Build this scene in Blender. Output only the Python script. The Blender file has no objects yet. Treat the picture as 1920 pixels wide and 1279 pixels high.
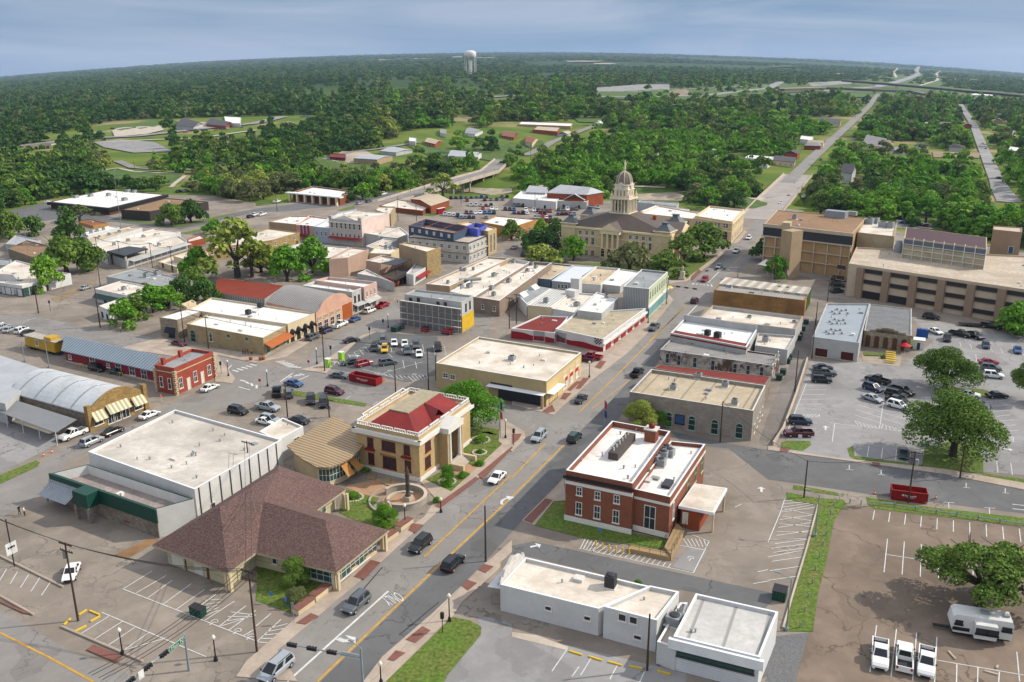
import bpy, bmesh, math, random
import numpy as np
from mathutils import Vector, Matrix
R=random.Random(7)
scene=bpy.context.scene
COL=scene.collection
# ---------------------------------------------------------------- camera
CX,CY,F,YH,ROLL,HC=960.0,639.5,1650.0,136.0,0.0036,70.0
PITCH=math.atan((CY-YH)/F)
f0=Vector((0,math.cos(PITCH),-math.sin(PITCH))); r0=Vector((1,0,0)); u0=Vector((0,math.sin(PITCH),math.cos(PITCH)))
CU=(u0*math.cos(ROLL)+r0*math.sin(ROLL)); CR=(r0*math.cos(ROLL)-u0*math.sin(ROLL)); CF=f0
CAM=Vector((0,0,HC))
cd=bpy.data.cameras.new('camera'); cam=bpy.data.objects.new('camera',cd); COL.objects.link(cam)
m=Matrix((CR,CU,-CF)).transposed().to_4x4(); m.translation=CAM; cam.matrix_world=m
cd.sensor_width=36; cd.lens=F*36/1920; cd.clip_start=1; cd.clip_end=60000; scene.camera=cam
def proj(p):
    d=Vector(p)-CAM; w=d.dot(CF)
    return CX+F*d.dot(CR)/w, CY-F*d.dot(CU)/w
def ray(px,py): return (CF*F+CR*(px-CX)-CU*(py-CY)).normalized()
def PZ(px,py,z):
    d=ray(px,py); t=(z-HC)/d.z; return CAM+d*t
CREEK=[]
NOCREEK=[False]
def hz(x,y):
    d=math.hypot(x,y)
    if d<330 or y<=0: return 0.0
    az=math.atan2(x,y); g=1-(az/0.53)**2
    if g<0: g=0
    t=max(0.0,d-380); h=0.0262*g*t*t/(t+260)
    if d>1500: h+=4*math.sin(x/700+1)*math.sin(y/900)*min(1,(d-1500)/1500)
    if d<1500 and not NOCREEK[0]:
        for (ax,ay,bx,by,w,dep) in CREEK:
            vx,vy=bx-ax,by-ay; L=vx*vx+vy*vy
            s=((x-ax)*vx+(y-ay)*vy)/L; s=0 if s<0 else (1 if s>1 else s)
            q=math.hypot(x-ax-s*vx,y-ay-s*vy)
            if q<w: 
                k=1-q/w; h-=dep*(k*k*(3-2*k)); break
    return h
def P(px,py,z=0.0):
    d=ray(px,py)
    if d.z<0:
        t=(z-HC)/d.z; p=CAM+d*t
        if math.hypot(p.x,p.y)<320: return p
    t=300.0/math.hypot(d.x,d.y); last=t
    for i in range(600):
        t*=1.012; q=CAM+d*t
        if q.z<hz(q.x,q.y)+z: break
        last=t
        if t>16000: break
    a,b=last,t
    for i in range(18):
        mm=(a+b)/2; q=CAM+d*mm
        if q.z<hz(q.x,q.y)+z: b=mm
        else: a=mm
    return CAM+d*b
TILES={}
for i in range(4):
    TILES['a%d'%(i+1)]=(480*i,880,3.206); TILES['b%d'%(i+1)]=(480*i,560,3.198)
    TILES['c%d'%(i+1)]=(480*i,320,3.996); TILES['d%d'%(i+1)]=(480*i,60,3.996)
for k,(x,y) in dict(e1=(600,380),e2=(780,460),e3=(940,460),e5=(160,400),e6=(1060,290),e7=(280,520),e8=(0,400)).items(): TILES[k]=(x,y,7.992)
TILES['e4']=(1220,520,6.393)
def T(s):
    """'b2 10,20 30,40 a1 5,5' -> list of photo pixels ('p' = plain)"""
    out=[]; t=(0,0,1.0)
    for w in s.split():
        if ',' in w:
            x,y=w.split(','); out.append((t[0]+float(x)/t[2],t[1]+float(y)/t[2]))
        else: t=(0,0,1.0) if w=='p' else TILES[w]
    return out
DA=(P(1057,835)-P(595,1279)).normalized(); DA.z=0; DA.normalize()
DB=Vector((DA.y,-DA.x,0))
# creek valley (left bridge, behind the courthouse, main street bridge)
_c=[P(*q) for q in ((430,345),(560,338),(700,330),(900,352),(1010,352),(1290,366),(1420,352),(1560,378),(1800,352))]
for a,b in zip(_c,_c[1:]): CREEK.append((a.x,a.y,b.x,b.y,34.0,6.0))
# ---------------------------------------------------------------- materials
MATS={}
def lin(c):
    if isinstance(c,str):
        c=c.lstrip('#'); v=[int(c[i:i+2],16)/255 for i in (0,2,4)]
        return tuple(x/12.92 if x<=.04045 else ((x+.055)/1.055)**2.4 for x in v)
    return c
def nd(nt,t,**k):
    n=nt.nodes.new(t)
    for a,b in k.items():
        if a in n.inputs: n.inputs[a].default_value=b
        else: setattr(n,a,b)
    return n
def mixc(nt,fac,a,b,mode='MIX'):
    n=nt.nodes.new('ShaderNodeMix'); n.data_type='RGBA'; n.blend_type=mode
    def s(i,v):
        if hasattr(v,'links') or hasattr(v,'is_output'): nt.links.new(v,n.inputs[i])
        else: n.inputs[i].default_value=v if isinstance(v,(int,float)) else (*v,1)
    s(0,fac); s(6,a); s(7,b); return n.outputs[2]
def ramp(nt,v,a,b,A=0.0,B=1.0):
    n=nt.nodes.new('ShaderNodeMapRange'); nt.links.new(v,n.inputs[0])
    for i,x in zip((1,2,3,4),(a,b,A,B)): n.inputs[i].default_value=x
    return n.outputs[0]
def M(name,col=None,rough=.8,var=.25,scale=.35,fine=.12,kind=None,metal=0,col2=None,k=1.0,bump=0,emit=None,spec=.3):
    """procedural material, world-position stains + optional pattern on the UV (metres)"""
    if name in MATS: return MATS[name]
    mt=bpy.data.materials.new(name); MATS[name]=mt; mt.use_nodes=True; nt=mt.node_tree; B=nt.nodes['Principled BSDF']
    c=lin(col); B.inputs['Roughness'].default_value=rough; B.inputs['Metallic'].default_value=metal
    B.inputs['Specular IOR Level'].default_value=spec
    if var==0 and not kind:
        B.inputs['Base Color'].default_value=(*c,1); mt.diffuse_color=(*c,1); return mt
    geo=nd(nt,'ShaderNodeNewGeometry'); L=nt.links
    n1=nd(nt,'ShaderNodeTexNoise',Scale=scale,Detail=7.0,Roughness=.62); L.new(geo.outputs['Position'],n1.inputs['Vector'])
    n2=nd(nt,'ShaderNodeTexNoise',Scale=scale*9,Detail=4.0,Roughness=.7); L.new(geo.outputs['Position'],n2.inputs['Vector'])
    dark=tuple(x*(1-var*1.3) for x in c) if col2 is None else lin(col2)
    light=tuple(min(1,x*(1+var*.7)) for x in c)
    o=mixc(nt,ramp(nt,n1.outputs[0],.33,.68),dark,light)
    o=mixc(nt,ramp(nt,n2.outputs[0],.3,.7,0,fine*3),o,tuple(x*.55 for x in c))
    uv=nd(nt,'ShaderNodeUVMap')
    if kind in('brick','stone','block'):
        bs=nd(nt,'ShaderNodeTexBrick'); L.new(uv.outputs[0],bs.inputs['Vector'])
        w,h={'brick':(.5,.2),'stone':(.75,.38),'block':(1.2,.6)}[kind]
        bs.inputs['Scale'].default_value=1; bs.inputs['Brick Width'].default_value=w*k; bs.inputs['Row Height'].default_value=h*k
        bs.inputs['Mortar Size'].default_value=.02*k if kind!='stone' else .035*k; bs.inputs['Bias'].default_value=0
        bs.inputs['Color1'].default_value=(1,1,1,1); bs.inputs['Color2'].default_value=(.62,.6,.58,1) if kind=='stone' else (.86,.84,.84,1)
        bs.inputs['Mortar'].default_value=(.55,.53,.5,1) if kind!='brick' else (1.05,1.1,1.15,1)
        o=mixc(nt,1.0,o,bs.outputs[0],'MULTIPLY')
    if kind in('rib','rib2','seam','board','patch','shingle'):
        sep=nd(nt,'ShaderNodeSeparateXYZ'); L.new(uv.outputs[0],sep.inputs[0])
        ax=1 if kind in('rib2','board','shingle') else 0
        mu=nd(nt,'ShaderNodeMath',operation='MULTIPLY'); L.new(sep.outputs[ax],mu.inputs[0]); mu.inputs[1].default_value=1/k
        fr=nd(nt,'ShaderNodeMath',operation='FRACT'); L.new(mu.outputs[0],fr.inputs[0])
        lo={'rib':.45,'rib2':.45,'seam':.88,'board':.9,'patch':.97,'shingle':.8}[kind]
        f=ramp(nt,fr.outputs[0],lo,lo+.05,0,1)
        o=mixc(nt,f,o,tuple(x*(.75 if kind=='shingle' else .5 if kind!='patch' else .6) for x in c))
        if kind=='patch':
            mu2=nd(nt,'ShaderNodeMath',operation='MULTIPLY'); L.new(sep.outputs[1],mu2.inputs[0]); mu2.inputs[1].default_value=1/(k*4)
            fr2=nd(nt,'ShaderNodeMath',operation='FRACT'); L.new(mu2.outputs[0],fr2.inputs[0])
            o=mixc(nt,ramp(nt,fr2.outputs[0],.985,.99),o,tuple(x*.6 for x in c))
    if kind in('patch','seam') and rough>=.55:
        n7=nd(nt,'ShaderNodeTexNoise',Scale=.11,Detail=8.0,Roughness=.7,Distortion=1.5); L.new(geo.outputs['Position'],n7.inputs['Vector']); o=mixc(nt,ramp(nt,n7.outputs[0],.52,.7,0,.6),o,tuple(x*y for x,y in zip(c,(.58,.54,.48))))
    if kind=='peel':
        n3=nd(nt,'ShaderNodeTexNoise',Scale=1.1,Detail=9.0,Roughness=.75); L.new(geo.outputs['Position'],n3.inputs['Vector'])
        n4=nd(nt,'ShaderNodeTexNoise',Scale=.09,Detail=2.0); L.new(geo.outputs['Position'],n4.inputs['Vector'])
        ad=nd(nt,'ShaderNodeMath',operation='ADD'); L.new(n3.outputs[0],ad.inputs[0]); L.new(n4.outputs[0],ad.inputs[1])
        o=mixc(nt,ramp(nt,ad.outputs[0],1.0*k,1.03*k),o,lin(col2) if col2 else (.1,.07,.05))
    if kind=='shingle':
        n8=nd(nt,'ShaderNodeTexNoise',Scale=3.5,Detail=2.0); L.new(geo.outputs['Position'],n8.inputs['Vector']); o=mixc(nt,ramp(nt,n8.outputs[0],.4,.65,0,.5),o,tuple(min(1,x*1.5) for x in c))
    if kind=='crack':
        v2=nd(nt,'ShaderNodeTexVoronoi',distance='CHEBYCHEV'); v2.inputs['Scale'].default_value=.05; L.new(geo.outputs['Position'],v2.inputs['Vector'])
        s2=nd(nt,'ShaderNodeSeparateColor'); L.new(v2.outputs['Color'],s2.inputs[0]); o=mixc(nt,ramp(nt,s2.outputs[0],0,1,0,.22),o,tuple(x*.6 for x in c))
        v3=nd(nt,'ShaderNodeTexVoronoi',distance='CHEBYCHEV'); v3.inputs['Scale'].default_value=.16; L.new(geo.outputs['Position'],v3.inputs['Vector'])
        s3=nd(nt,'ShaderNodeSeparateColor'); L.new(v3.outputs['Color'],s3.inputs[0]); o=mixc(nt,ramp(nt,s3.outputs[1],.86,.87,0,.3),o,tuple(x*.45 for x in c))
        n5=nd(nt,'ShaderNodeTexNoise',Scale=.5,Detail=3.0,Roughness=.8); L.new(geo.outputs['Position'],n5.inputs['Vector']); o=mixc(nt,ramp(nt,n5.outputs[0],.6,.75,0,.45),o,tuple(x*.5 for x in c))
        n6=nd(nt,'ShaderNodeTexNoise',Scale=.14,Detail=6.0,Roughness=.7); L.new(geo.outputs['Position'],n6.inputs['Vector']); o=mixc(nt,ramp(nt,n6.outputs[0],.5,.72,0,.5),o,tuple(min(1,x*1.3) for x in c))
        vo=nd(nt,'ShaderNodeTexVoronoi',feature='DISTANCE_TO_EDGE'); vo.inputs['Scale'].default_value=.085*k
        nz=nd(nt,'ShaderNodeTexNoise',Scale=.25,Detail=5.0); L.new(geo.outputs['Position'],nz.inputs['Vector'])
        va=nd(nt,'ShaderNodeVectorMath',operation='SCALE'); L.new(nz.outputs['Color'],va.inputs[0]); va.inputs['Scale'].default_value=9
        vb=nd(nt,'ShaderNodeVectorMath',operation='ADD'); L.new(geo.outputs['Position'],vb.inputs[0]); L.new(va.outputs[0],vb.inputs[1]); L.new(vb.outputs[0],vo.inputs['Vector'])
        gate=ramp(nt,n1.outputs[0],.44,.56,0,.9); e=ramp(nt,vo.outputs['Distance'],.005,.013,1,0)
        mm=nd(nt,'ShaderNodeMath',operation='MULTIPLY'); L.new(gate,mm.inputs[0]); L.new(e,mm.inputs[1])
        o=mixc(nt,mm.outputs[0],o,tuple(x*.45 for x in c))
    L.new(o,B.inputs['Base Color'])
    if bump:
        bp=nd(nt,'ShaderNodeBump',Strength=bump,Distance=.3); L.new(n2.outputs[0],bp.inputs['Height']); L.new(bp.outputs[0],B.inputs['Normal'])
    mt.diffuse_color=(*c,1)
    return mt
def G(name,col,rough=.3):
    if name in MATS: return MATS[name]
    mt=M(name,col,rough,0,spec=.4); return mt
# ---------------------------------------------------------------- mesh builder
class MB:
    def __init__(s,d=None): s.flat=False; s.v=[]; s.f=[]; s.m=[]; s.d=d or DB; s.mi=0; s.sm=[]
    def add(s,vs,fs,mi=None,smooth=False):
        o=len(s.v); s.v+=[tuple(v) for v in vs]
        for f in fs: s.f.append([i+o for i in f]); s.m.append(s.mi if mi is None else mi); s.sm.append(smooth)
    def poly(s,vs,mi=None): s.add(vs,[list(range(len(vs)))],mi)
    def prism(s,pts,z0,z1,mi=None,top=True,bottom=False,topmi=None):
        n=len(pts); pts=[(p[0],p[1]) for p in pts]
        a=sum(pts[i][0]*pts[(i+1)%n][1]-pts[(i+1)%n][0]*pts[i][1] for i in range(n))
        if a<0: pts=pts[::-1]
        vs=[(x,y,z0) for x,y in pts]+[(x,y,z1) for x,y in pts]
        s.add(vs,[[i,(i+1)%n,n+(i+1)%n,n+i] for i in range(n)],mi)
        if top: s.add(vs[n:],[list(range(n))],mi if topmi is None else topmi)
        if bottom: s.add(vs[:n],[list(range(n))[::-1]],mi)
    def box(s,c,u,w,l,h,mi=None,z0=None):
        """c centre bottom; u = unit horizontal dir; l along u, w across, h up"""
        u=Vector(u); n=Vector((-u.y,u.x,0)); c=Vector(c)
        p=[c+u*(l/2*a)+n*(w/2*b) for a,b in((-1,-1),(1,-1),(1,1),(-1,1))]
        s.prism(p,c.z,c.z+h,mi,True,True)
    def tube(s,a,b,r,r2=None,n=6,mi=None,caps=True,smooth=True):
        a=Vector(a); b=Vector(b); r2=r if r2 is None else r2; d=(b-a)
        if d.length<1e-6: return
        d.normalize(); x=d.orthogonal().normalized(); y=d.cross(x)
        vs=[a+(x*math.cos(t)+y*math.sin(t))*r for t in [2*math.pi*i/n for i in range(n)]]+[b+(x*math.cos(t)+y*math.sin(t))*r2 for t in [2*math.pi*i/n for i in range(n)]]
        s.add(vs,[[i,(i+1)%n,n+(i+1)%n,n+i] for i in range(n)],mi,smooth)
        if caps: s.add(vs,[list(range(n))[::-1],list(range(n,2*n))],mi)
    def lathe(s,c,prof,n=12,mi=None,smooth=True,squash=1.0,d=None):
        """prof: list of (r,z)"""
        c=Vector(c); vs=[]; fs=[]; d=d or Vector((1,0,0)); e=Vector((-d.y,d.x,0))
        for r,z in prof:
            for i in range(n):
                t=2*math.pi*(i+.5)/n; vs.append(c+d*(r*math.cos(t))+e*(r*math.sin(t)*squash)+Vector((0,0,z)))
        for k in range(len(prof)-1):
            for i in range(n): fs.append([k*n+i,k*n+(i+1)%n,(k+1)*n+(i+1)%n,(k+1)*n+i])
        s.add(vs,fs,mi,smooth); s.add(vs[-n:],[list(range(n))],mi); s.add(vs[:n],[list(range(n))[::-1]],mi)
    def mesh(s,name,mats,org=(0,0,0)):
        me=bpy.data.meshes.new(name); ox,oy,oz=org
        me.from_pydata([(x-ox,y-oy,z-oz) for x,y,z in s.v],[],s.f)
        for mt in (mats if isinstance(mats,(list,tuple)) else [mats]): me.materials.append(mt)
        me.polygons.foreach_set('material_index',s.m); me.polygons.foreach_set('use_smooth',s.sm)
        uvl=me.uv_layers.new(name='UVMap'); dat=[0.0]*(len(me.loops)*2)
        D=Vector((s.d.x,s.d.y,0)); 
        for p in me.polygons:
            n=p.normal
            if abs(n.z)<.35: u=Vector((-n.y,n.x,0)).normalized(); v=Vector((0,0,1))
            else:
                if abs(n.z)>.999 or s.flat: u=D; v=Vector((-D.y,D.x,0))
                else:
                    hn=Vector((-n.y,n.x,0)).normalized(); u=hn; v=n.cross(u)
            for li in p.loop_indices:
                co=me.vertices[me.loops[li].vertex_index].co
                dat[2*li]=(co.x+ox)*u.x+(co.y+oy)*u.y; dat[2*li+1]=co.x*v.x+co.y*v.y+co.z*v.z
        uvl.data.foreach_set('uv',dat); me.update(); return me
    def build(s,name,mats,parent=None,org=None):
        if org is None: org=parent['_o'] if parent is not None and '_o' in parent else (0,0,0)
        me=s.mesh(name,mats,org); o=bpy.data.objects.new(name,me); COL.objects.link(o)
        if parent is not None: o.parent=parent
        else: o.location=org
        return o
LABELS={}
def tag(o,label=None,cat=None,group=None,kind=None):
    if label:
        o['label']=label; LABELS.setdefault(label,[]).append((o.name,group))
    if cat: o['category']=cat
    if group: o['group']=group
    if kind: o['kind']=kind
    return o
def thing(name,label,cat,loc,group=None):
    o=bpy.data.objects.new(name,None); COL.objects.link(o); o.location=loc; o['_o']=tuple(loc); o.empty_display_size=.5
    tag(o,label,cat,group); return o
def part(obj,parent,loc=None): 
    obj.parent=parent
    if loc is not None: obj.location=loc
    return obj
def structure(name,mb,mat,org=(0,0,0)):
    o=mb.build(name,mat,None,org); o['kind']='structure'; return o
def copy_tree(o,parent=None):
    c=o.copy(); COL.objects.link(c); c.parent=parent
    for ch in list(KIDS.get(o.name,o.children)): copy_tree(ch,c)
    return c
KIDS={}
# ---------------------------------------------------------------- building helper
def inset(pts,d):
    n=len(pts); out=[]
    a=sum(pts[i].x*pts[(i+1)%n].y-pts[(i+1)%n].x*pts[i].y for i in range(n)); sg=1 if a>0 else -1
    for i in range(n):
        p0,p1,p2=pts[i-1],pts[i],pts[(i+1)%n]
        d1=(p1-p0); d1.z=0; d1.normalize(); d2=(p2-p1); d2.z=0; d2.normalize()
        n1=Vector((-d1.y,d1.x,0))*sg; n2=Vector((-d2.y,d2.x,0))*sg
        b=n1+n2; L=b.length
        if L<1e-4: b=n1; k=1
        else: b/=L; k=1/max(.35,b.dot(n1))
        out.append(p1+b*(d*k))
    return out
class Bd: pass
BX=[]; BL=[]
def hfrom(base,top):
    g=P(*base); lo,hi=0,60
    for i in range(40):
        mid=(lo+hi)/2
        if proj(g+Vector((0,0,mid)))[1]>top[1]: lo=mid
        else: hi=mid
    return g,lo
def bldg(name,label,roof,base,wall,roofm,par=.6,th=.3,cat='building',z0=None,cope=None,group=None,foot=None,nowall=False,roofd=None,skirt=1.5):
    """roof: list of pixels (corner 0=W,1=S,2=E,3=N ..., last may be None->parallelogram); base: ((corner idx),(px,py)) or height in m"""
    b=Bd()
    if isinstance(base,(int,float)):
        H=float(base); zb=0.0 if z0 is None else z0
        if z0 is None:
            q=PZ(*roof[1],H); zb=hz(q.x,q.y) 
            q=PZ(*roof[1],zb+H); zb=hz(q.x,q.y)
    else:
        i,bp=base; g,H=hfrom(bp,roof[i]); zb=g.z
    pts=[PZ(p[0],p[1],zb+H) if p else None for p in roof]
    if not isinstance(base,(int,float)): pts[base[0]]=Vector((g.x,g.y,zb+H))
    for k,p in enumerate(pts):
        if p is None:
            n=len(pts); pts[k]=pts[k-1]+pts[(k+1)%n]-pts[(k+2)%n] if n==4 else None
    for p in pts: p.z=0
    b.p=pts; b.H=H; b.zb=zb; b.n=len(pts); b.par=par
    c=sum(pts,Vector())/len(pts); b.c=c
    if c.y>330:
        qq=[proj(Vector((p.x,p.y,zz))) for p in pts for zz in (zb,zb+H)]; BX.append((min(q[0] for q in qq)-3,max(q[0] for q in qq)+3,min(q[1] for q in qq)-2,max(q[1] for q in qq)+3,c.length,c,max((p-c).length for p in pts)))
    a=sum(pts[i].x*pts[(i+1)%b.n].y-pts[(i+1)%b.n].x*pts[i].y for i in range(b.n)); b.sg=1 if a>0 else -1
    o=thing(name,label,cat,(c.x,c.y,zb),group); b.o=o
    d=(pts[1]-pts[0]).normalized(); b.d=d
    w=MB(d); n=b.n; top=zb+H; low=zb-skirt; rz=top-par; ins=inset(pts,th)
    def V(p,z): return (p.x,p.y,z)
    for i in range(n):
        j=(i+1)%n; P1,P2=(pts[i],pts[j]) if b.sg>0 else (pts[j],pts[i]); I1,I2=(ins[i],ins[j]) if b.sg>0 else (ins[j],ins[i])
        w.poly([V(P1,low),V(P2,low),V(P2,top),V(P1,top)],0)
        if par>0.05:
            w.poly([V(I2,rz-.1),V(I1,rz-.1),V(I1,top),V(I2,top)],0)
            w.poly([V(P1,top),V(P2,top),V(I2,top),V(I1,top)],1)
    if not nowall: b.wall=w.build('wall',[wall,cope or wall],o)
    r=MB(roofd or d); q=ins if par>.05 else pts
    if b.sg<0: q=q[::-1]
    r.poly([V(p,rz+.0) for p in q]); b.roof=r.build('roof',roofm,o); b.rz=rz; b.mat=wall
    if par>.2 and b.zb<8: BL.append(b)
    return b
def fframe(b,f):
    A=b.p[f]; B=b.p[(f+1)%b.n]; u=(B-A); L=u.length; u=u/L; n=Vector((u.y,-u.x,0))*b.sg
    return A,B,u,n,L
def onwall(b,f,px,py):
    A,B,u,n,L=fframe(b,f); d=ray(px,py); t=(A-Vector((CAM.x,CAM.y,0))).dot(n)/Vector((d.x,d.y,0)).dot(n)
    q=CAM+d*t; return (q-A).dot(u)-0,q.z-b.zb
WM={}
def winmesh(w,h,st,fm,gm,name='window'):
    key=(round(w,1),round(h,1),st,fm.name,gm.name,name)
    if key in WM: return WM[key]
    w,h=key[0],key[1]; b=MB(Vector((1,0,0)))
    # local: x along wall, y = outward, z up; origin bottom centre
    def bx(x0,x1,z0,z1,y1,mi,y0=-.05):
        b.prism([(x0,y0),(x1,y0),(x1,y1),(x0,y1)],z0,z1,mi,True,True)
    t=.1 if w>.7 else .07
    if st=='door': bx(-w/2+t,w/2-t,0,h-t,.03,1); 
    elif st=='open': bx(-w/2,w/2,0,h,.03,1)
    elif st!='panel': bx(-w/2+t,w/2-t,t,h-t,.03,1)
    else: bx(-w/2+t,w/2-t,t,h-t,.05,1)
    if st!='open':
        bx(-w/2,-w/2+t,0,h,.1,0); bx(w/2-t,w/2,0,h,.1,0); bx(-w/2+t,w/2-t,h-t,h,.1,0)
        if st!='door': bx(-w/2-.08,w/2+.08,-.12,t,.16,0)
    if st=='arch':
        pts=[(-w/2*math.cos(a),h+w/2*math.sin(a)) for a in [math.pi*i/8 for i in range(9)]]
        vs=[(x,.03,z) for x,z in pts]; b.add(vs,[list(range(9))],1)
        for (x0,z0),(x1,z1) in zip(pts,pts[1:]): b.tube((x0,.04,z0),(x1,.04,z1),.09,n=4,mi=0,smooth=False)
    if st in('sash','arch','store','grid'): bx(-w/2+t,w/2-t,h*.5-.04,h*.5+.04,.07,0)
    k=0
    if st=='sash' and w>1.1: k=1
    if st in('store','grid'): k=max(1,int(round(w/1.1))-1)
    if st=='double': k=1
    for i in range(k):
        x=-w/2+w*(i+1)/(k+1); bx(x-.035,x+.035,t,h*.5-.05,.065,0); bx(x-.035,x+.035,h*.5+.05,h-t,.065,0)
    me=b.mesh(name,[fm,gm]); WM[key]=me; return me
def place(me,parent,name,loc,n):
    """n = outward normal; local y axis -> n"""
    o=bpy.data.objects.new(name,me); COL.objects.link(o); o.parent=parent
    O=Vector(parent['_o']); o.location=Vector(loc)-O
    o.rotation_euler=(0,0,math.atan2(n.y,n.x)-math.pi/2); return o
def wins(b,f,n,s0,s1,z,w,h,st='sash',fm=None,gm=None,name='window'):
    A,B,u,nn,L=fframe(b,f); fm=fm or MWF; gm=gm or GLS
    me=winmesh(w,h,st,fm,gm,name)
    for i in range(n):
        s=(s0+(s1-s0)*(i/(n-1) if n>1 else .5))*L
        q=A+u*s; place(me,b.o,name,(q.x,q.y,b.zb+z),nn)
def winpx(b,f,pts,w,h,st='sash',fm=None,gm=None,name='window',zc=None):
    """windows centred at photo pixels on the face"""
    A,B,u,nn,L=fframe(b,f); me=winmesh(w,h,st,fm or MWF,gm or GLS,name)
    for px,py in pts:
        s,z=onwall(b,f,px,py); s=min(max(s,w/2+.1),L-w/2-.1); q=A+u*s
        zz=(z-h/2) if zc is None else zc
        if st=='door': zz=0.02
        place(me,b.o,name,(q.x,q.y,b.zb+zz),nn)
def band(b,f,z,h,out,mat,s0=0,s1=1,name='cornice',top=None):
    A,B,u,nn,L=fframe(b,f); mb=MB(u); e=out if (s0==0 or s1==1) else 0
    p=[A+u*(L*s0-(e if s0==0 else 0))-nn*.0,A+u*(L*s1+(e if s1==1 else 0)),A+u*(L*s1+(e if s1==1 else 0))+nn*out,A+u*(L*s0-(e if s0==0 else 0))+nn*out]
    mb.prism(p,b.zb+z,b.zb+z+h,0,True,True); return mb.build(name,mat,b.o)
def awning(b,f,s0,s1,z,out,drop,mat,name='awning',post=None,thick=.08):
    A,B,u,nn,L=fframe(b,f); mb=MB(u); a=A+u*L*s0; c=A+u*L*s1; Z=b.zb+z
    top=[(a.x,a.y,Z),(c.x,c.y,Z),(c.x+nn.x*out,c.y+nn.y*out,Z-drop),(a.x+nn.x*out,a.y+nn.y*out,Z-drop)]
    bot=[(x,y,w-thick) for x,y,w in top]
    mb.add(top+bot,[[0,1,2,3],[7,6,5,4],[3,2,6,7],[0,3,7,4],[1,5,6,2],[0,4,5,1]])
    o=mb.build(name,mat,b.o)
    if post:
        k=max(2,int((c-a).length/post)); 
        for i in range(k+1):
            q=a+(c-a)*(i/k)+nn*(out-.15); pm=MB(); pm.tube((q.x,q.y,b.zb),(q.x,q.y,Z-drop-.02),.08); pm.build('post',MWF,b.o)
    return o
def atroof(b,px,py): 
    q=PZ(px,py,b.rz); return q
def hvac(b,pts,s=1.2,h=1.0,mat=None):
    for px,py in pts:
        q=atroof(b,px,py); mb=MB(b.d); k=s*R.uniform(.85,1.15)
        mb.box((q.x,q.y,b.rz+.12),b.d,k*.95,k,h,0); mb.box((q.x,q.y,b.rz-.02),b.d,k*1.15,k*1.2,.14,2)
        mb.lathe((q.x,q.y,b.rz+h+.12),[(k*.38,0),(k*.38,.12),(k*.2,.14)],10,1); mb.build('air_conditioner',[mat or MHV,MDK,MWF],b.o)
def vents(b,pts,h=.5,r=.14,mat=None):
    for px,py in pts:
        q=atroof(b,px,py); mb=MB(); mb.tube((q.x,q.y,b.rz-.02),(q.x,q.y,b.rz+h),r,n=8); mb.tube((q.x,q.y,b.rz+h),(q.x,q.y,b.rz+h+.12),r*1.7,r*1.3,n=8); mb.build('roof_vent',mat or MHV,b.o)
def gable(name,label,ev,base,rise,wall,roofm,ridge_dir=0,over=.4,cat='building',group=None,hip=0.0,eaveH=None):
    """ev: 4 eave corners; ridge parallel to edge 0-1 (ridge_dir=0) or 1-2 (1)"""
    b=bldg(name,label,ev,base,wall,roofm,par=0,cat=cat,group=group)
    bpy.data.objects.remove(b.roof)
    p=[Vector((q.x,q.y,b.zb+b.H)) for q in inset(b.p,-over)]
    q0=[Vector((q.x,q.y,b.zb+b.H)) for q in b.p]
    if ridge_dir: p=p[1:]+p[:1]; q0=q0[1:]+q0[:1]
    r1=(p[0]+p[3])/2; r2=(p[1]+p[2])/2; v=(r2-r1); 
    r1,r2=r1+v*hip,r2-v*hip; up=Vector((0,0,rise)); r1+=up; r2+=up
    mb=MB(v.normalized())
    dz=Vector((0,0,-.18)); dn=Vector((0,0,-.1))
    p=[q+dn*over for q in p]
    def slab(vs):
        n=len(vs); fl=Vector(vs[1]-vs[0]).cross(vs[2]-vs[1]).z<0
        if fl: vs=vs[::-1]
        mb.add(vs+[q+dz for q in vs],[list(range(n)),list(range(n,2*n))[::-1]]+[[i,n+i,n+(i+1)%n,(i+1)%n] for i in range(n)])
    slab([p[0],p[1],r2,r1]); slab([p[2],p[3],r1,r2])
    if hip>0: slab([p[1],p[2],r2]); slab([p[3],p[0],r1])
    b.roof=mb.build('roof',roofm,b.o)
    if hip==0:
        w=MB(v.normalized()); R1=(q0[0]+q0[3])/2+up*.97; R2=(q0[1]+q0[2])/2+up*.97
        w.add([q0[3],q0[0],R1],[[0,1,2],[2,1,0]]); w.add([q0[1],q0[2],R2],[[0,1,2],[2,1,0]]); w.build('gable_wall',wall,b.o)
    b.rz=b.zb+b.H+rise*.5; b.r1=r1; b.r2=r2
    return b
# ---------------------------------------------------------------- shared materials
MWF=M('white_trim','#d8d5cc',.6,.06,1); GLS=G('dark_glass',(.02,.027,.033)); MHV=M('grey_machine','#8d9192',.5,.15,2); MDK=M('dark_grille',(.03,.03,.035),.6,0)
GREENGL=G('green_glass',(.03,.07,.065)); MRED=M('maroon_frame','#7a1f16',.6,.1,2); MBLK=M('black_paint',(.015,.015,.017),.45,0)
ASPH=M('town_asphalt','#8a8075',.9,.24,.045,.1,'crack',col2='#6f655a'); ROADM=M('street_asphalt','#7f7b77',.88,.14,.05,.07,'crack',k=1.3,col2='#7c7771')
ROADD=M('dark_asphalt','#626262',.88,.14,.08,.08,'crack'); LOTG=M('grey_lot_asphalt','#8b8987',.9,.15,.06,.07,'crack'); GRAVELLOT=M('brown_lot_asphalt','#7d6e60',.95,.24,.05,.12,'crack',k=.8,col2='#5d5146')
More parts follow.
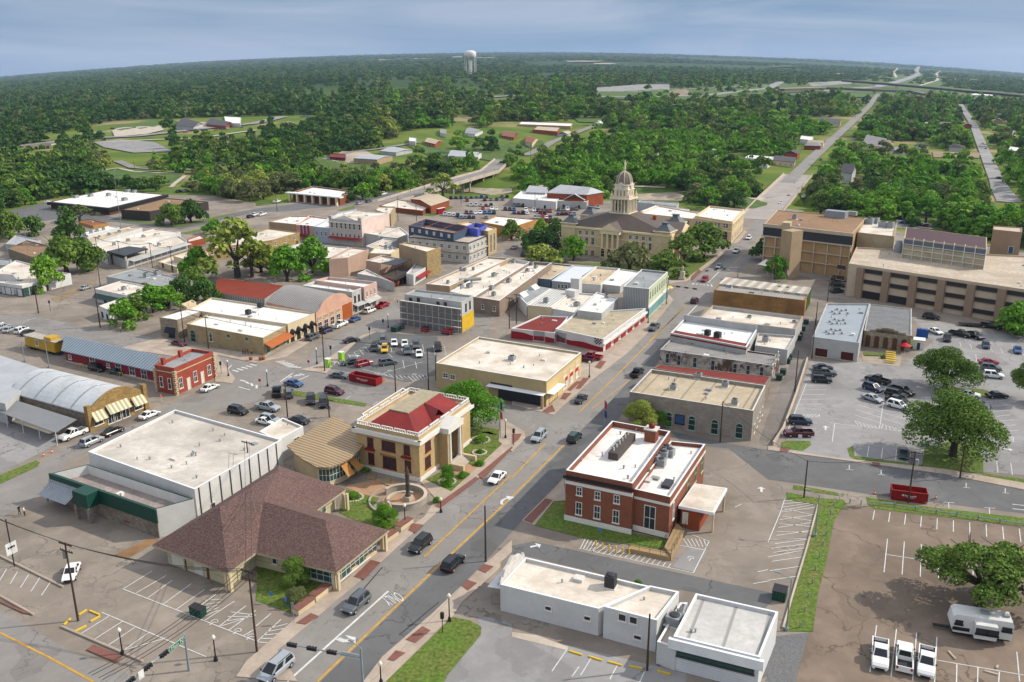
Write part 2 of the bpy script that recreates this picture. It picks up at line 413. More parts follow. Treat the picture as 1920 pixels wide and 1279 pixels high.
CONC=M('sidewalk_concrete','#a8998a',.9,.15,.3,.1,'patch',k=1.5); CONC2=M('pale_concrete','#b5a899',.9,.2,.2,.1); BRKW=M('brick_paving','#7d5348',.9,.15,.8,.15,'brick',k=.8)
GRASS=M('lawn_grass','#52701f',.95,.45,.22,.4,bump=.4,col2='#7d7444'); DIRT=M('bare_dirt','#8c7a60',.95,.25,.2,.15)
FIELD=M('field_grass','#42601d',.95,.3,.02,.35,col2='#5f6c33')
LINEW=M('line_paint','#d9d9d6',.7,.25,1.5,.3); LINEY=M('yellow_paint','#c89a3a',.7,.3,1.2,.3); YEL=M('yellow_bright','#d3b02a',.6,.1,2)
# ---------------------------------------------------------------- ground
def ground():
    ang=[math.radians(a) for a in list(np.arange(-180,-40,8))+list(np.arange(-40,40.01,.42))+list(np.arange(48,180,8))]
    rad=[0.5,40,90,140,200,260,320]; 
    while rad[-1]<900: rad.append(rad[-1]+7)
    while rad[-1]<15000: rad.append(rad[-1]*1.035)
    na=len(ang); vs=[]; fs=[]
    for r in rad:
        for a in ang:
            x,y=r*math.sin(a),r*math.cos(a); vs.append((x,y,hz(x,y)))
    for i in range(len(rad)-1):
        for j in range(na):
            k=(j+1)%na; fs.append([i*na+j,(i+1)*na+j,(i+1)*na+k,i*na+k][::-1])
    mb=MB(); mb.add(vs,fs,smooth=True); mb.poly([vs[j] for j in range(na)][::-1])
    mt=bpy.data.materials.new('ground'); mt.use_nodes=True; nt=mt.node_tree; B=nt.nodes['Principled BSDF']; B.inputs['Roughness'].default_value=1; B.inputs['Specular IOR Level'].default_value=.1
    geo=nd(nt,'ShaderNodeNewGeometry'); L=nt.links
    def nz(s,d=6): 
        n=nd(nt,'ShaderNodeTexNoise',Scale=s,Detail=float(d),Roughness=.65); L.new(geo.outputs['Position'],n.inputs['Vector']); return n.outputs[0]
    a=mixc(nt,ramp(nt,nz(.02),.4,.6),lin('#4b6324'),lin('#66702f'))
    a=mixc(nt,ramp(nt,nz(.006,3),.56,.62),a,lin('#8a7d5c'))
    # woodland floor with far tree-cover mottling
    w=mixc(nt,ramp(nt,nz(.05,9),.42,.6),lin('#22331a'),lin('#3d5524'))
    sep=nd(nt,'ShaderNodeSeparateXYZ'); L.new(geo.outputs['Position'],sep.inputs[0])
    a=mixc(nt,ramp(nt,sep.outputs[1],1200,2200),a,w)
    L.new(a,B.inputs['Base Color']); o=mb.build('ground',mt); o['kind']='structure'
ground()
EXCL=[]
def sheet(name,pts,mat,off=.03,world=False,kind='structure',thick=0):
    if name!='sidewalk' and min(q[1] for q in pts)<460: EXCL.append((name,list(pts)))
    w=[Vector(q) for q in pts] if world else [P(*q) for q in pts]
    for q in w: q.z=0
    far=max(math.hypot(q.x,q.y) for q in w)
    if thick: 
        mb=MB(DA); mb.prism([(q.x,q.y) for q in w],-.05,off); o=mb.build(name,mat); o['kind']=kind; return o
    bm=bmesh.new(); f=bm.faces.new([bm.verts.new((q.x,q.y,0)) for q in w]); bmesh.ops.recalc_face_normals(bm,faces=bm.faces)
    bmesh.ops.triangulate(bm,faces=bm.faces[:])
    if far>370:
        lim=10 if far<900 else far*.02
        for k in range(7):
            es=[e for e in bm.edges if e.calc_length()>lim]
            if not es: break
            bmesh.ops.subdivide_edges(bm,edges=es,cuts=1)
            bmesh.ops.triangulate(bm,faces=[f for f in bm.faces if len(f.verts)>3])
    for v in bm.verts:
        d=math.hypot(v.co.x,v.co.y); v.co.z=hz(v.co.x,v.co.y)+off+(max(0,d-370)*.0012 if far>370 else 0)
    mb=MB(DA); vs=[v.co.copy() for v in bm.verts]
    for i,v in enumerate(bm.verts): v.index=i
    fs=[]
    for f in bm.faces:
        ix=[v.index for v in f.verts]
        if f.normal.z<0: ix=ix[::-1]
        fs.append(ix)
    bm.free(); mb.add(vs,fs); o=mb.build(name,mat); o['kind']=kind; return o
RIBS=[]
def ribbon(name,cl,width,mat,off=.05,world=False,kind='structure',step=10):
    """road along a centre line of photo pixels; width in m"""
    RIBS.append((cl,width))
    w=[Vector(q) for q in cl] if world else [P(*q) for q in cl]
    pts=[]
    for a,b in zip(w,w[1:]):
        n=max(1,int((b-a).length/(step if math.hypot(a.x,a.y)<1200 else step*5)))
        for i in range(n): pts.append(a+(b-a)*(i/n))
    pts.append(w[-1]); vs=[]
    for i,p in enumerate(pts):
        d=pts[min(i+1,len(pts)-1)]-pts[max(i-1,0)]; d.z=0; d.normalize(); n=Vector((-d.y,d.x,0))
        for s in (-1,0,1):
            q=p+n*(s*width/2); dd=math.hypot(q.x,q.y); vs.append((q.x,q.y,hz(q.x,q.y)+off+max(0,dd-370)*.0013))
    fs=[]
    for i in range(len(pts)-1):
        for k in (0,1): a=i*3+k; fs.append([a,a+3,a+4,a+1][::-1])
    mb=MB(DA); mb.add(vs,fs); o=mb.build(name,mat); 
    if kind: o['kind']=kind
    return o
def lines(name,segs,w=.12,mat=None,off=.075,dash=None):
    mb=MB(DA)
    for a,b in segs:
        A=P(*a) if not isinstance(a,Vector) else a; B=P(*b) if not isinstance(b,Vector) else b
        d=(B-A); d.z=0; L=d.length
        if L<.05: continue
        d/=L; n=Vector((-d.y,d.x,0))*(w/2)
        k=max(1,int(L/25))
        for i in range(k):
            p,q=A+d*(L*i/k),A+d*(L*(i+1)/k)
            vs=[p-n,q-n,q+n,p+n]; mb.poly([(v.x,v.y,hz(v.x,v.y)+off+max(0,math.hypot(v.x,v.y)-370)*.0016) for v in vs])
    o=mb.build(name,mat or LINEW); o['kind']='structure'; return o
def pl(s):
    t=T(s); return [(t[i],t[i+1]) for i in range(0,len(t),2)]
def comb(s,n,both=False):
    """stall lines: 4 px = first line (a,b), last line (c,d); n lines in all"""
    a,b,c,d=[P(*q) for q in T(s)]
    return [(a+(c-a)*(i/(n-1)),b+(d-b)*(i/(n-1))) for i in range(n)]
sheet('town_pavement',[(-500,1500),(2400,1500),(2400,560),(1930,470),(1700,440),(1620,415),(1500,398),(1440,388),(1300,396),(1150,378),(1000,375),(850,372),(740,365),(640,372),(500,385),(400,368),(310,366),(200,362),(88,380),(0,400),(-250,470)],ASPH,.03)
KL=T('p 440,1300 a2 0,1190 130,1090 380,880 640,660 860,460 1100,250 1330,60 1400,0 b3 0,920 80,840 190,690 300,650 480,490 690,330 810,210 960,20 c3 1170,930 1330,840 1600,630 1680,545')+[(1440,388)]
KR=T('a2 630,1300 760,1130 1060,870 1250,690 1320,620 a3 60,310 b3 150,1250 320,1060 430,930 640,720 860,400 1000,190 1130,100 c3 1500,900 1590,800 1800,680')+[(1508,396)]
sheet('main_street',KL+KR[::-1],ROADM,.045)
# newer dark surface of the right lanes
ORR=[(595,1279),(807,1076),(960,932.5),(1057,835),(1150,742),(1217,668),(1288,590)]
sheet('resurfaced_lane',[(640,1279-45)]+[(a+6,b) for a,b in ORR[1:]]+[(1318,590)]+KR[::-1][7:]+[(676,1275)] if False else [(600,1300)]+[(a+5,b) for a,b in ORR]+[(1322,580)]+[q for q in KR[::-1] if 590<q[1]<1290],ROADD,.06)
# side streets
sheet('side_street',T('b4 0,910 1060,1055 1539,1145')+[(2100,950)]+[(2100,1000)]+T('b4 1539,1290 650,1180 0,1085 b3 1300,900')+[(1280,832)]+T('b3 950,795 1300,870'),ROADD,.05)
sheet('side_street',[(-200,590),(-200,640)]+T('b1 0,180 130,230 420,260 900,350 1300,420 1420,500 b2 120,540 210,545 660,640 1260,760 b3 0,770 60,790 250,700 0,640 b2 1260,600 1090,560 760,510 560,440 450,430 0,395 b1 1120,300 960,240 600,185 230,110 0,95'),ROADM,.05)
sheet('side_street',T('b1 1400,400 1310,520 990,650 620,850 400,890 250,990 0,1110')+[(-300,960),(-300,1120)]+T('a1 0,305 180,190 300,110 b1 420,960 1050,720 1539,620 b2 150,480'),ROADM,.054)
sheet('side_street',T('b2 250,420 370,290 600,160 850,20 c2 1100,985 1290,850 1480,720 1740,620')+[(955,470),(985,440)]+T('c3 200,470 0,560 c2 1730,1279 1300,1100 1000,1190 850,1279 b2 640,220 480,330 400,440'),ROADM,.048)
sheet('side_street',[(-400,1080)]+T('a1 0,845 260,1000 420,1090 850,1270')+[(290,1310),(-100,1500),(-500,1500)],ROADM,.05)
sheet('parking_lot',T('b2 480,370 620,250 720,200 1090,230 1080,460 900,500 440,420'),ROADD,.056)
sheet('parking_lot',T('b4 250,380 560,380 800,410 1000,250 960,235 870,120 1539,230')+[(2100,640),(2100,930)]+T('b4 1539,1060 1290,1040 930,1000 520,960 430,970 90,910 110,830 160,660'),LOTG,.055)
sheet('parking_lot',T('a4 240,980 400,300 470,215 640,225 1539,345')+[(2200,1000),(2300,1500),(1480,1500)]+T('a4 60,1279'),GRAVELLOT,.05)
sheet('parking_lot',T('b1 0,700 380,830 330,880 0,1050')+[(-250,900),(-250,720)],LOTG,.05)
sheet('parking_lot',T('a2 1330,880 1539,920 a3 0,980 1050,1230 1030,1400')+[(860,1400)]+T('a2 1100,1400 1150,1240 1350,1000'),LOTG,.05)
sheet('access_alley',T('a3 130,435 1539,740 a4 60,760 -20,840 a3 1100,740 830,700 80,520 -60,500 -90,480'),ROADD,.05)
sheet('back_alley',T('b4 30,880 0,890 b3 1480,860 1539,690 b4 60,560 230,150 340,60 430,40 330,120 235,370'),M('alley_asphalt','#77706a',.9,.2,.1,.1,'crack'),.05)
sheet('parking_lot',T('c1 0,320 350,240 400,300 820,345 900,360 820,390 470,360 330,380 0,345'),ROADD,.05)
sheet('side_street',T('c1 820,385 1350,440 1550,400 1918,310')+[(520,398),(640,386),(735,368),(752,361),(722,362),(640,374),(480,392)]+T('c1 1700,330 1350,400 900,360'),ROADD,.05)
# sidewalks (raised slabs)
CW=.13
WK=[0]
def walk(s):
    WK[0]+=1; sheet('sidewalk',T(s),CONC,CW+WK[0]*.0035,thick=1)
walk('a2 250,1279 160,1130 150,1150 130,1090 380,880 640,660 860,460 1100,250 1330,60 1400,0 b2 1539,880 1535,820 1170,1160 950,1060 a2 1080,180 1010,290 780,450 640,580 500,700 250,890 -60,1160 -120,1250')
walk('a2 1250,690 1060,870 760,1130 630,1300 760,1300 1100,960 1180,890 1240,800 1330,720 1470,590 1470,560 1539,500 1539,430 1320,620')
walk('a3 60,310 310,60 325,190 250,195 135,340')
walk('b3 80,840 75,800 0,755 -70,720 -80,860 0,920')
walk('b3 250,700 300,650 480,490 690,330 810,210 960,20 950,-10 870,30 550,320 430,330 415,400 205,650 0,615 0,640')
walk('b4 0,910 1060,1055 1539,1150 1539,1110 1060,1025 920,1010 430,960 75,905 40,890 0,890')
walk('b1 720,300 1120,360 1300,340 1539,390 b2 0,390 180,350 350,240 720,10 660,-10 360,190 50,340 b1 1110,280 960,235')
walk('b1 1270,300 1410,480 1390,510 1290,500 1290,470')
walk('b2 260,430 370,400 640,220 720,200 610,250 420,450 350,440')
walk('c3 1170,930 1210,970 1030,1150 960,1279 940,1279 1010,1100 1160,990')
walk('c3 1310,830 1600,620 1560,610 1530,640 1290,825 1170,825 1180,850')
walk('c3 1650,550 1740,450 1760,460 1690,545')
sheet('sidewalk_bricks',T('a2 330,870 380,890 300,940 240,930'),BRKW,.19); sheet('sidewalk_bricks',T('a2 690,550 750,565 650,670 590,650'),BRKW,.19)
sheet('sidewalk_bricks',T('a2 1360,60 1290,60 1170,170 1180,170')+T('b2 1539,890 1539,860 1100,1240 1060,1230 1110,1230'),BRKW,.19) if False else None
for q in ('a2 940,330 1010,340 960,390 915,370','a2 1320,50 1345,60 1110,240 1075,225','a2 1270,670 1330,690 1275,735 1235,705','a2 1370,575 1430,590 1380,630 1335,610','a2 1000,950 1050,975 960,1050 900,1030','a2 840,1095 900,1110 830,1160 790,1150','a3 200,180 245,190 120,330 70,310','b3 385,500 415,500 350,560 330,550','b3 425,480 465,480 410,545 380,545','b3 310,570 360,570 320,610 290,605','b3 530,375 565,380 530,425 495,415','b3 240,640 260,680 215,690 180,680','b2 1535,890 1539,900 1360,1090 1330,1060','b3 0,815 60,815 40,850 0,880','b4 75,900 125,905 120,925 70,920','b4 625,985 670,990 670,1010 620,1000','a1 0,790 60,820 200,880 140,870 0,805','a1 560,1060 740,1130 700,1170 520,1090','c3 1340,800 1400,740 1420,760 1350,830'):
    sheet('sidewalk_bricks',T(q),BRKW,.195)
# lawns
for nm,s,mt in [('lawn','a2 760,1300 1060,1010 1180,890 1280,910 1355,950 1350,1000 1150,1240 1120,1300',GRASS),('lawn','b1 0,1060 215,972 240,985 225,1010 0,1115',GRASS),
 ('lawn','a4 110,140 300,175 455,185 470,215 400,300 350,560 300,750 270,980 90,975 180,640 300,215 115,185',GRASS),('lawn','a4 155,95 460,150 450,165 150,120',GRASS),('lawn','a4 590,170 900,220 1539,295 1700,320 1700,370 1539,345 640,240 600,210',GRASS),
 ('lawn','a3 245,195 320,190 318,290 700,380 935,425 905,485 420,415 135,340',GRASS),('lawn','a2 10,600 90,580 200,640 330,670 470,705 450,730 240,880 0,790',GRASS),
 ('lawn','a2 500,260 530,120 640,150 740,175 700,230 780,290 860,300 850,330 790,440 760,440 700,350 550,290',GRASS),('lawn','b2 985,1105 1100,1045 1290,1075 1180,1160',GRASS),
 ('lawn','b2 1220,930 1280,860 1290,800 1400,800 1520,850 1400,990 1300,1010',GRASS),('lawn','b2 1270,755 1535,800 1535,830 1400,815 1270,780',GRASS),
 ('lawn','b4 80,865 110,855 250,855 258,880 210,915 75,898',GRASS),('lawn','b4 475,900 510,885 520,945 930,1000 930,1015 560,975 490,950',GRASS),
 ('lawn','b4 940,900 1080,860 1230,880 1290,950 1290,1050 1060,1030 920,1015',GRASS),('lawn','b4 1000,545 1150,535 1290,545 1380,575 1300,590 1180,580 990,575',GRASS),('lawn','b4 1290,1050 1539,1085 1539,1110 1290,1065',GRASS),
 ('lawn','b2 160,540 210,550 665,630 655,650 170,575',GRASS),('lawn','c3 120,560 380,600 380,690 1180,700 1300,640 1525,640 1310,822 1175,818 600,712 100,655',GRASS),
 ('lawn','c1 900,360 1240,400 1350,400 1700,330 1760,325 1500,395 1340,425 880,375',GRASS),('lawn','c1 1350,470 1640,410 1640,430 1400,480',GRASS),('lawn','c2 1260,340 1440,260 1480,280 1330,345',GRASS),('lawn','c2 0,235 130,220 90,260 0,268',FIELD),
 ('lawn','c2 600,300 740,265 740,285 640,305',GRASS),('lawn','b4 570,320 700,330 690,350 575,345',GRASS),('lawn','b4 850,230 890,240 870,300 850,300',GRASS),
 ('dirt_patch','c1 380,960 700,820 720,850 430,990',DIRT),('dirt_patch','b4 560,340 800,350 790,410 570,385',M('sandy_ground','#9c8f80',.95,.2,.3)),
 ('bare_concrete','a3 0,980 150,1000 340,1070 330,1090 0,1010',CONC2),('bare_concrete','b2 1200,990 1300,1000 1360,1010 1290,1070 1100,1035 1110,990',M('warm_concrete','#a98567',.9,.15,.3)),
 ('bare_concrete','a2 600,90 730,60 1100,110 1160,165 1130,170 960,130 830,100 700,190 640,150 540,110 560,95',M('warm_concrete','#a98567')),
 ('bare_concrete','a3 1060,470 1180,490 1090,620 960,590',LOTG),('bare_concrete','a1 690,515 900,420 960,425 760,545',M('rusty_concrete','#8a6a4a',.95,.3,.3))]:
    sheet(nm,T(s),mt,.09 if nm!='bare_concrete' else .07)
sheet('gravel_bed',T('a4 20,1010 235,985 240,1000 160,1300 -20,1300 a3 1539,1240 1430,1300 860,1160 870,1180'),M('grey_gravel','#8f8f90',.95,.5,3.5,.5,col2='#3c3c3e',bump=.6),.08)
# creek park, fields beyond town
for nm,s,mt in [('park_grass','c3 1270,190 1340,168 1560,170 1800,215 1918,235 1900,290 1700,285 1500,262 1300,240',FIELD),('park_grass','c3 650,110 1150,150 1170,190 1000,180 700,165',FIELD),
 ('park_grass','d1 760,1040 1000,1035 1400,1062 1300,1150 980,1180 780,1170 700,1110',FIELD),('park_grass','d1 150,930 420,930 420,1010 200,1000',FIELD),('park_grass','d1 0,1190 160,1200 350,1190 500,1220 250,1270 0,1279',FIELD),
 ('park_grass','d1 820,720 1300,655 1350,700 1200,720 900,745',FIELD),('creek_bed','c3 730,190 1200,165 1290,185 1270,230 1000,225 740,215',M('creek_stone','#a89c86',.95,.3,.1)),
 ('creek_bed','c2 1480,160 1610,130 1918,135 1918,165 1620,165',M('creek_stone','#a89c86')),('park_path','c3 1200,170 1350,160 1600,170 1800,215 1918,245 1918,237 1800,205 1600,162 1350,152',CONC2),
 ('park_grass','d2 830,1180 1050,1165 1050,1200 850,1215',FIELD),('park_grass','d2 400,910 560,900 640,960 700,990 1000,1010 1400,990 1480,950 1500,1000 1100,1040 600,1030 480,1000',FIELD),
 ('bare_lot','d2 550,960 640,900 830,900 900,930 760,990 620,985',M('pale_gravel','#a79a86',.95,.2,.05)),('park_grass','d2 1120,850 1400,880 1700,840 1918,830 1918,1000 1700,960 1300,930',FIELD),
 
 ('highway_verge','d3 90,470 500,455 850,450 1190,430 1600,400 1918,395 1918,475 1500,500 1100,530 700,500 100,505',FIELD),('bare_lot','d3 620,425 960,400 1180,400 1180,440 900,455 640,455',LOTG),('bare_bank','d3 1160,450 1300,435 1350,470 1240,490',M('clay_bank','#8d7a66',.95,.2,.05)),
 ('cemetery_grass','d3 470,600 700,590 950,610 960,650 850,690 500,680 450,640',FIELD),('park_grass','d3 0,850 230,815 240,840 110,900 0,930',FIELD),('park_grass','d3 1640,930 1720,920 1740,960 1650,970',FIELD),
 ('highway_verge','d4 0,395 300,380 620,390 900,330 1280,320 1310,380 1480,430 1918,470 1918,520 1450,540 900,500 300,490 100,480',FIELD),('bare_lot','d4 300,390 620,370 630,395 330,415',LOTG),
 ('park_grass','c4 350,275 600,300 1040,380 1300,380 1700,340 1700,240 1100,230 700,300 380,260',FIELD),('bare_lot','c4 960,370 1230,400 1230,440 960,430',LOTG),('bare_lot','d4 1230,900 1590,910 1580,950 1240,945',DIRT),
 ('bare_lot','d1 840,745 900,720 1200,708 1230,740 1100,770 860,790',CONC2),('bare_lot','d1 1350,690 1800,670 1800,700 1380,740',CONC2),('bare_lot','d1 700,830 900,810 1150,830 1310,900 1000,910 780,870',LOTG)]:
    sheet(nm,T(s),mt,.12)
for nm,s,w,mt in [('side_road','d1 880,970 1000,1020 1130,1030 1430,1035 1650,1010 1900,1000',7,ROADM),('park_path','d1 740,1045 880,1025 1000,1050 1180,1060 1390,1070',3,CONC2),('park_path','d1 1390,1080 1310,1140 1280,1170',3,CONC2),('park_path','c3 0,130 200,120 450,110 700,112 1150,130',3,CONC2),
 ('side_road','d2 520,960 700,905 930,880 1100,850 1220,830',7,ROADM),('side_road','d3 100,930 240,870 300,830 640,700',8,ROADM),
 ('main_street','d4 0,1279 330,950 620,690 760,560 800,500 830,470',9,ROADM),('side_road','c4 1830,240 1710,80 d4 1780,1279 1680,1040 1600,850 1540,700 1440,550',9,LOTG),
 ('highway','d3 -300,500 90,480 600,490 1030,495 1470,480 1918,430 d4 100,380',22,LOTG),('highway','d3 1200,440 1918,410',9,LOTG),('highway','d4 150,475 500,455 1000,440 1300,470 1918,500',9,LOTG),
 ('highway','d4 430,450 800,420 940,390 1040,360 1120,330 1110,300 1130,270',30,LOTG),('highway','d4 1100,420 1270,370 1260,320 1290,300',10,CONC2),('highway','d4 650,350 850,345 960,350 940,310 970,280',10,CONC2),
 ('highway','d1 -200,900 600,805 1040,785 1380,745 1918,690 d2 200,640',16,LOTG),('side_road','d1 640,840 1100,815 1500,800 1918,740',7,CONC2)]:
    ribbon(nm,T(s),w,mt,.2)
# ---------------------------------------------------------------- markings
lines('lane_line',[((595,1279),(807,1076)),((807,1076),(960,932.5)),((960,932.5),(1057,835))],.32,LINEY)
lines('lane_line',pl('a2 1010,530 1530,40 b3 0,1075 200,870 b3 400,685 620,470 620,470 1040,45 c3 1030,1279 1300,1020'),.3,LINEY)
lines('lane_line',pl('b3 310,880 350,850 b3 480,660 720,480 c3 1600,760 1918,440'),.22,LINEY)
lines('lane_line',pl('a2 190,1279 795,735 c3 1310,1090 1390,1005 1470,840 1550,760'),.3,LINEW)
lines('lane_line',pl('a1 0,985 290,1130 290,1130 560,1279'),.3,LINEY)
lines('lane_line',pl('c3 1390,1005 1490,1015 c3 1170,860 1290,855 b4 1100,1065 1539,1135 b4 1465,1235 1539,1243 b4 1465,1262 1539,1270 b1 165,130 220,115'),.2,LINEW)
# crosswalk bars
def bars(s,n,w=.5,mat=None):
    lines('crosswalk',comb(s,n),w,mat)
bars('b1 1395,430 1430,440 1500,395 1539,403',5); bars('b1 1440,490 1470,497 1539,520 1539,540',4); bars('b2 120,380 175,375 190,410 270,415',6); bars('b2 195,475 225,465 260,452 290,460',4)
bars('c3 1350,855 1365,845 1490,855 1500,870',6,.5)
lines('crosswalk',pl('b2 145,500 225,445 255,490 318,463 b1 1430,530 1500,550 b1 1390,400 1360,430'),.3)
# stall lines
S=[]
S+=comb('a1 480,995 660,883 745,1090 895,985',4)+comb('a1 745,1090 980,1023 900,1170 1075,1060',2)
S+=comb('a1 740,722 915,613 820,745 1000,640',2)+comb('a1 890,775 1035,670 980,815 1150,690',2)+comb('a1 1060,845 1230,725 1120,880 1300,755',2)
S+=pl('a1 612,862 1240,1130 a1 740,722 1539,1035')
S+=comb('a1 1225,915 1410,795 1320,945 1480,822',2)+comb('a1 1375,970 1539,850 1460,1005 1539,960',2)
S+=comb('a1 1225,790 1330,785 1200,900 1310,850',5)+comb('a1 1390,860 1539,880 1330,945 1470,900',4)
S+=comb('a2 0,945 90,870 10,1035 150,905',2)+comb('a2 80,960 190,930 10,1040 110,1050',5)+comb('a1 0,670 40,600 250,760 310,670',5)
lines('stall_line',S,.13); S=[]
S+=comb('a3 410,480 440,420 480,500 520,440',5)+comb('a3 480,500 540,455 940,590 955,570',15)+pl('a3 400,478 1090,625 a3 1090,625 1185,435 a3 1010,460 1160,487 a3 1080,395 1185,435')+comb('a3 1030,420 1060,465 1150,420 1170,470',6)
S+=comb('a4 80,260 290,230 0,670 175,645',9)+comb('a4 100,240 285,280 0,530 200,490',7)+pl('a4 100,180 75,260 a4 75,260 0,440')+comb('a4 100,190 200,190 85,250 270,215',4)
S+=comb('a3 1475,620 1539,605 1450,690 1539,675',2)+pl('a3 1380,210 1340,230')
S+=comb('a4 640,250 630,305 1510,360 1520,440',10)+comb('a4 718,420 697,622 1025,470 1025,660',4)+comb('a4 1130,490 1130,670 1440,540 1440,720',4)+pl('a4 715,515 1440,625')
S+=comb('a4 653,940 612,1222 1015,1010 1000,1300',4)+pl('a4 610,1080 1539,1240 a4 1495,1100 1512,1279')+comb('a4 1135,1170 1132,1300 1390,1220 1385,1300',3)
S+=comb('a3 332,1083 240,1217 795,1220 765,1290',4)+pl('a3 402,1190 360,1250')
lines('stall_line',S,.13); S=[]
S+=comb('b4 225,522 355,522 150,695 310,695',7)+pl('b4 230,510 115,800 b4 310,695 305,712 b4 140,715 305,712 b4 225,748 295,748 b4 210,780 290,780')+comb('b4 165,713 200,697 280,713 310,697',6)
S+=pl('b4 705,530 668,780 b4 400,750 820,800 b4 400,750 385,860')+comb('b4 540,637 690,685 515,735 670,780',4)+comb('b4 700,690 825,725 675,750 800,795',3)+comb('b4 520,740 545,765 640,765 650,780',6)+comb('b4 690,755 680,780 760,775 790,795',5)
S+=comb('b4 605,885 595,950 855,920 850,980',4)+comb('b4 1370,970 1378,1045 1455,985 1465,1060',2)+comb('b4 1150,265 1160,290 1520,320 1539,350',7)+comb('b4 1170,350 1270,360 1150,410 1260,425',4)+pl('b4 1245,335 1265,470')
S+=comb('b4 1290,620 1425,610 1310,650 1425,640',2)+comb('b4 1340,680 1440,670 1400,800 1500,790',5)+pl('b4 1385,845 1470,830 b4 1470,830 1470,862 b4 1410,852 1470,862')+comb('b4 1440,830 1470,850 1390,845 1440,862',4)
for c in ((487,1020),(678,1050),(1188,1128),(1422,1160)): S+=pl('b4 %d,%d %d,%d b4 %d,%d %d,%d'%(c[0]-18,c[1]+6,c[0]+25,c[1]+10,c[0],c[1]-20,c[0],c[1]+8))
for c in ((1085,205),(1330,238)): S+=pl('a4 %d,%d %d,%d a4 %d,%d %d,%d'%(c[0]-32,c[1]-6,c[0]+35,c[1]-1,c[0],c[1]-2,c[0]+2,c[1]+32))
lines('stall_line',S,.13); S=[]
S+=comb('b2 480,365 500,395 720,265 750,300',8)+comb('b2 560,340 620,330 690,255 740,260',5)+comb('b2 745,270 740,240 800,320 1140,330',2)+comb('b2 740,250 750,320 1130,290 1140,340',7)+pl('b2 725,460 1000,380 b2 735,280 820,355 b2 880,370 890,420 b2 955,380 965,420 b2 640,425 885,490')
S+=comb('b2 890,470 930,500 1020,455 1030,480',7)+comb('b2 700,440 730,455 860,460 880,480',6)+pl('b2 885,465 930,500')+comb('b2 385,570 410,550 700,640 730,620',3)+comb('b2 300,600 330,610 560,650 580,640',3)
lines('stall_line',S,.12)
# painted arrows
def arrow(a,b,w=1.0,curve=0,mat=None):
    A=P(*a); B=P(*b); d=(B-A); d.z=0; L=d.length; d/=L; n=Vector((-d.y,d.x,0)); mb=MB(DA); z=Vector((0,0,.085)); hl=L*.38
    q=A+d*(L-hl)
    if curve:
        pts=[A+n*(curve*(t/8)**2*L*.5)+d*(L*.62*math.sin(t/8*1.4)) for t in range(9)]
        for p1,p2 in zip(pts,pts[1:]):
            e=(p2-p1).normalized(); m=Vector((-e.y,e.x,0))*w*.14; mb.poly([p1-m+z,p2-m+z,p2+m+z,p1+m+z])
        e=(n*curve).normalized(); m=Vector((-e.y,e.x,0))*w*.5; p=pts[-1]; mb.poly([p-m+z,p+e*hl+z,p+m+z])
    else:
        mb.poly([A-n*w*.13+z,q-n*w*.13+z,q+n*w*.13+z,A+n*w*.13+z]); mb.poly([q-n*w*.5+z,B+z,q+n*w*.5+z])
    me=mb.build('pavement_arrow',LINEW); me['kind']='structure'
    for p in me.data.polygons:
        if p.normal.z<0: p.flip()
def P1(s): return T(s)[0]
arrow(P1('a2 495,1020'),P1('a2 545,1065'),2.6,1); arrow(P1('a2 1480,215'),P1('a2 1445,165'),1.8,-1); arrow(P1('a3 110,470'),P1('a3 175,455'),1.6); arrow(P1('a3 1500,140'),P1('a3 1498,108'),1.6)
arrow(P1('b4 345,790'),P1('b4 345,765'),1.3); arrow(P1('b4 1405,902'),P1('b4 1470,910'),1.4); arrow(P1('b4 935,535'),P1('b4 885,528'),1.4); arrow(P1('b2 560,345'),P1('b2 630,345'),1.3); arrow(P1('c3 1690,750'),P1('c3 1600,745'),1.5)
def text(s,c,right,h,mat=None,name='road_lettering',stretch=1.0,z=.085,kind='structure'):
    cu=bpy.data.curves.new('t','FONT'); cu.body=s; cu.size=1; cu.align_x='CENTER'; cu.align_y='CENTER'; cu.fill_mode='FRONT'
    to=bpy.data.objects.new('t',cu); COL.objects.link(to); bpy.context.view_layer.update()
    me=bpy.data.meshes.new_from_object(to.evaluated_get(bpy.context.evaluated_depsgraph_get())); bpy.data.objects.remove(to)
    me.materials.clear(); me.materials.append(mat or LINEW); return me
def roadtext(s,a,b,h,stretch):
    """baseline from pixel a to pixel b"""
    A=P(*a); B=P(*b); me=text(s,None,None,h); o=bpy.data.objects.new('road_lettering',me); COL.objects.link(o); o['kind']='structure'
    d=(B-A); w=d.length; xs=[v.co.x for v in me.vertices]; k=w/(max(xs)-min(xs)); o.scale=(k,h,1)
    o.location=((A+B)/2)+Vector((0,0,.085)); o.rotation_euler=(0,0,math.atan2(d.y,d.x))
roadtext('ONLY',P1('a2 865,770'),P1('a2 775,800'),3.4,1) if False else roadtext('ONLY',P1('a2 868,760'),P1('a2 772,798'),3.6,1)
# sealed cracks of the street centre come from the material; wheel-path strip
lines('lane_seam',pl('a2 640,730 760,590 a2 860,1000 1100,800'),.18,M('tar',(.03,.03,.03),.8,0),.072)
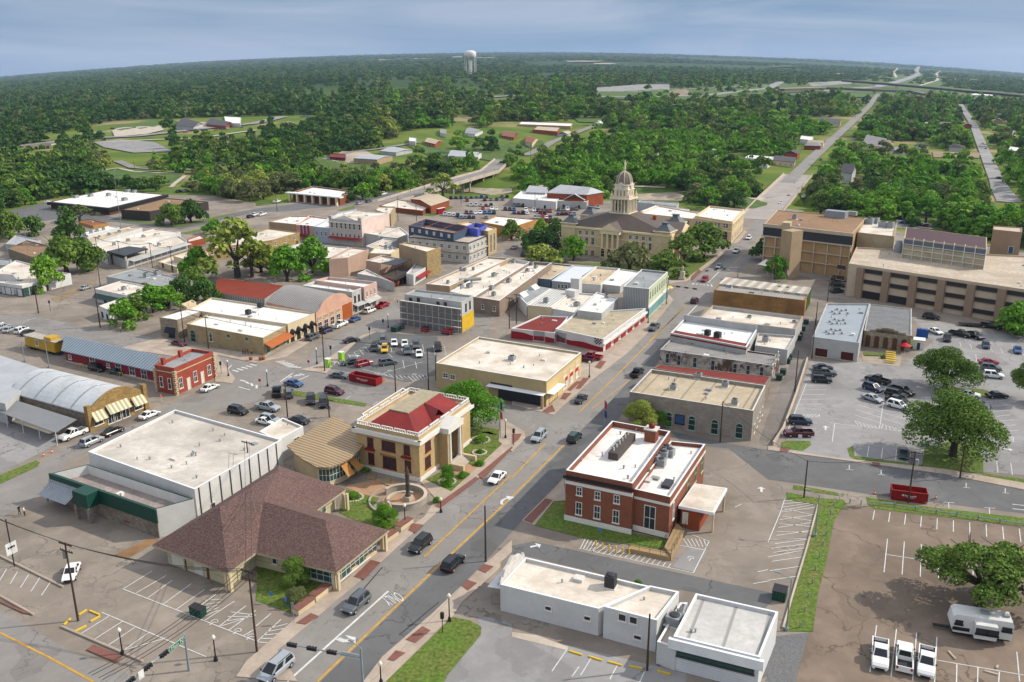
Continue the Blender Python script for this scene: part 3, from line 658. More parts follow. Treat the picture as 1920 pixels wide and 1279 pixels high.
# ---------------------------------------------------------------- light and sky
SUN_EL=math.radians(37); sx,sy=.985,.17
w=bpy.data.worlds.new('World'); scene.world=w; w.use_nodes=True; nt=w.node_tree; bg=nt.nodes['Background']
sky=nd(nt,'ShaderNodeTexSky',sky_type='NISHITA',sun_disc=False,sun_elevation=SUN_EL,sun_rotation=math.atan2(sx,sy),altitude=200,air_density=1.0,dust_density=.4,ozone_density=2.5)
tc=nd(nt,'ShaderNodeTexCoord'); mp=nd(nt,'ShaderNodeMapping'); nt.links.new(tc.outputs['Generated'],mp.inputs[0]); mp.inputs['Scale'].default_value=(1.6,1.6,14); mp.inputs['Rotation'].default_value=(.0,.12,0)
nz=nd(nt,'ShaderNodeTexNoise',Scale=1.7,Detail=7.0,Roughness=.55,Distortion=.6); nt.links.new(mp.outputs[0],nz.inputs['Vector'])
sp=nd(nt,'ShaderNodeSeparateXYZ'); nt.links.new(tc.outputs['Generated'],sp.inputs[0])
low=mixc(nt,ramp(nt,nz.outputs[0],.36,.64),(1.1,1.7,2.5),(2.15,2.5,3.15)); hi=mixc(nt,ramp(nt,nz.outputs[0],.3,.7),sky.outputs[0],(8.2,8.1,8.0))  # hi: sky above the view, brightened to add fill light
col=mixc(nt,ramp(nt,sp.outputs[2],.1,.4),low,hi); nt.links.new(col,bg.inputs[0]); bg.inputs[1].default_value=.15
sd=bpy.data.lights.new('sun','SUN'); so=bpy.data.objects.new('sun',sd); COL.objects.link(so); sd.energy=3.7; sd.angle=math.radians(.6); sd.color=(1,.92,.79)
v=Vector((sx*math.cos(SUN_EL),sy*math.cos(SUN_EL),math.sin(SUN_EL))); so.rotation_euler=v.to_track_quat('Z','Y').to_euler(); so.location=(0,0,200)
vs=scene.view_settings; vs.view_transform='Standard'; vs.look='None'; vs.exposure=0.42; vs.gamma=1
scene.cycles.max_bounces=5; scene.cycles.diffuse_bounces=2; scene.cycles.glossy_bounces=2; scene.cycles.transparent_max_bounces=8
# ================================================================ BUILDINGS
WROOF=M('white_membrane','#e0dcd6',.7,.13,.12,.12,'patch',k=3.0); WROOF2=M('cream_membrane','#dbd3c7',.8,.16,.15,.15,'patch',k=2.4,col2='#ab9b87'); TROOF=M('tan_gravel_roof','#c0b096',.9,.2,.12,.15,col2='#9a8970')
GROOF=M('grey_membrane','#8f9292',.8,.16,.12,.12,'patch',k=3); GRYRIB=M('grey_ribbed_metal','#9a9690',.55,.12,.3,.1,'rib',k=.9); BLUERIB=M('blue_ribbed_metal','#8795a0',.5,.1,.3,.1,'rib',k=1.0)
WHTRIB=M('white_ribbed_metal','#cfccc5',.5,.12,.3,.1,'rib',k=.9); REDB=M('red_brick','#84503c',.9,.13,.4,.12,'brick',k=.8); REDB2=M('bright_red_brick','#964434',.9,.15,.4,.1,'brick',k=.8)
CREAM=M('cream_stucco','#c4b392',.85,.12,.3,.08); YBRK=M('buff_brick','#b79d70',.9,.13,.4,.1,'brick',k=.8); WPAINT=M('white_painted_wall','#c3c2bf',.75,.1,.2,.06); PGREY=M('pale_grey_wall','#a9a9a6',.8,.14,.2,.08)
STONE=M('rough_limestone','#a89c88',.95,.2,.5,.2,'stone',k=1.0,bump=.4); STONEG=M('grey_limestone','#94897a',.95,.2,.4,.2,'stone',k=1.0,bump=.4); STONET=M('tan_limestone','#a5946f',.95,.15,.4,.12,'block',k=.7)
TANW=M('tan_wall','#a08a6e',.9,.15,.3,.1); COPE=M('pale_coping','#c9c4bb',.7,.15,.6,.1); COPW=M('white_coping','#d9dadb',.6,.08,.6,.05); GREENM=M('dark_green_metal','#16483a',.5,.12,.4,.1,'rib',k=.4)
WOODB=M('tan_board_wall','#9a7444',.85,.22,.2,.25,'board',k=1.5,col2='#6e4c2c'); DARKR=M('dark_red_trim','#7b2430',.6,.15,.8,.1)
# ---- red brick post office
po=bldg('brick_office','two storey red brick civic building with flat white roof beside the main street',T('b3 323,1028 722,1108 950,795 600,732'),(1,P1('a3 713,393')),REDB,WROOF,par=1.0,cope=COPW)
H=po.H
band(po,0,H-2.3,.55,.12,MWF,name='belt_course'); band(po,0,H-1.35,.5,.32,MBLK,name='cornice'); band(po,0,0,.95,.14,MWF,name='foundation_band'); band(po,0,-.8,1.0,.1,REDB,name='foundation')
winpx(po,0,T('a3 405,132 515,158 630,180'),1.0,1.5,'grid'); winpx(po,0,T('a3 402,235 512,258 625,284'),1.05,2.3,'grid')
band(po,3,H-2.3,.55,.12,MWF,name='belt_course'); wins(po,3,5,.12,.88,H-4.6,1.05,1.6,'grid'); wins(po,3,4,.12,.7,2.0,1.05,2.6,'grid')
vents(po,T('b3 650,815 415,975 670,1020 695,1080 745,795'))
mb=MB(DA); q=atroof(po,*P1('b3 660,905')); mb.box((q.x,q.y,po.rz),DA,1.7,9.5,1.3); mb.build('skylight',M('dark_shingle_curb','#4c443f',.8,.1),po.o)
for k in range(6):
    mb=MB(); z=q+DA*(-3.8+k*1.5)+DB*(-.2); mb.tube((z.x,z.y,po.rz+1.25),(z.x,z.y,po.rz+1.9),.12); mb.build('roof_vent',MWF,po.o)
mb=MB(DA); q=atroof(po,*P1('b3 835,850')); mb.box((q.x,q.y,po.rz),DA,2.0,2.0,2.2,0); mb.box((q.x,q.y,po.rz+2.2),DA,2.3,2.3,.2,1); mb.lathe((q.x,q.y,po.rz+2.4),[(.5,0),(.6,.5),(.2,.9)],8,2); mb.build('chimney',[REDB,COPE,MRED],po.o)
pw=bldg('brick_wing','lower red brick wing with air conditioners on its white roof behind the post office block',T('b3 735,1142 965,1190 1160,872 950,852'),(1,P1('a3 937,425')),REDB,WROOF,par=.7,cope=COPW,cat='building')
band(pw,0,pw.H-1.6,.4,.1,MWF,name='belt_course'); band(pw,1,pw.H-1.6,.4,.1,MWF,name='belt_course'); band(pw,0,.3,.9,.12,MWF,name='foundation_band')
winpx(pw,0,T('a3 828,292'),1.9,4.2,'grid'); wins(pw,1,3,.5,.92,2.8,1.6,3.4,'grid',fm=M('green_frame','#a9b48c',.6,.05)); wins(pw,1,1,.1,.1,2.5,.9,3.0,'grid')
hvac(pw,T('b3 855,985 895,1005 885,950 910,960 945,945 925,925'),1.5,1.3); vents(pw,T('b3 815,1055'),.8,.3,M('green_vent','#5d6f62'))
mb=MB(DA); q=atroof(pw,*P1('b3 932,1120')); mb.box((q.x,q.y,pw.rz),DA,1.4,2.6,.55); mb.build('roof_hatch',M('dark_hatch','#3b3d40',.6,.1),pw.o)
mb=MB(DA); q=atroof(pw,*P1('b3 815,1090')); mb.box((q.x,q.y,pw.rz),DA,1.2,1.6,.3); mb.build('roof_hatch',COPE,pw.o)
lp=bldg('loading_canopy','low flat concrete canopy roof over a brick loading dock behind the post office',T('a3 1000,215 1215,256 1297,108 1095,78'),(0,P1('a3 990,355')),REDB,WROOF2,par=.12,cope=COPW,nowall=True,cat='canopy')
mb=MB(DB); ps=inset([Vector(p) for p in lp.p],.05); mb.prism([(p.x,p.y) for p in ps],lp.zb+lp.H-.62,lp.zb+lp.H-.14,0,True,True); mb.build('fascia',COPW,lp.o)
mb=MB(DB); a,b2,c,d=lp.p; e=a+(b2-a)*.68; g=d+(c-d)*.68; ins=inset([a,e,g,d],.4); mb.prism([(p.x,p.y) for p in ins],lp.zb-.1,lp.zb+lp.H-.6); mb.build('dock_wall',M('orange_brick','#8c4526',.9,.12,.4,.1,'brick',k=.8),lp.o)
dn=Vector((DB.y,-DB.x,0)); dn=-DA; q=a+DB*1.2+DA*.3; place(winmesh(.9,2.1,'door',MWF,M('pale_door','#c9c7b5',.6,.05),'door'),lp.o,'door',(q.x,q.y,lp.zb+.9),-DA)
for s in (.1,.9):
    q=b2+(c-b2)*s-DB*.3; mb=MB(DB); mb.box((q.x,q.y,lp.zb),DB,.3,.3,lp.H-.6); mb.build('post',CREAM,lp.o)
# ramp and railings
mb=MB(DB); r1,r2,r3,r4=[P(*k) for k in T('a3 690,490 960,535 950,520 690,470')]
mb.prism([(k.x,k.y) for k in [P(*z) for z in T('a3 700,500 950,553 955,525 715,478')]],0,.7,0); mb.prism([(k.x,k.y) for k in [P(*z) for z in T('a3 915,500 955,553 1035,395 985,355')]],.0,1.0,0)
rp=thing('entrance_ramp','brick edged concrete ramp with railings behind the post office','ramp',P(*P1('a3 930,520'))); mb.build('ramp_base',M('ramp_concrete','#a08763',.9,.15),rp)
def railing(pts,h,parent,mat=None,name='railing',step=1.5,zb=0,mid=2):
    mb=MB()
    for a,b in zip(pts,pts[1:]):
        L=(b-a).length; n=max(1,int(L/step))
        for i in range(n+1):
            q=a+(b-a)*(i/n); mb.tube(q,q+Vector((0,0,h)),.035,n=4)
        for k in range(1,mid+1): z=Vector((0,0,h*k/mid)); mb.tube(a+z,b+z,.03,n=4)
    return mb.build(name,mat or MBLK,parent)
up=lambda s,z:[P(*k)+Vector((0,0,z)) for k in T(s)]
railing(up('a3 700,498 955,550',.7),1.0,rp); railing(up('a3 955,550 1040,390',1.0),1.0,rp); railing(up('a3 905,490 985,350',1.0),1.0,rp)
# ---- long white one-storey with stepped front
wb=bldg('white_building','long white single storey shop with flat roof and curved parapet sign beside the main street',T('p 936,1096 a3 520,838 838,705 80,528'),(0,P1('a2 1470,850')),WPAINT,WROOF2,par=.5,cope=COPW)
winpx(wb,0,T('a3 218,835 453,895'),1.0,.7,'fixed'); hvac(wb,T('a3 592,705'),1.6,1.7,MDK)
wb2=bldg('white_building','taller rear part of the long white shop with two square windows',T('a3 552,825 922,908 1005,735 830,698'),(1,P1('a3 862,1100')),WPAINT,WROOF2,par=.5,cope=COPW)
winpx(wb2,0,T('a3 663,890 730,907'),1.1,1.1,'fixed'); winpx(wb2,0,T('a3 755,1010'),1.1,.7,'fixed')
# curved street parapet
mb=MB(DA); A,B,u,nn,L=fframe(wb,3); pts=[]
prof=[(0,0),(.05,.9),(.12,.5),(.2,1.3),(.35,1.6),(.5,2.2),(.65,1.6),(.8,1.3),(.88,.5),(.95,.9),(1,0)]
for (s0,h0),(s1,h1) in zip(prof,prof[1:]):
    a=A+u*L*s0+nn*.05; b_=A+u*L*s1+nn*.05; z=wb.zb+wb.H-.3
    for off,fl in ((0,0),(.35,1)):
        vs=[(a.x+nn.x*off,a.y+nn.y*off,z),(b_.x+nn.x*off,b_.y+nn.y*off,z),(b_.x+nn.x*off,b_.y+nn.y*off,z+h1+.35),(a.x+nn.x*off,a.y+nn.y*off,z+h0+.35)]
        mb.poly(vs if fl else vs[::-1])
    mb.poly([(a.x,a.y,z+h0+.35),(b_.x,b_.y,z+h1+.35),(b_.x+nn.x*.35,b_.y+nn.y*.35,z+h1+.35),(a.x+nn.x*.35,a.y+nn.y*.35,z+h0+.35)])
mb.build('parapet',M('aged_white','#cfcac4',.7,.25,1.2,.3),wb.o)
awning(wb,3,.05,.95,3.2,2.2,.3,M('white_awning','#c9c9cc',.6,.1))
wb3=bldg('white_building','white metal clad box building with a dark ribbon window beside the gravel bed',T('a3 970,1003 1500,1130')+[(1459.5,1147)]+T('a3 1105,745'),(1,P1('a3 1472,1335')),M('white_clapboard','#c6c7c7',.7,.08,.3,.05,'board',k=.35),M('pale_seamed_roof','#bdbab5',.7,.15,.15,.15,'seam',k=4.2),par=.45,cope=COPW)
A,B,u,nn,L=fframe(wb3,0); q=A+u*(L*.5); place(winmesh(L*.9,1.1,'store',M('dark_frame',(.04,.05,.05),.5,0),GREENGL),wb3.o,'ribbon_window',(q.x,q.y,wb3.zb+wb3.H*.45),nn)
band(wb3,0,wb3.H-1.5,1.3,.5,COPW,name='fascia')
lpz=bldg('link_building','low white link with an air handler between the two white buildings',T('a3 885,1035 985,1075 1055,800 1010,800'),(0,P1('a3 865,1170')),WPAINT,CONC2,par=.3,cope=COPW)
hvac(lpz,T('a3 975,930'),1.8,1.2)
# ---- museum with red roof
mu=bldg('museum_building','two storey buff brick museum with red hipped roof white cornice and columned portico',T('b2 598,748 982,828 1282,612 922,548'),(1,P1('b2 985,1100')),YBRK,TROOF,par=.5,cope=COPW)
H=mu.H
for f in range(4): band(mu,f,H-1.5,.75,.6,MWF,name='cornice'); band(mu,f,0,.8,.18,MWF,name='foundation_band')
winpx(mu,0,T('b2 686,862'),1.3,1.9,'sash',MRED); winpx(mu,0,T('b2 693,958'),1.3,2.2,'sash',MRED); winpx(mu,0,T('b2 795,885'),2.9,1.9,'grid',MRED); winpx(mu,0,T('b2 802,985'),2.9,2.3,'grid',MRED); winpx(mu,0,T('b2 905,908'),1.3,1.9,'sash',MRED); winpx(mu,0,T('b2 912,1005'),1.3,2.2,'sash',MRED)
for s in (.22,.8):
    A,B,u,nn,L=fframe(mu,0); q=A+u*L*s; mb=MB(u); mb.box((q.x+nn.x*.2,q.y+nn.y*.2,mu.zb+4.1),u,.5,2.0,.35); mb.build('window_hood',MRED,mu.o)
band(mu,0,3.6,.3,.12,M('ochre_trim','#8f6a35'),.38,.62,name='spandrel')
winpx(mu,1,T('b2 1030,885 1218,745'),1.9,1.9,'grid',MRED); winpx(mu,1,T('b2 1030,978 1222,828'),1.9,2.3,'grid',MRED)
def polyroof(b,faces,mat,name='roof',z=None):
    """faces: lists of (px,py,h) with h above ground"""
    mb=MB(b.d)
    for f in faces:
        vs=[PZ(x,y,b.zb+h) for x,y,h in f]
        if (vs[1]-vs[0]).cross(vs[2]-vs[0]).z<0: vs=vs[::-1]
        mb.poly(vs)
    return mb.build(name,mat,b.o)
RRED=M('red_seam_metal','#86231d',.5,.25,.3,.2,'seam',k=.6); ps=inset(mu.p,1.5); z0=mu.zb+H-.45; z1=mu.zb+H+1.3
def lerp(a,b,t): return a+(b-a)*t
W,S,E,N=ps; cen=mu.c
tops=[W+(S-W)*.22+(N-W)*.25,W+(S-W)*.62+(N-W)*.25,W+(S-W)*.62+(N-W)*.97,W+(S-W)*.22+(N-W)*.97]
mb=MB(mu.d); rr=[W,S,E,N]
for i in range(4):
    j=(i+1)%4; a,b_,c,d=rr[i],rr[j],tops[j],tops[i]; mb.poly([(a.x,a.y,z0),(b_.x,b_.y,z0),(c.x,c.y,z1),(d.x,d.y,z1)] if mu.sg>0 else [(b_.x,b_.y,z0),(a.x,a.y,z0),(d.x,d.y,z1),(c.x,c.y,z1)])
# cross gable towards the street
m1,m2=lerp(S,E,.36),lerp(S,E,.64); mm=(m1+m2)/2; bk=lerp(tops[1],tops[2],.5); rz=z1+.15
for a in (m1,m2):
    vs=[Vector((a.x,a.y,z0+.02)),Vector((mm.x,mm.y,rz)),Vector((bk.x,bk.y,rz)),Vector((lerp(a,bk,.8).x,lerp(a,bk,.8).y,z0+1.3))]
    if (vs[1]-vs[0]).cross(vs[2]-vs[0]).z<0: vs=vs[::-1]
    mb.poly(vs)
mb.build('red_roof',RRED,mu.o)
mb=MB(mu.d); mb.prism([(p.x,p.y) for p in tops],z1-.25,z1+.2); mb.build('roof_deck',M('chipped_roof','#b7ab90',.9,.3,1.2,.5,col2='#8f826a'),mu.o)
for f in range(4): # parapet balustrade
    A,B,u,nn,L=fframe(mu,f); k=5
    for i in range(k):
        s0=(i+.08)/k; s1=(i+.92)/k; a=A+u*L*s0-nn*.25; b_=A+u*L*s1-nn*.25; mb=MB(u); mb.prism([a,b_,b_+nn*.22,a+nn*.22],mu.zb+H+.5,mu.zb+H+.65)
        n=int(L*(s1-s0)/.5)
        for t in range(n+1):
            q=lerp(a,b_,t/n)+nn*.11; mb.box((q.x,q.y,mu.zb+H),u,.14,.18,.5)
        mb.build('balustrade',MWF,mu.o)
# portico
A,B,u,nn,L=fframe(mu,1); mid=A+u*L*.5; hw=2.9
mb=MB(u); mb.prism([mid-u*hw,mid+u*hw,mid+u*hw+nn*2.2,mid-u*hw+nn*2.2],mu.zb+H-1.9,mu.zb+H-.8); z=mu.zb+H-.8
a,b_,c,d=[mid-u*(hw+.2)+nn*2.4,mid+u*(hw+.2)+nn*2.4,mid+u*(hw+.2),mid-u*(hw+.2)]; t1=mid+nn*2.4; t2=mid
mb.add([(a.x,a.y,z),(b_.x,b_.y,z),(t1.x,t1.y,z+1.4),(d.x,d.y,z),(c.x,c.y,z),(t2.x,t2.y,z+1.4)],[[0,1,2],[1,4,5,2],[3,0,2,5],[0,3,4,1]]); mb.build('pediment',MWF,mu.o)
for s in (-1,1):
    mb=MB(u); q=mid+u*(s*1.9)+nn*1.8; mb.box((q.x,q.y,mu.zb),u,.9,.9,1.0); mb.tube((q.x,q.y,mu.zb+1.0),(q.x,q.y,mu.zb+H-1.9),.4,.33,n=12); mb.build('column',MWF,mu.o)
    mb=MB(u); q=mid+u*(s*2.75)+nn*1.0; mb.box((q.x,q.y,mu.zb),u,2.0,.5,H-1.9); mb.build('pier',YBRK,mu.o)
    mb=MB(u); q=mid+u*(s*2.4)+nn*3.4; mb.box((q.x,q.y,mu.zb),u,3.2,.6,1.0); mb.build('stair_wall',CREAM,mu.o)
q=mid; place(winmesh(1.5,2.8,'door',MRED,MRED,'door'),mu.o,'door',(q.x,q.y,mu.zb+1.0),nn); place(winmesh(1.5,1.8,'sash',MRED,GLS),mu.o,'window',(q.x,q.y,mu.zb+4.4),nn)
mb=MB(u)
for k in range(5): q=mid+nn*(2.0+.45*k); mb.box((q.x,q.y,mu.zb),u,.5,4.0,1.0-.2*k)
mb.build('steps',CONC2,mu.o)
# rear annex of museum
an=bldg('museum_annex','pale flat roofed rear annex with white cornice behind the red roofed museum',T('b2 598,690 670,720 930,560 880,535'),(0,P1('b2 640,790')),YBRK,CONC2,par=.7,cope=COPW)
# ---- tan curved roof hall
hall=thing('curved_roof_hall','single storey glass fronted hall with a tan ribbed roof curving along its front edge','building',P(*P1('b2 500,1120')))
z=4.2; rim=T('b2 185,880 240,935 300,975 365,1010 440,1012 510,985 570,950 620,905 655,860 640,810 470,700'); hh=[4.6,4.4,4.2,4.0,4.0,4.1,4.3,4.5,4.8,5.2,6.2]
_g,Hh=hfrom(P1('b2 500,1118'),P1('b2 510,985')); dz=Hh-4.1
vs=[PZ(x,y,h+dz) for (x,y),h in zip(rim,hh)]; mb=MB((vs[0]-vs[-1]).normalized()); c=PZ(*P1('b2 420,860'),5.0+dz); mb.flat=True
mb.add(vs+[c],[[i,(i+1)%len(vs),len(vs)] for i in range(len(vs))]); mb.add([v-Vector((0,0,.3)) for v in vs]+vs,[[i,(i+1)%len(vs),(i+1)%len(vs)+len(vs),i+len(vs)] for i in range(len(vs))])
mb.build('roof',M('tan_ribbed_metal','#a58e6d',.55,.08,.3,.05,'rib',k=.7),hall,)
c=c.copy(); ins=[v+(Vector((c.x,c.y,v.z))-v).normalized()*1.1 for v in vs]
mb=MB(DA); fr=MB(DA)
for i in range(3,8):
    a,b_=ins[i],ins[i+1]; mb.poly([(a.x,a.y,.9),(b_.x,b_.y,.9),(b_.x,b_.y,b_.z-.35),(a.x,a.y,a.z-.35)]); mb.poly([(a.x,a.y,-.2),(b_.x,b_.y,-.2),(b_.x,b_.y,.9),(a.x,a.y,.9)],1)
    for k in range(3):
        q=lerp(a,b_,k/3); fr.tube((q.x,q.y,.9),(q.x,q.y,q.z-.35),.06,n=4)
    for zz in (.95,2.1,3.3): fr.tube((a.x,a.y,zz),(b_.x,b_.y,zz),.06,n=4)
mb.build('glass_wall',[GREENGL,CREAM],hall); fr.build('window_frame',MWF,hall)
mb=MB(DA)
for i in list(range(0,3))+[8,9,10]:
    a,b_=ins[i],ins[(i+1)%len(ins)]; mb.poly([(a.x,a.y,-.2),(b_.x,b_.y,-.2),(b_.x,b_.y,b_.z-.3),(a.x,a.y,a.z-.3)])
mb.build('wall',CREAM,hall)
for i,t0 in ((5,.1),(6,.1)):
    a=lerp(ins[i],ins[i+1],t0); b_=lerp(ins[i],ins[i+1],.9); n=Vector((b_.y-a.y,a.x-b_.x,0)).normalized(); 
    if n.dot(a-Vector((c.x,c.y,a.z)))<0: n=-n
    mb=MB(DA); A1=Vector((a.x,a.y,3.4)); B1=Vector((b_.x,b_.y,3.4)); C1=B1+n*1.8-Vector((0,0,1.9)); D1=A1+n*1.8-Vector((0,0,1.9)); mb.add([A1,B1,C1,D1]+[v-Vector((0,0,.06)) for v in(A1,B1,C1,D1)],[[0,1,2,3],[7,6,5,4],[0,4,5,1],[1,5,6,2],[2,6,7,3],[3,7,4,0]]); mb.build('awning',M('tan_canvas','#a9783f',.8,.06),hall)
# ---- brown hipped roof offices
br=thing('brown_roof_office','L shaped cream office with a wide brown shingle hipped roof beside the parking lot','building',P(*P1('a2 40,640')))
br['_o']=tuple(br.location); SH=M('brown_shingle','#66504a',.9,.2,.35,.5,'shingle',k=.45,col2='#4c3a35',bump=.4)
ze=3.4; zr=8.2
A1=[(*q,h) for q,h in zip(T('a1 915,455 1370,625 a2 0,500 a2 485,620 a2 800,365 a2 365,245 a2 540,120')+T('b2 135,1000 b2 240,950 b1 1480,1070'),[ze]*10)]
Wp,Sp,I1,S2,E2,I2,E3,N1,N2,N3=[PZ(*q) for q in A1]
ap=PZ(*P1('a1 1320,225'),zr); rj=PZ(*P1('a2 45,192'),zr-.6); ap2=PZ(*P1('a2 415,305'),zr-1.2); rn=PZ(*P1('b2 130,1028'),zr); 
mb=MB(DA)
def rf(*v):
    v=list(v)
    if (v[1]-v[0]).cross(v[2]-v[0]).z<0: v=v[::-1]
    mb.poly(v)
rf(Wp,Sp,ap); rf(Sp,I1,rj,ap); rf(I1,S2,ap2,rj); rf(S2,E2,ap2); rf(E2,I2,rj,ap2); rf(I2,E3,rn,rj); rf(rj,rn,ap) ; rf(E3,N1,rn); NW=Wp+(N1-Sp)*1.0; NW=N3 if False else Wp+(rn-ap)*1.15; NW.z=ze; rf(Wp,ap,rn,NW); rf(NW,rn,N1)
rm=mb.build('roof',SH,br)
mb=MB(DA); ev=[Wp,Sp,I1,S2,E2,I2,E3,N1,NW]; lo=[v-Vector((0,0,.35)) for v in ev]; n=len(ev)
mb.add(lo+ev,[[i,(i+1)%n,n+(i+1)%n,n+i] for i in range(n)]+[list(range(n))[::-1]]); mb.build('fascia',M('tan_trim','#a59a80',.7,.08),br)
cw=M('cream_panel_wall','#b5ab8b',.85,.1,.3,.06,'board',k=1.2); mb=MB(DA); ww=inset([Vector((v.x,v.y,0)) for v in ev],1.4); mb.prism([(v.x,v.y) for v in ww],-.3,ze-.3,0,False); mb.build('wall',cw,br)
def onseg(a,b_,pts,w,h,zb,st,fm=None,gm=None,name='window',n=None,parent=None,org=None):
    u=(b_-a); u.z=0; L=u.length; u/=L; nn=Vector((u.y,-u.x,0))
    if n is not None and nn.dot(n)<0: nn=-nn
    me=winmesh(w,h,st,fm or MWF,gm or GLS,name)
    for s in pts: q=a+u*(L*s); place(me,parent,name,(q.x,q.y,zb),nn)
toC=-DA
onseg(ww[0],ww[1],[.18],3.0,2.4,.1,'panel',cw,M('pale_door','#c9c7b5'),'garage_door',toC,br); onseg(ww[0],ww[1],[.52],1.8,2.4,.1,'door',MWF,M('pale_door','#c9c7b5'),'door',toC,br); onseg(ww[0],ww[1],[.3,.67],.4,2.9,.0,'panel',M('rust_trim','#7a4a2a'),M('rust_trim','#7a4a2a'),'downspout',toC,br)
onseg(ww[2],ww[3],[.25,.4],.9,1.2,1.2,'fixed',n=toC,parent=br); onseg(ww[2],ww[3],[.78],6.5,2.0,.4,'store',MWF,GREENGL,n=toC,parent=br); onseg(ww[3],ww[4],[.45],11,2.2,.3,'store',MWF,GREENGL,n=DB,parent=br); onseg(ww[5],ww[6],[.6],1.2,1.8,.8,'sash',MWF,GREENGL,n=toC,parent=br); onseg(ww[1],ww[2],[.5],2.4,2.2,.1,'panel',cw,cw,'garage_door',DB,br)
for v in (Sp,S2,E2,E3):
    q=v+(Vector((ap2.x,ap2.y,0))-Vector((v.x,v.y,0))).normalized()*.9 if v is not Sp else v+(Vector((ap.x,ap.y,0))-Vector((v.x,v.y,0))).normalized()*.9
    for s in (-.35,.35):
        mb=MB(DA); mb.box((q.x+DB.x*s,q.y+DB.y*s,0),DA,.35,.5,ze-.3); mb.build('post',CREAM,br)
# ---- long roof warehouse with green front
lr=bldg('long_white_building','large white walled building with a broad seamed flat roof and drainpipes on its long side',T('b1 528,917 1166,1143 b2 155,845 b1 1050,665'),6.3,WPAINT,M('seamed_flat_roof','#cfc8bd',.8,.15,.12,.2,'patch',k=2.2,col2='#9c9388'),par=.5,cope=COPW)
A,B,u,nn,L=fframe(lr,1)
for i in range(9):
    q=A+u*(L*(.04+i*.11))+nn*.1; mb=MB(); mb.tube((q.x,q.y,.1),(q.x,q.y,lr.H-.1),.09,n=5); mb.build('drainpipe',M('dark_pipe','#5c5a55'),lr.o)
wins(lr,1,1,.16,.16,.1,1.1,2.2,'door',MWF,M('brown_door','#3f2f26'),'door'); vents(lr,T('b1 1035,745 1320,855 725,890 900,965 1030,1015 1180,1075 1465,910'),.4); vents(lr,T('b1 1150,945 1160,935 1175,942'),.6)
gf=bldg('green_front_store','low store with a dark green metal front parapet rough stone base and curved silver awning',T('a1 305,25 945,240 1165,178 528,-30'),(1,P1('a1 958,413')),WPAINT,M('worn_white_roof','#a2968f',.9,.3,.35,.4,col2='#7d716a'),par=1.7,cope=GREENM)
band(gf,0,gf.H-2.35,2.4,.25,GREENM,name='green_parapet'); A,B,u,nn,L=fframe(gf,0); band(gf,0,0,gf.H-2.3,.12,STONEG,name='stone_front')
mb=MB(u); q=A+u*L*.42+nn*1.2; mb.box((q.x,q.y,gf.H-2.3),u,2.6,3.6,2.4,0); mb.build('entry_parapet',GREENM,gf.o)
for s in (-1.6,1.6):
    mb=MB(u); z=q+u*s+nn*1.0; mb.box((z.x,z.y,0),u,.6,.6,gf.H-2.3); mb.build('pillar',STONEG,gf.o)
mb=MB(u); a=A+u*(-.3)+nn*.3; b_=A+u*L*.27+nn*.3; k=6
for i in range(k):
    t0,t1=i/k,(i+1)/k; f=lambda t:(2.6*t**.6*0+2.4*(t**1.6), -2.0*t**.75)
    o0,z0_=f(t0); o1,z1_=f(t1); Z=gf.H-.9
    mb.poly([(a.x+nn.x*o0,a.y+nn.y*o0,Z+z0_),(a.x+nn.x*o1,a.y+nn.y*o1,Z+z1_),(b_.x+nn.x*o1,b_.y+nn.y*o1,Z+z1_),(b_.x+nn.x*o0,b_.y+nn.y*o0,Z+z0_)])
mb.build('awning',M('silver_metal','#a9afb5',.45,.35,.8,.4,'rib',k=.5),gf.o)
wins(gf,0,1,.72,.72,1.0,1.1,1.3,'arch',M('dark_red_trim','#7b2430'),GLS); wins(gf,0,1,.55,.55,.05,2.0,2.2,'door',MBLK,GLS,'door'); wins(gf,0,1,.42,.42,.1,1.0,2.1,'door',MWF,GLS,'door')
ax=bldg('white_annex','small white annex with a peeling flat roof at the end of the long white building',T('b2 20,795 130,850 283,765 160,713'),4.6,WPAINT,WROOF2,par=.4,cope=COPW)
wins(ax,1,1,.7,.7,.6,1.6,2.6,'grid'); 
ax2=bldg('white_annex','narrow white lean-to between the long building and the tan curved roof',T('b2 0,905 60,965 135,880 20,800'),4.0,WPAINT,WROOF2,par=.3,cope=COPW)
# ---- brick storefront with quoins and depot
rb=bldg('brick_store','red brick single storey corner shop with pale stone quoins and white framed windows',T('b1 925,397 1062,418 1277,318 1150,298'),(1,P1('b1 1062,580')),REDB2,GROOF,par=.7,cope=REDB2)
winpx(rb,0,T('b1 968,497 1018,510'),1.0,2.6,'sash'); winpx(rb,1,T('b1 1083,505 1170,467 1253,428'),1.2,2.6,'sash'); winpx(rb,1,T('b1 1130,490 1213,460'),1.1,2.9,'door',MWF,M('pale_door','#c9c7b5'),'door')
for f in (0,1):
    band(rb,f,rb.H-1.3,.22,.1,M('quoin_stone','#b9a988',.9,.15,1),name='belt_course')
for i in (0,1,2):
    p=rb.p[i]; mb=MB(rb.d)
    for k in range(int(rb.H/.5)): mb.box((p.x,p.y,rb.zb+k*.5),rb.d,.62 if k%2 else .85,.85 if k%2 else .62,.28)
    mb.build('quoins',M('quoin_stone'),rb.o)
for px in T('b1 978,370 1080,325'):
    q=PZ(*px,rb.rz+1); mb=MB(rb.d); mb.box((q.x,q.y,rb.rz),rb.d,.8,.8,1.6); mb.build('chimney',REDB2,rb.o)
A,B,u,nn,L=fframe(rb,2); awning(rb,2,.1,.6,3,2,.3,M('silver_metal'))
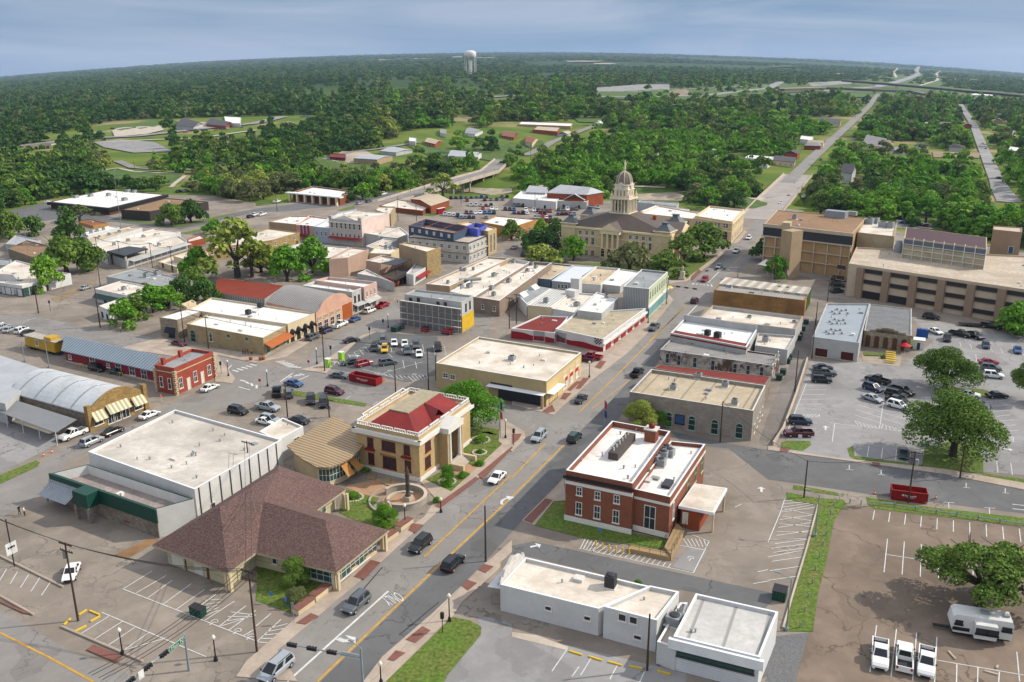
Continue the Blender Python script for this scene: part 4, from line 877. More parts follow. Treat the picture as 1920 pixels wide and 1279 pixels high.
dp=gable('railway_depot','long crimson walled depot with a blue grey ribbed gable roof',T('b1 372,305 925,425')+[None]+T('b1 432,235'),(0,P1('b1 400,378')),2.0,M('crimson_boards','#7d1f33',.7,.12,.4,.05,'board',k=.4),BLUERIB,over=.8)
winpx(dp,0,T('b1 555,375 710,412 793,432 865,455'),2.0,2.4,'grid'); winpx(dp,0,T('b1 420,350 650,400'),1.2,1.2,'sash'); band(dp,0,0,.35,.3,CONC2,name='platform_edge')
cb=thing('caboose','yellow railway caboose with a weathered white roof standing beside the depot','railway car',P(*P1('b1 260,345')))
a,b_=P(*P1('b1 158,300')),P(*P1('b1 335,345')); u=(b_-a); u.z=0; CL=u.length; u/=CL; c=(a+b_)/2-Vector((u.y,-u.x,0))*1.4; YC=M('caboose_yellow','#b8922a',.6,.12,.6,.12)
mb=MB(u); mb.box((c.x,c.y,.9),u,2.8,CL,2.7); mb.build('body',YC,cb)
mb=MB(u); mb.box((c.x,c.y,3.6),u,3.1,CL+.8,.22); mb.build('roof',M('rusty_white_roof','#c7bfb2',.8,.3,.8,.4,'rib2',k=.8),cb)
mb=MB(u); z=c+u*(CL*.28); mb.box((z.x,z.y,3.8),u,2.6,3.0,.8); mb.build('cupola',YC,cb)
mb=MB(u); mb.box((c.x,c.y,.6),u,2.4,CL+1.6,.3); mb.build('frame',MBLK,cb)
for s in (-.36,-.26,.26,.36):
    mb=MB(u); z=c+u*(CL*s); n=Vector((u.y,-u.x,0)); mb.tube(z+n*1.2+Vector((0,0,.45)),z-n*1.2+Vector((0,0,.45)),.42,n=10); mb.build('wheels',MBLK,cb)
onseg(a-Vector((0,0,0)),b_,[.42],1.3,1.6,1.7,'grid',n=-DA,parent=cb); 
# ---- barrel vault store
bv=thing('arched_roof_store','buff stone fronted store with a pale curved barrel roof and striped awnings','building',P(*P1('b1 560,800')))
Wv,Sv,Ev,Nv=[PZ(x,y,3.9) for x,y in T('b1 50,560 528,690 862,565 330,425')]; Nv=Wv+(Ev-Sv)
u=(Sv-Wv).normalized(); ww_=(Ev-Sv); wl=ww_.length; wn=ww_/wl; mb=MB(wn); n=14; rise=3.0; prev=None
for i in range(n):
    t0,t1=i/n,(i+1)/n; h0,h1=rise*math.sin(math.pi*t0)**.9,rise*math.sin(math.pi*t1)**.9
    a0=Wv+wn*wl*t0; a1=Wv+wn*wl*t1; b0=Sv+wn*wl*t0; b1=Sv+wn*wl*t1; Z=lambda p,h:(p.x,p.y,3.9+h)
    mb.poly([Z(a0,h0),Z(b0,h0),Z(b1,h1),Z(a1,h1)]); mb.poly([Z(a1,h1-.2),Z(b1,h1-.2),Z(b0,h0-.2),Z(a0,h0-.2)])
mb.build('roof',M('pale_barrel_roof','#b9bcbe',.6,.14,.15,.1,'seam',k=6),bv)
mb=MB(u); mb.prism([(p.x,p.y) for p in inset([Vector((q.x,q.y,0)) for q in (Wv,Sv,Ev,Nv)],.25)],-.2,3.85); mb.build('wall',STONEG,bv)
fr=MB(wn); 
for i in range(n):
    t0,t1=i/n,(i+1)/n; h0,h1=rise*math.sin(math.pi*t0)**.9+.35,rise*math.sin(math.pi*t1)**.9+.35; o1=Sv+u*.15; o2=Sv-u*.25
    for o,fl in ((o1,0),(o2,1)):
        a=o+wn*wl*t0; b_=o+wn*wl*t1; vs=[(a.x,a.y,-.1),(b_.x,b_.y,-.1),(b_.x,b_.y,3.9+h1),(a.x,a.y,3.9+h0)]; fr.poly(vs if not fl else vs[::-1])
    a,b_=o1+wn*wl*t0,o1+wn*wl*t1; c,d=o2+wn*wl*t1,o2+wn*wl*t0; fr.poly([(a.x,a.y,3.9+h0),(b_.x,b_.y,3.9+h1),(c.x,c.y,3.9+h1),(d.x,d.y,3.9+h0)])
fr.build('facade',M('ochre_stone','#a58854',.9,.15,.5,.15,'stone',k=.8),bv)
for t in (0,1):
    q=Sv+wn*wl*t; mb=MB(u); mb.box((q.x,q.y,0),u,.9,1.1,5.6 if t==0 else 5.9); mb.build('pillar',M('ochre_stone'),bv)
fa,fb=Sv+u*.2,Ev+u*.2; fa.z=fb.z=0
onseg(fa,fb,[.14,.86],2.2,1.5,.8,'grid',n=u,parent=bv); onseg(fa,fb,[.36,.46,.62],1.8,2.2,.1,'double',n=u,parent=bv,name='door')
ST=M('cream_striped_canvas','#cfc5a4',.8,.06,.5,.05,'rib',k=1.0)
for s0,s1 in ((.03,.25),(.29,.68),(.74,.97)):
    a=fa+(fb-fa)*s0; b_=fa+(fb-fa)*s1; mb=MB(wn); z=4.3 if s0==.29 else 3.9
    v=[Vector((a.x,a.y,z)),Vector((b_.x,b_.y,z)),Vector((b_.x,b_.y,z-1.7))+u*1.4,Vector((a.x,a.y,z-1.7))+u*1.4]; mb.add(v+[k-Vector((0,0,.06)) for k in v],[[0,3,2,1],[4,5,6,7],[0,1,5,4],[1,2,6,5],[2,3,7,6],[3,0,4,7]]); mb.build('awning',ST,bv)
for px in T('b1 340,478 485,532'):
    q=PZ(*px,6.3); mb=MB(u); mb.lathe((q.x,q.y,5.9),[(1.4,-.3),(.9,.6),(.3,.8)],7,squash=.7); mb.build('blue_tarp',M('blue_tarp','#1c5a9c',.6,.2,1),bv)
ct=thing('metal_carport','low grey corrugated carport roof along the side of the arched store','carport',P(*P1('b1 330,840')))
cv=[PZ(x,y,2.9) for x,y in T('b1 -60,660 332,803 462,738 60,610')]; mb=MB((cv[1]-cv[0]).normalized()); v=[k+Vector((0,0,h)) for k,h in zip(cv,(0,0,.5,.5))]; mb.add(v+[k-Vector((0,0,.1)) for k in v],[[0,1,2,3],[7,6,5,4],[0,4,5,1],[1,5,6,2],[2,6,7,3],[3,7,4,0]]); mb.build('roof',M('grey_corrugated','#87898a',.5,.12,.4,.1,'rib',k=.5),ct)
for s in (0,.25,.5,.75,1):
    q=lerp(cv[0],cv[1],s); mb=MB(); mb.tube((q.x,q.y,0),(q.x,q.y,2.85),.07,n=5); mb.build('post',MWF,ct)
gm=bldg('grey_metal_building','grey flat metal roofed building at the left edge behind the arched store',T('b1 -250,560 30,630 280,430 0,340'),4.6,PGREY,M('grey_seam_roof','#a3a5a8',.5,.1,.3,.05,'seam',k=1.2),par=0)
# ---- tan stone restaurant block along the market street
ra=bldg('stone_restaurant','tan stone corner restaurant with a white roof and rust coloured awning',T('b1 1118,150 b2 47,235 187,160')+[None],(1,P1('b2 52,345')),STONET,WROOF,par=.3,cope=CREAM)
winpx(ra,0,T('e7 925,905'),1.2,2.2,'arch'); winpx(ra,0,T('e7 1190,905 1465,950'),1.5,.5,'arch',M('green_frame'),GLS); winpx(ra,0,T('e7 660,905'),2.0,2.4,'arch',M('pale_green','#8fb0a0',.6,.05),GLS)
awning(ra,1,.02,.95,3.4,2.2,1.1,M('rust_awning','#a55a2a',.7,.1)); wins(ra,1,3,.15,.85,.3,1.6,2.3,'grid',M('pale_green'))
rc=bldg('arcade_restaurant','cream building with a row of arched black canopies and a broad pale roof',T('e7 590,480 b2 187,152 358,85')+[T('e7 935,300')[0]],(1,P1('b2 200,270')),CREAM,WROOF,par=.5,cope=PGREY)
for s in (.12,.34,.58,.82):
    A,B,u,nn,L=fframe(rc,1); q=A+u*L*s; place(winmesh(1.5,2.3,'arch',MBLK,GLS),rc.o,'window',(q.x,q.y,rc.zb+.3),nn)
    mb=MB(u); k=8
    for i in range(k):
        a0,a1=math.pi*i/k,math.pi*(i+1)/k; r=1.0; f=lambda a,o:(q.x-u.x*r*math.cos(a)+nn.x*o,q.y-u.y*r*math.cos(a)+nn.y*o,rc.zb+2.5+1.3*math.sin(a)-o*.5); mb.poly([f(a0,0),f(a1,0),f(a1,1.2),f(a0,1.2)]); mb.poly([f(a0,1.2),f(a1,1.2),(q.x+nn.x*.6,q.y+nn.y*.6,rc.zb+2.6)])
    mb.build('canopy',MBLK,rc.o)
hvac(rc,T('e7 1485,560 1670,455'),1.5,1.3,MDK)
rs=bldg('rubble_stone_shop','rough stone shop with a black awning and pale sloping roof at the street corner',T('e7 150,600 445,640 785,510 560,480'),(1,P1('e7 450,925')),STONE,WROOF,par=.1)
awning(rs,0,.3,.85,3.0,1.0,1.4,M('black_canvas',(.012,.016,.03),.8,0)); wins(rs,0,1,.6,.6,.1,2.2,2.2,'store',MBLK)
rr_=bldg('rusty_roof_warehouse','warehouse with a rust red corrugated roof above pale metal walls',T('e7 945,225 1725,325')+[T('c2 208,862')[0]]+[T('e7 1040,10')[0]],(0,P1('e7 950,300')),M('pale_corrugated','#a5a5a2',.6,.15,.3,.1,'rib',k=1),M('rust_metal_roof','#7c2c1c',.8,.2,.25,.3,'seam',k=.9,col2='#8d3f24'),par=0)
gg=bldg('pink_front_garage','long grey ribbed roof building with a curved pink stucco front and brown timber doors',T('c2 75,985 452,1065 720,950 350,870'),(1,P1('c2 458,1210')),M('pink_stucco','#c09680',.85,.1,.4,.06),GRYRIB,par=0) 
bpy.data.objects.remove(gg.roof); A,B,u,nn,L=fframe(gg,1); C_,D_=gg.p[3],gg.p[0]; mb=MB(gg.d); k=10
for i in range(k):
    t0,t1=i/k,(i+1)/k; h0,h1=2.6*math.sin(math.pi*t0),2.6*math.sin(math.pi*t1); z=gg.zb+gg.H; a0,a1=lerp(A,B,t0),lerp(A,B,t1); b0,b1=lerp(D_,C_,t0),lerp(D_,C_,t1)
    mb.poly([(b0.x,b0.y,z+h0),(a0.x,a0.y,z+h0),(a1.x,a1.y,z+h1),(b1.x,b1.y,z+h1)])
mb.build('roof',GRYRIB,gg.o); mb=MB(u)
for i in range(k):
    t0,t1=i/k,(i+1)/k; h0,h1=[2.6*math.sin(math.pi*t)+.9-(0 if .12<t<.88 else .7) for t in (t0,t1)]; z=gg.zb+gg.H-.4; a0,a1=lerp(A,B,t0)+nn*.06,lerp(A,B,t1)+nn*.06
    for o,fl in ((0,0),(-.35,1)):
        vs=[(a0.x+nn.x*o,a0.y+nn.y*o,z),(a1.x+nn.x*o,a1.y+nn.y*o,z),(a1.x+nn.x*o,a1.y+nn.y*o,z+h1),(a0.x+nn.x*o,a0.y+nn.y*o,z+h0)]; mb.poly(vs[::-1] if fl else vs)
    mb.poly([(a0.x,a0.y,z+h0),(a1.x,a1.y,z+h1),(a1.x-nn.x*.35,a1.y-nn.y*.35,z+h1),(a0.x-nn.x*.35,a0.y-nn.y*.35,z+h0)])
mb.build('curved_parapet',gg.mat,gg.o); wins(gg,1,1,.84,.84,.1,5.0,4.4,'panel',M('rust_timber','#9c4e1e',.8,.1,.5),M('rust_timber'),'timber_door'); wins(gg,1,4,.08,.58,.2,2.0,2.4,'grid'); wins(gg,1,4,.08,.58,3.1,2.0,1.0,'store',CREAM,M('pale_glass','#7c7c70',.3,0))
ws=bldg('white_two_storey_shop','white painted two storey shop with a balcony awning beside the pink garage',T('c2 350,860 724,908 815,870')+[None],(1,P1('c2 728,1080')),M('worn_white_brick','#b9b5ae',.9,.15,.8,.25,'brick'),WROOF,par=.9,cope=COPW)
wins(ws,1,3,.2,.8,ws.H-3.6,.9,2.0,'sash',MBLK); awning(ws,1,0,1,3.3,2.0,.5,PGREY,post=2.5); wins(ws,1,3,.2,.8,.2,1.5,2.2,'store')
ps_=bldg('pink_two_storey_shop','pink and tan two storey shop with arched upper windows next to the white one',T('c2 440,820 815,872 905,832 540,795'),(1,P1('c2 818,1050')),M('pink_plaster','#b89a8c',.85,.1,.4,.06),WROOF,par=.9,cope=COPE)
wins(ps_,1,3,.2,.8,ps_.H-3.4,.8,1.5,'arch',MWF); wins(ps_,1,2,.3,.7,.2,2.0,2.4,'store'); awning(ps_,1,0,1,3.4,1.6,.9,PGREY)
# ---- balcony bar block
bb=bldg('beige_balcony_building','beige building with an outdoor stair and upper balcony behind the trees',T('e1 130,850 420,825 730,700 480,665'),(1,P1('e1 430,1105')),M('beige_plaster','#a98e7c',.85,.1,.3,.05),WROOF2,par=.4)
bb2=bldg('flat_roof_shop','low flat roofed shop with rooftop machines between the balcony building and the stone corner',T('e1 740,755 1040,770 1190,690 880,630'),5.5,CREAM,WROOF2,par=.5); hvac(bb2,T('e1 990,690 1060,700'),1.4,1.2)
rd=bldg('rooftop_bar','beige upper floor of a bar opening on a roof deck with tables',T('e1 700,865 895,900 1230,840 930,785'),(0,P1('e1 700,1080')),M('beige_plaster'),WROOF2,par=.5,cope=COPW)
dk=bldg('bar_terrace_building','shop below the roof deck with orange brick front and black deck railing',T('e1 890,1090 1110,1150 1425,1010 1240,930'),(1,P1('e1 1115,1275')),M('orange_brick'),M('deck_boards','#4d443d',.8,.2,1,.2,'board',k=.3),par=.1)
band(dk,1,2.8,.3,1.4,MBLK,name='balcony_floor'); wins(dk,1,5,.1,.9,.2,1.5,2.2,'store',MBLK)
cn=thing('deck_canopy','black shade canopy on posts over the roof deck','canopy',(dk.c.x,dk.c.y,dk.zb+dk.H)); q=[PZ(x,y,dk.zb+dk.H+3.2) for x,y in T('e1 905,915 1130,945 1365,858 1170,840')]; mb=MB(); mb.prism([(k.x,k.y) for k in q],q[0].z,q[0].z+.12,bottom=True); mb.build('canopy_roof',MBLK,cn)
for k in q: mb=MB(); mb.tube((k.x,k.y,dk.zb+dk.H),(k.x,k.y,q[0].z),.09,n=5); mb.build('post',MBLK,cn)
sp_=lambda s: [Vector((k.x,k.y,dk.zb+dk.H)) for k in s]
for i in (0,1): railing(sp_([dk.p[i],dk.p[i+1]]),1.1,dk.o,step=1.2)
rp2=bldg('white_awning_shop','white single storey shop with a long red awning beside the rooftop bar',T('e1 1290,1060 1400,1080 1600,960 1440,905'),3.9,WPAINT,PGREY,par=.4); awning(rp2,1,.15,1,2.7,1.8,.5,M('red_canvas','#8e1f1f',.7,.1))
sc=bldg('stone_corner_building','two storey yellow stone corner building with arched windows',T('e1 1180,620 1605,735 1805,670 1290,590'),(1,P1('e1 1610,1130')),TANW,WROOF2,par=.5,cope=TANW)
band(sc,1,0,sc.H-.02,.06,M('yellow_stone','#b9a06e',.95,.2,.5,.3,'stone',k=.8),name='stone_front'); 
for z in (.8,5.0): wins(sc,1,3,.22,.82,z,.9,1.9,'arch',M('tan_trim'))
wins(sc,0,2,.62,.8,2.6,.9,1.8,'sash')
# ---- building under construction
cs=bldg('unfinished_block','two storey white block under construction with rows of square windows',T('c2 1143,495 1590,540 1730,487 1290,440'),(1,P1('c2 1597,697')),M('white_boarding','#b5b3ad',.8,.15,.4,.1),CONC2,par=.1)
for f,n in ((0,8),(1,5)):
    for z in (1.2,cs.H*.5+1.0): wins(cs,f,n,.07,.93,z,1.5,1.6,'store',MWF,M('grey_pane','#4b5155',.2,0))
    band(cs,f,cs.H*.5-.1,.4,.7,CONC2,name='ledge'); band(cs,f,cs.H-.3,.4,.15,MDK,name='eaves_band')
cu=bldg('unfinished_top_storey','dark blue unfinished top storey with empty window openings and rust beams',T('c2 1143,415 1480,470 1600,425 1270,365'),3.0,M('navy_sheathing','#3d4d63',.8,.12,.4,.1),CONC2,par=2.6,z0=cs.zb+cs.H)
wins(cu,0,6,.09,.9,.9,1.4,1.5,'open',MWF,M('painted_sky_opening','#b7b1a2',.8,0));  # opaque panels, sky light through the openings put into their pale colour
mb=MB(cu.d); z=cu.zb+cu.H
for t in (.0,.33,.66,1.0):
    for a,b_ in ((lerp(cu.p[0],cu.p[1],t),lerp(cu.p[3],cu.p[2],t)),(lerp(cu.p[0],cu.p[3],t),lerp(cu.p[1],cu.p[2],t))): mb.tube((a.x,a.y,z+.05),(b_.x,b_.y,z+.05),.14,n=4)
mb.build('roof_beams',M('rust_beam','#7c3b33',.8,.1),cu.o)
cw2=bldg('blue_wrapped_bay','bright blue wrapped corner room on top of the unfinished block',T('c2 1560,425 1660,440 1728,405 1640,390'),3.0,M('blue_wrap','#4b57b0',.7,.15,.6),CONC2,par=2.6,z0=cs.zb+cs.H); wins(cw2,1,2,.3,.75,1,1.1,1.2,'open')
tb=bldg('tan_brick_building','tan brick building with tall windows next to the unfinished block',T('c2 1500,395 1740,455 1803,430 1600,380'),(1,P1('c2 1742,640')),YBRK,WROOF2,par=.5); wins(tb,1,2,.3,.7,1.0,1.4,tb.H-2.5,'grid')
tb2=bldg('low_shop_row','low white roofed shops with orange fronts near the courthouse lawn',T('c2 1690,385 1918,425 c3 185,365 c2 1800,338'),5.0,M('ochre_plaster','#a8793f',.9,.1),WROOF,par=.4); wins(tb2,1,5,.1,.9,.2,2,2.4,'store')
# ---- opera house row
oh=bldg('opera_house','three storey white building with a pediment and a blank pink side wall',T('e1 130,235 630,275 1035,150 590,120'),(1,P1('e1 640,660')),M('pale_painted_front','#b3aca4',.85,.1,.4,.06),WROOF2,par=.3)
band(oh,1,0,oh.H-.01,.05,M('pale_pink_wall','#cdb8ae',.85,.12,.3,.1),name='pink_wall')
winpx(oh,0,T('e1 180,330 252,338 318,345 383,352 448,358 512,363 595,372'),1.1,2.5,'sash',MWF); winpx(oh,0,T('e1 198,495 262,498 327,508 392,512 455,518 520,524 585,530'),1.0,2.1,'arch',MWF)
band(oh,0,oh.H-1.6,.4,.3,MWF,name='cornice'); awning(oh,0,0,1,3.4,1.8,.6,M('red_canvas')); A,B,u,nn,L=fframe(oh,0); mb=MB(u); a,b_,m_=A+u*L*.16,A+u*L*.84,A+u*L*.5; z=oh.zb+oh.H
mb.add([(a.x,a.y,z),(b_.x,b_.y,z),(m_.x,m_.y,z+1.8)]+[(k.x-nn.x*.4,k.y-nn.y*.4,h) for k,h in ((a,z),(b_,z),(m_,z+1.8))],[[0,1,2],[5,4,3],[1,4,5,2],[2,5,3,0]]); mb.build('pediment',MWF,oh.o)
for s in (.05,.95): mb=MB(u); q=A+u*L*s-nn*.3; mb.box((q.x,q.y,z),u,1.2,1.6,1.2); mb.build('parapet_block',PGREY,oh.o)
ob=bldg('stone_backed_hall','stone walled building with ragged white parapet behind the opera house',T('e1 830,110 1060,175 1130,60 870,55'),7.5,STONET,WROOF2,par=.5)
tk=bldg('blue_grey_theatre_shop','pale blue grey shop with upper windows between the theatre and the opera house',T('c2 430,418 552,430 755,290 620,318'),6.6,M('pale_blue_wall','#9aa5b3',.8,.08),WROOF,par=.5,cope=COPW); wins(tk,0,3,.2,.75,2.8,.9,2.0,'sash')
th=bldg('striped_theatre','pink theatre front with three tall purple stripes and a red marquee',T('c2 300,405 430,415 548,355 400,335'),6.3,M('pink_stucco'),WROOF,par=.7,cope=COPW)
for s in (.3,.5,.7):
    A,B,u,nn,L=fframe(th,0); q=A+u*L*s+nn*.1; mb=MB(u); mb.box((q.x,q.y,th.zb+1.9),u,.2,.9,th.H-1.8); mb.build('stripe_fin',M('purple_paint','#7a3767',.6,.05),th.o)
band(th,0,1.6,.8,1.6,DARKR,.25,1,name='marquee')
tn=bldg('tan_shop','tan brick shop with a white roof at the left of the striped theatre',T('c2 95,382 298,402 430,340 260,340'),6.0,M('tan_wall'),WROOF,par=.4); wins(tn,0,3,.2,.8,.5,1.4,1.6,'sash')
sl=bldg('long_stone_building','long rough stone building with a white roof behind the pecan tree',T('c1 1520,590 c2 130,520 325,462 90,432'),(1,P1('c2 128,610')),M('yellow_stone'),WROOF2,par=.4); wins(sl,0,6,.12,.9,2.4,1.1,1.6,'sash'); wins(sl,1,3,.1,.8,2.4,1,1.6,'sash')
for nm,lb,s,h in [('white_roof_shop','white roofed shop beside the opera house with a grey stone front','e1 640,450 880,490 1190,372 960,352',5.5),('white_roof_shop','bright white gabled shop between the grey one and the unfinished block','e1 885,500 1150,530 1330,470 1200,370',5.0),('white_roof_shop','grey roofed row behind the leafy trees near the opera house','c2 0,640 545,655 700,575 330,545',4.2),('white_roof_shop','narrow white roofed shop with rooftop units left of the stone corner','e1 690,650 820,690 1165,555 960,535',5.2),('white_roof_shop','white parapet shop below the roof deck near the pink shop','e1 560,1060 890,1120 1110,1200 700,1000',3.2)]:
    q=bldg(nm,lb,T(s),h,PGREY,WROOF2,par=.4,cope=COPW)
# ---- white roofed block south of the courthouse
gb=bldg('scaffolded_building','grey two storey building wrapped in scaffold netting with a yellow lower end',T('c2 1112,925 1542,985 1627,935 1190,890'),(1,P1('c2 1545,1215')),PGREY,GROOF,par=.5)
winpx(gb,0,T('c2 1160,985 1218,985 1365,1015 1420,1020'),1.0,2.6,'sash',MBLK); winpx(gb,1,T('c2 1572,1025 1602,1005'),.9,2.2,'sash',MBLK); band(gb,1,0,gb.H*.52,.1,M('yellow_sheathing','#c9a21f',.7,.15,.8),name='yellow_sheathing')
sf=thing('scaffold','scaffold with grey netting and white planks along the two storey building','scaffold',(gb.p[0].x,gb.p[0].y,0)); A,B,u,nn,L=fframe(gb,0); NET=M('scaffold_netting','#6f6c69',.9,.15,.8,.2)
for k,z in enumerate((.3,2.2,4.0,5.7)):
    a,b_=A+nn*1.3-u*.4,B+nn*1.3+u*.6; mb=MB(u); mb.prism([a,b_,b_+nn*.5,a+nn*.5],z+1.6,z+1.72); mb.build('plank',MWF,sf)
    mb=MB(u); mb.prism([a+nn*.55,b_+nn*.55,b_+nn*.6,a+nn*.6],z,z+1.55,bottom=True); mb.build('netting',NET,sf)
for i in range(10):
    q=lerp(A,B,i/9)+nn*1.9; mb=MB(); mb.tube((q.x,q.y,0),(q.x,q.y,7.8),.06,n=4); mb.build('pole',MWF,sf)
def strip(lb,s,base,wall,roof,par=.6,cope=None,**k): return bldg('white_roof_shop',lb,T(s),base,wall,roof,par=par,cope=cope or COPW,**k)
s1=strip('leftmost long white roofed shop of the courthouse block, with a tan rear wall','e2 150,575 505,610 1400,195 1075,170',5.6,TANW,WROOF2)
s2=strip('second long white roofed shop of the courthouse block, with large rooftop ducts','e2 510,690 860,770 1715,245 1400,200',5.0,WPAINT,WROOF2,par=1.0)
s3=strip('third long white roofed shop of the courthouse block, reaching past the scaffold','e2 865,770 1250,830 e3 750,262 440,240',5.0,M('old_brick_rear','#8c7b6b',.9,.2,.5,.2,'brick'),WROOF2,par=1.0)
hvac(s1,T('e2 670,380 730,385 860,375 480,575'),1.0,.9); hvac(s2,T('e2 675,650 800,635 1170,470 1465,265'),1.4,1.2); hvac(s3,T('e2 1128,670 1165,760 1390,560 1670,405 1735,300 1795,345'),1.3,1.2)
mb=MB(); q=atroof(s2,*P1('e2 790,570')); mb.tube((q.x-3,q.y-1,s2.rz+1.3),(q.x+4,q.y+1,s2.rz+1.3),.6,n=8); mb.tube((q.x,q.y,s2.rz),(q.x,q.y,s2.rz+1.6),.5,n=8); mb.build('duct',MHV,s2.o)
wins(s3,0,2,.35,.8,1.5,1,1.6,'sash')
s4=strip('tan roofed two storey shop with a blue metal rear wall in the courthouse block','e3 425,480 745,510 1075,300 755,262',(1,P1('e3 740,640')),M('blue_metal_wall','#5f7287',.6,.1,.4,.1,'rib',k=.8),TROOF,par=.5)
s5=strip('two storey shop with a smooth white roof and three small rear windows','e3 750,530 1050,558 1420,318 1080,300',(0,P1('e3 755,650')),M('pale_metal_wall','#9aa4ac',.6,.08,.4,.1,'rib',k=.5),M('smooth_white_roof','#c9ccd2',.5,.06),par=.2); winpx(s5,0,T('e3 862,612 918,615 972,622'),1.0,1.4,'sash')
s6=strip('two storey shop with a white chimney shaft beside the smooth roofed one','e3 1115,560 1490,590 1780,345 1425,315',(0,P1('e3 1110,690')),WPAINT,TROOF,par=.7); vents(s6,T('e3 1385,530 1488,460'),.6,.25)
s7=strip('shop with a white sectioned roof between the chimney shop and the corner','e3 1500,578 1780,612 c3 960,755 805,735',(0,P1('e3 1500,690')),PGREY,WROOF,par=.4)
s8=strip('two storey corner building with a grey roof and a turquoise painted shopfront','c3 835,868 1008,885 1167,758 972,738',(1,P1('c3 1017,1110')),M('white_metal_wall','#a5a7a5',.6,.1,.4,.1,'rib',k=.5),GROOF,par=.6,cope=COPW); wins(s8,1,8,.08,.92,s8.H-3.2,.8,1.8,'sash',MBLK); band(s8,1,.6,2.4,.15,M('turquoise_mural','#6f9f9f',.6,.25,.8,.3),name='mural'); band(s8,1,3.4,.5,.5,MWF,name='cornice'); band(s8,1,0,s8.H-.02,.04,M('pale_green_front','#b5bda0',.8,.08),name='front')
mb=MB(s6.d); q=P(*P1('e3 1120,800')); mb.box((q.x,q.y,0),s6.d,3.5,2.8,7); mb.build('shaft',WPAINT,s6.o)
l1=strip('low shop with two white skylight ridges between the wide stores','e3 250,745 380,880 740,650 500,605',4.0,WPAINT,GROOF,par=.1)
l2=strip('low shop with a bright white metal roof above an open rear yard','e3 395,895 755,930 1040,690 750,650',4.4,CREAM,WHTRIB,par=.1)
l3=strip('low white roofed shop with a raised roof hatch','e3 760,945 1110,1010 1420,730 1060,700',4.0,WPAINT,WROOF2,par=.5)
l4=strip('raised white roofed box with a grey side wall behind the red and white garage','e3 1140,970 1505,1015 1750,790 1430,700',5.2,PGREY,WROOF,par=.3); hvac(l2,T('e3 670,860'),1.5,1.3); hvac(l3,T('e3 1130,915'),1.4,1.2); hvac(l4,T('e3 1580,790'),1.3,1)
mb=MB(l3.d); q=atroof(l3,*P1('e3 1060,770')); mb.box((q.x,q.y,l3.rz),l3.d,2.5,3.5,2.2); mb.build('stair_hood',WPAINT,l3.o)
for px in T('e3 480,650 310,760'):
    q=atroof(l1,*px); mb=MB(l1.d); v=[q-DA*2+DB*1.5,q-DA*2-DB*1.5,q+DA*2-DB*1.5,q+DA*2+DB*1.5]; t=[q-DA*2,q+DA*2]; z=l1.rz; mb.add([(k.x,k.y,z) for k in v]+[(k.x,k.y,z+1.3) for k in t],[[0,1,4],[1,2,5,4],[2,3,5],[3,0,4,5]]); mb.build('skylight',WPAINT,l1.o)
rg=bldg('red_wave_garage','white single storey garage with a red wave band and chequered corner beside the main street',T('c3 325,1185 685,1262 1002,1030 480,1065'),(1,P1('b3 547,322')),M('garage_white','#c6c3c0',.7,.08),M('patched_roof','#c5b89d',.85,.3,.35,.5,col2='#8c7b62'),par=.5,cope=COPW)
rg2=bldg('red_wave_annex','left part of the red wave garage with grey and rust red roof panels',T('b3 -10,178 255,205 c3 425,1095 210,1085'),(0,P1('b3 -5,238')),M('garage_white'),M('rust_red_roof','#7d2a20',.8,.2,.3,.3),par=.35,cope=COPW)
REDP=M('racing_red','#8f1420',.6,.08)
for b_,f,fn in ((rg,0,lambda s:1.1+.9*math.sin(s*5+1.6)**2*(1-s)+.2),(rg2,0,lambda s:1.2+1.0*(1-s)**2+.3*math.sin(s*6)**2)):
    A,B,u,nn,L=fframe(b_,f); mb=MB(u); k=16
    for i in range(k):
        t0,t1=i/k,(i+1)/k; a,c=A+u*L*t0+nn*.05,A+u*L*t1+nn*.05; mb.poly([(a.x,a.y,b_.zb),(c.x,c.y,b_.zb),(c.x,c.y,b_.zb+fn(t1)),(a.x,a.y,b_.zb+fn(t0))])
    mb.build('red_wave',REDP,b_.o)
wins(rg,0,1,.13,.13,.05,3.4,3.0,'panel',M('garage_white'),M('grey_shutter','#a7a5a2',.6,.08,.5,.05,'rib2',k=.3),'garage_door'); wins(rg2,0,1,.65,.65,.05,3.4,2.9,'panel',M('garage_white'),M('grey_shutter'),'garage_door')
A,B,u,nn,L=fframe(rg,0); mb=MB(u)
for i in range(5):
    for j in range(4):
        if (i+j)%2: q=B-u*(2.6-i*.45)+nn*.07; mb.box((q.x,q.y,rg.zb+1.9+j*.4),u,.06,.42,.38)
mb.build('chequered_flag',MBLK,rg.o)
for s in (.1,.27,.44,.6,.76,.92): band(rg,1,0,1.3 if s>.2 else 1.6,.2,REDP,s-.05,s+.05,name='red_panel')
wins(rg,1,5,.18,.84,.3,2.2,2.5,'store',MWF,M('pale_glass')); band(rg,1,rg.H-1.6,.5,.5,MWF,name='sign_band')
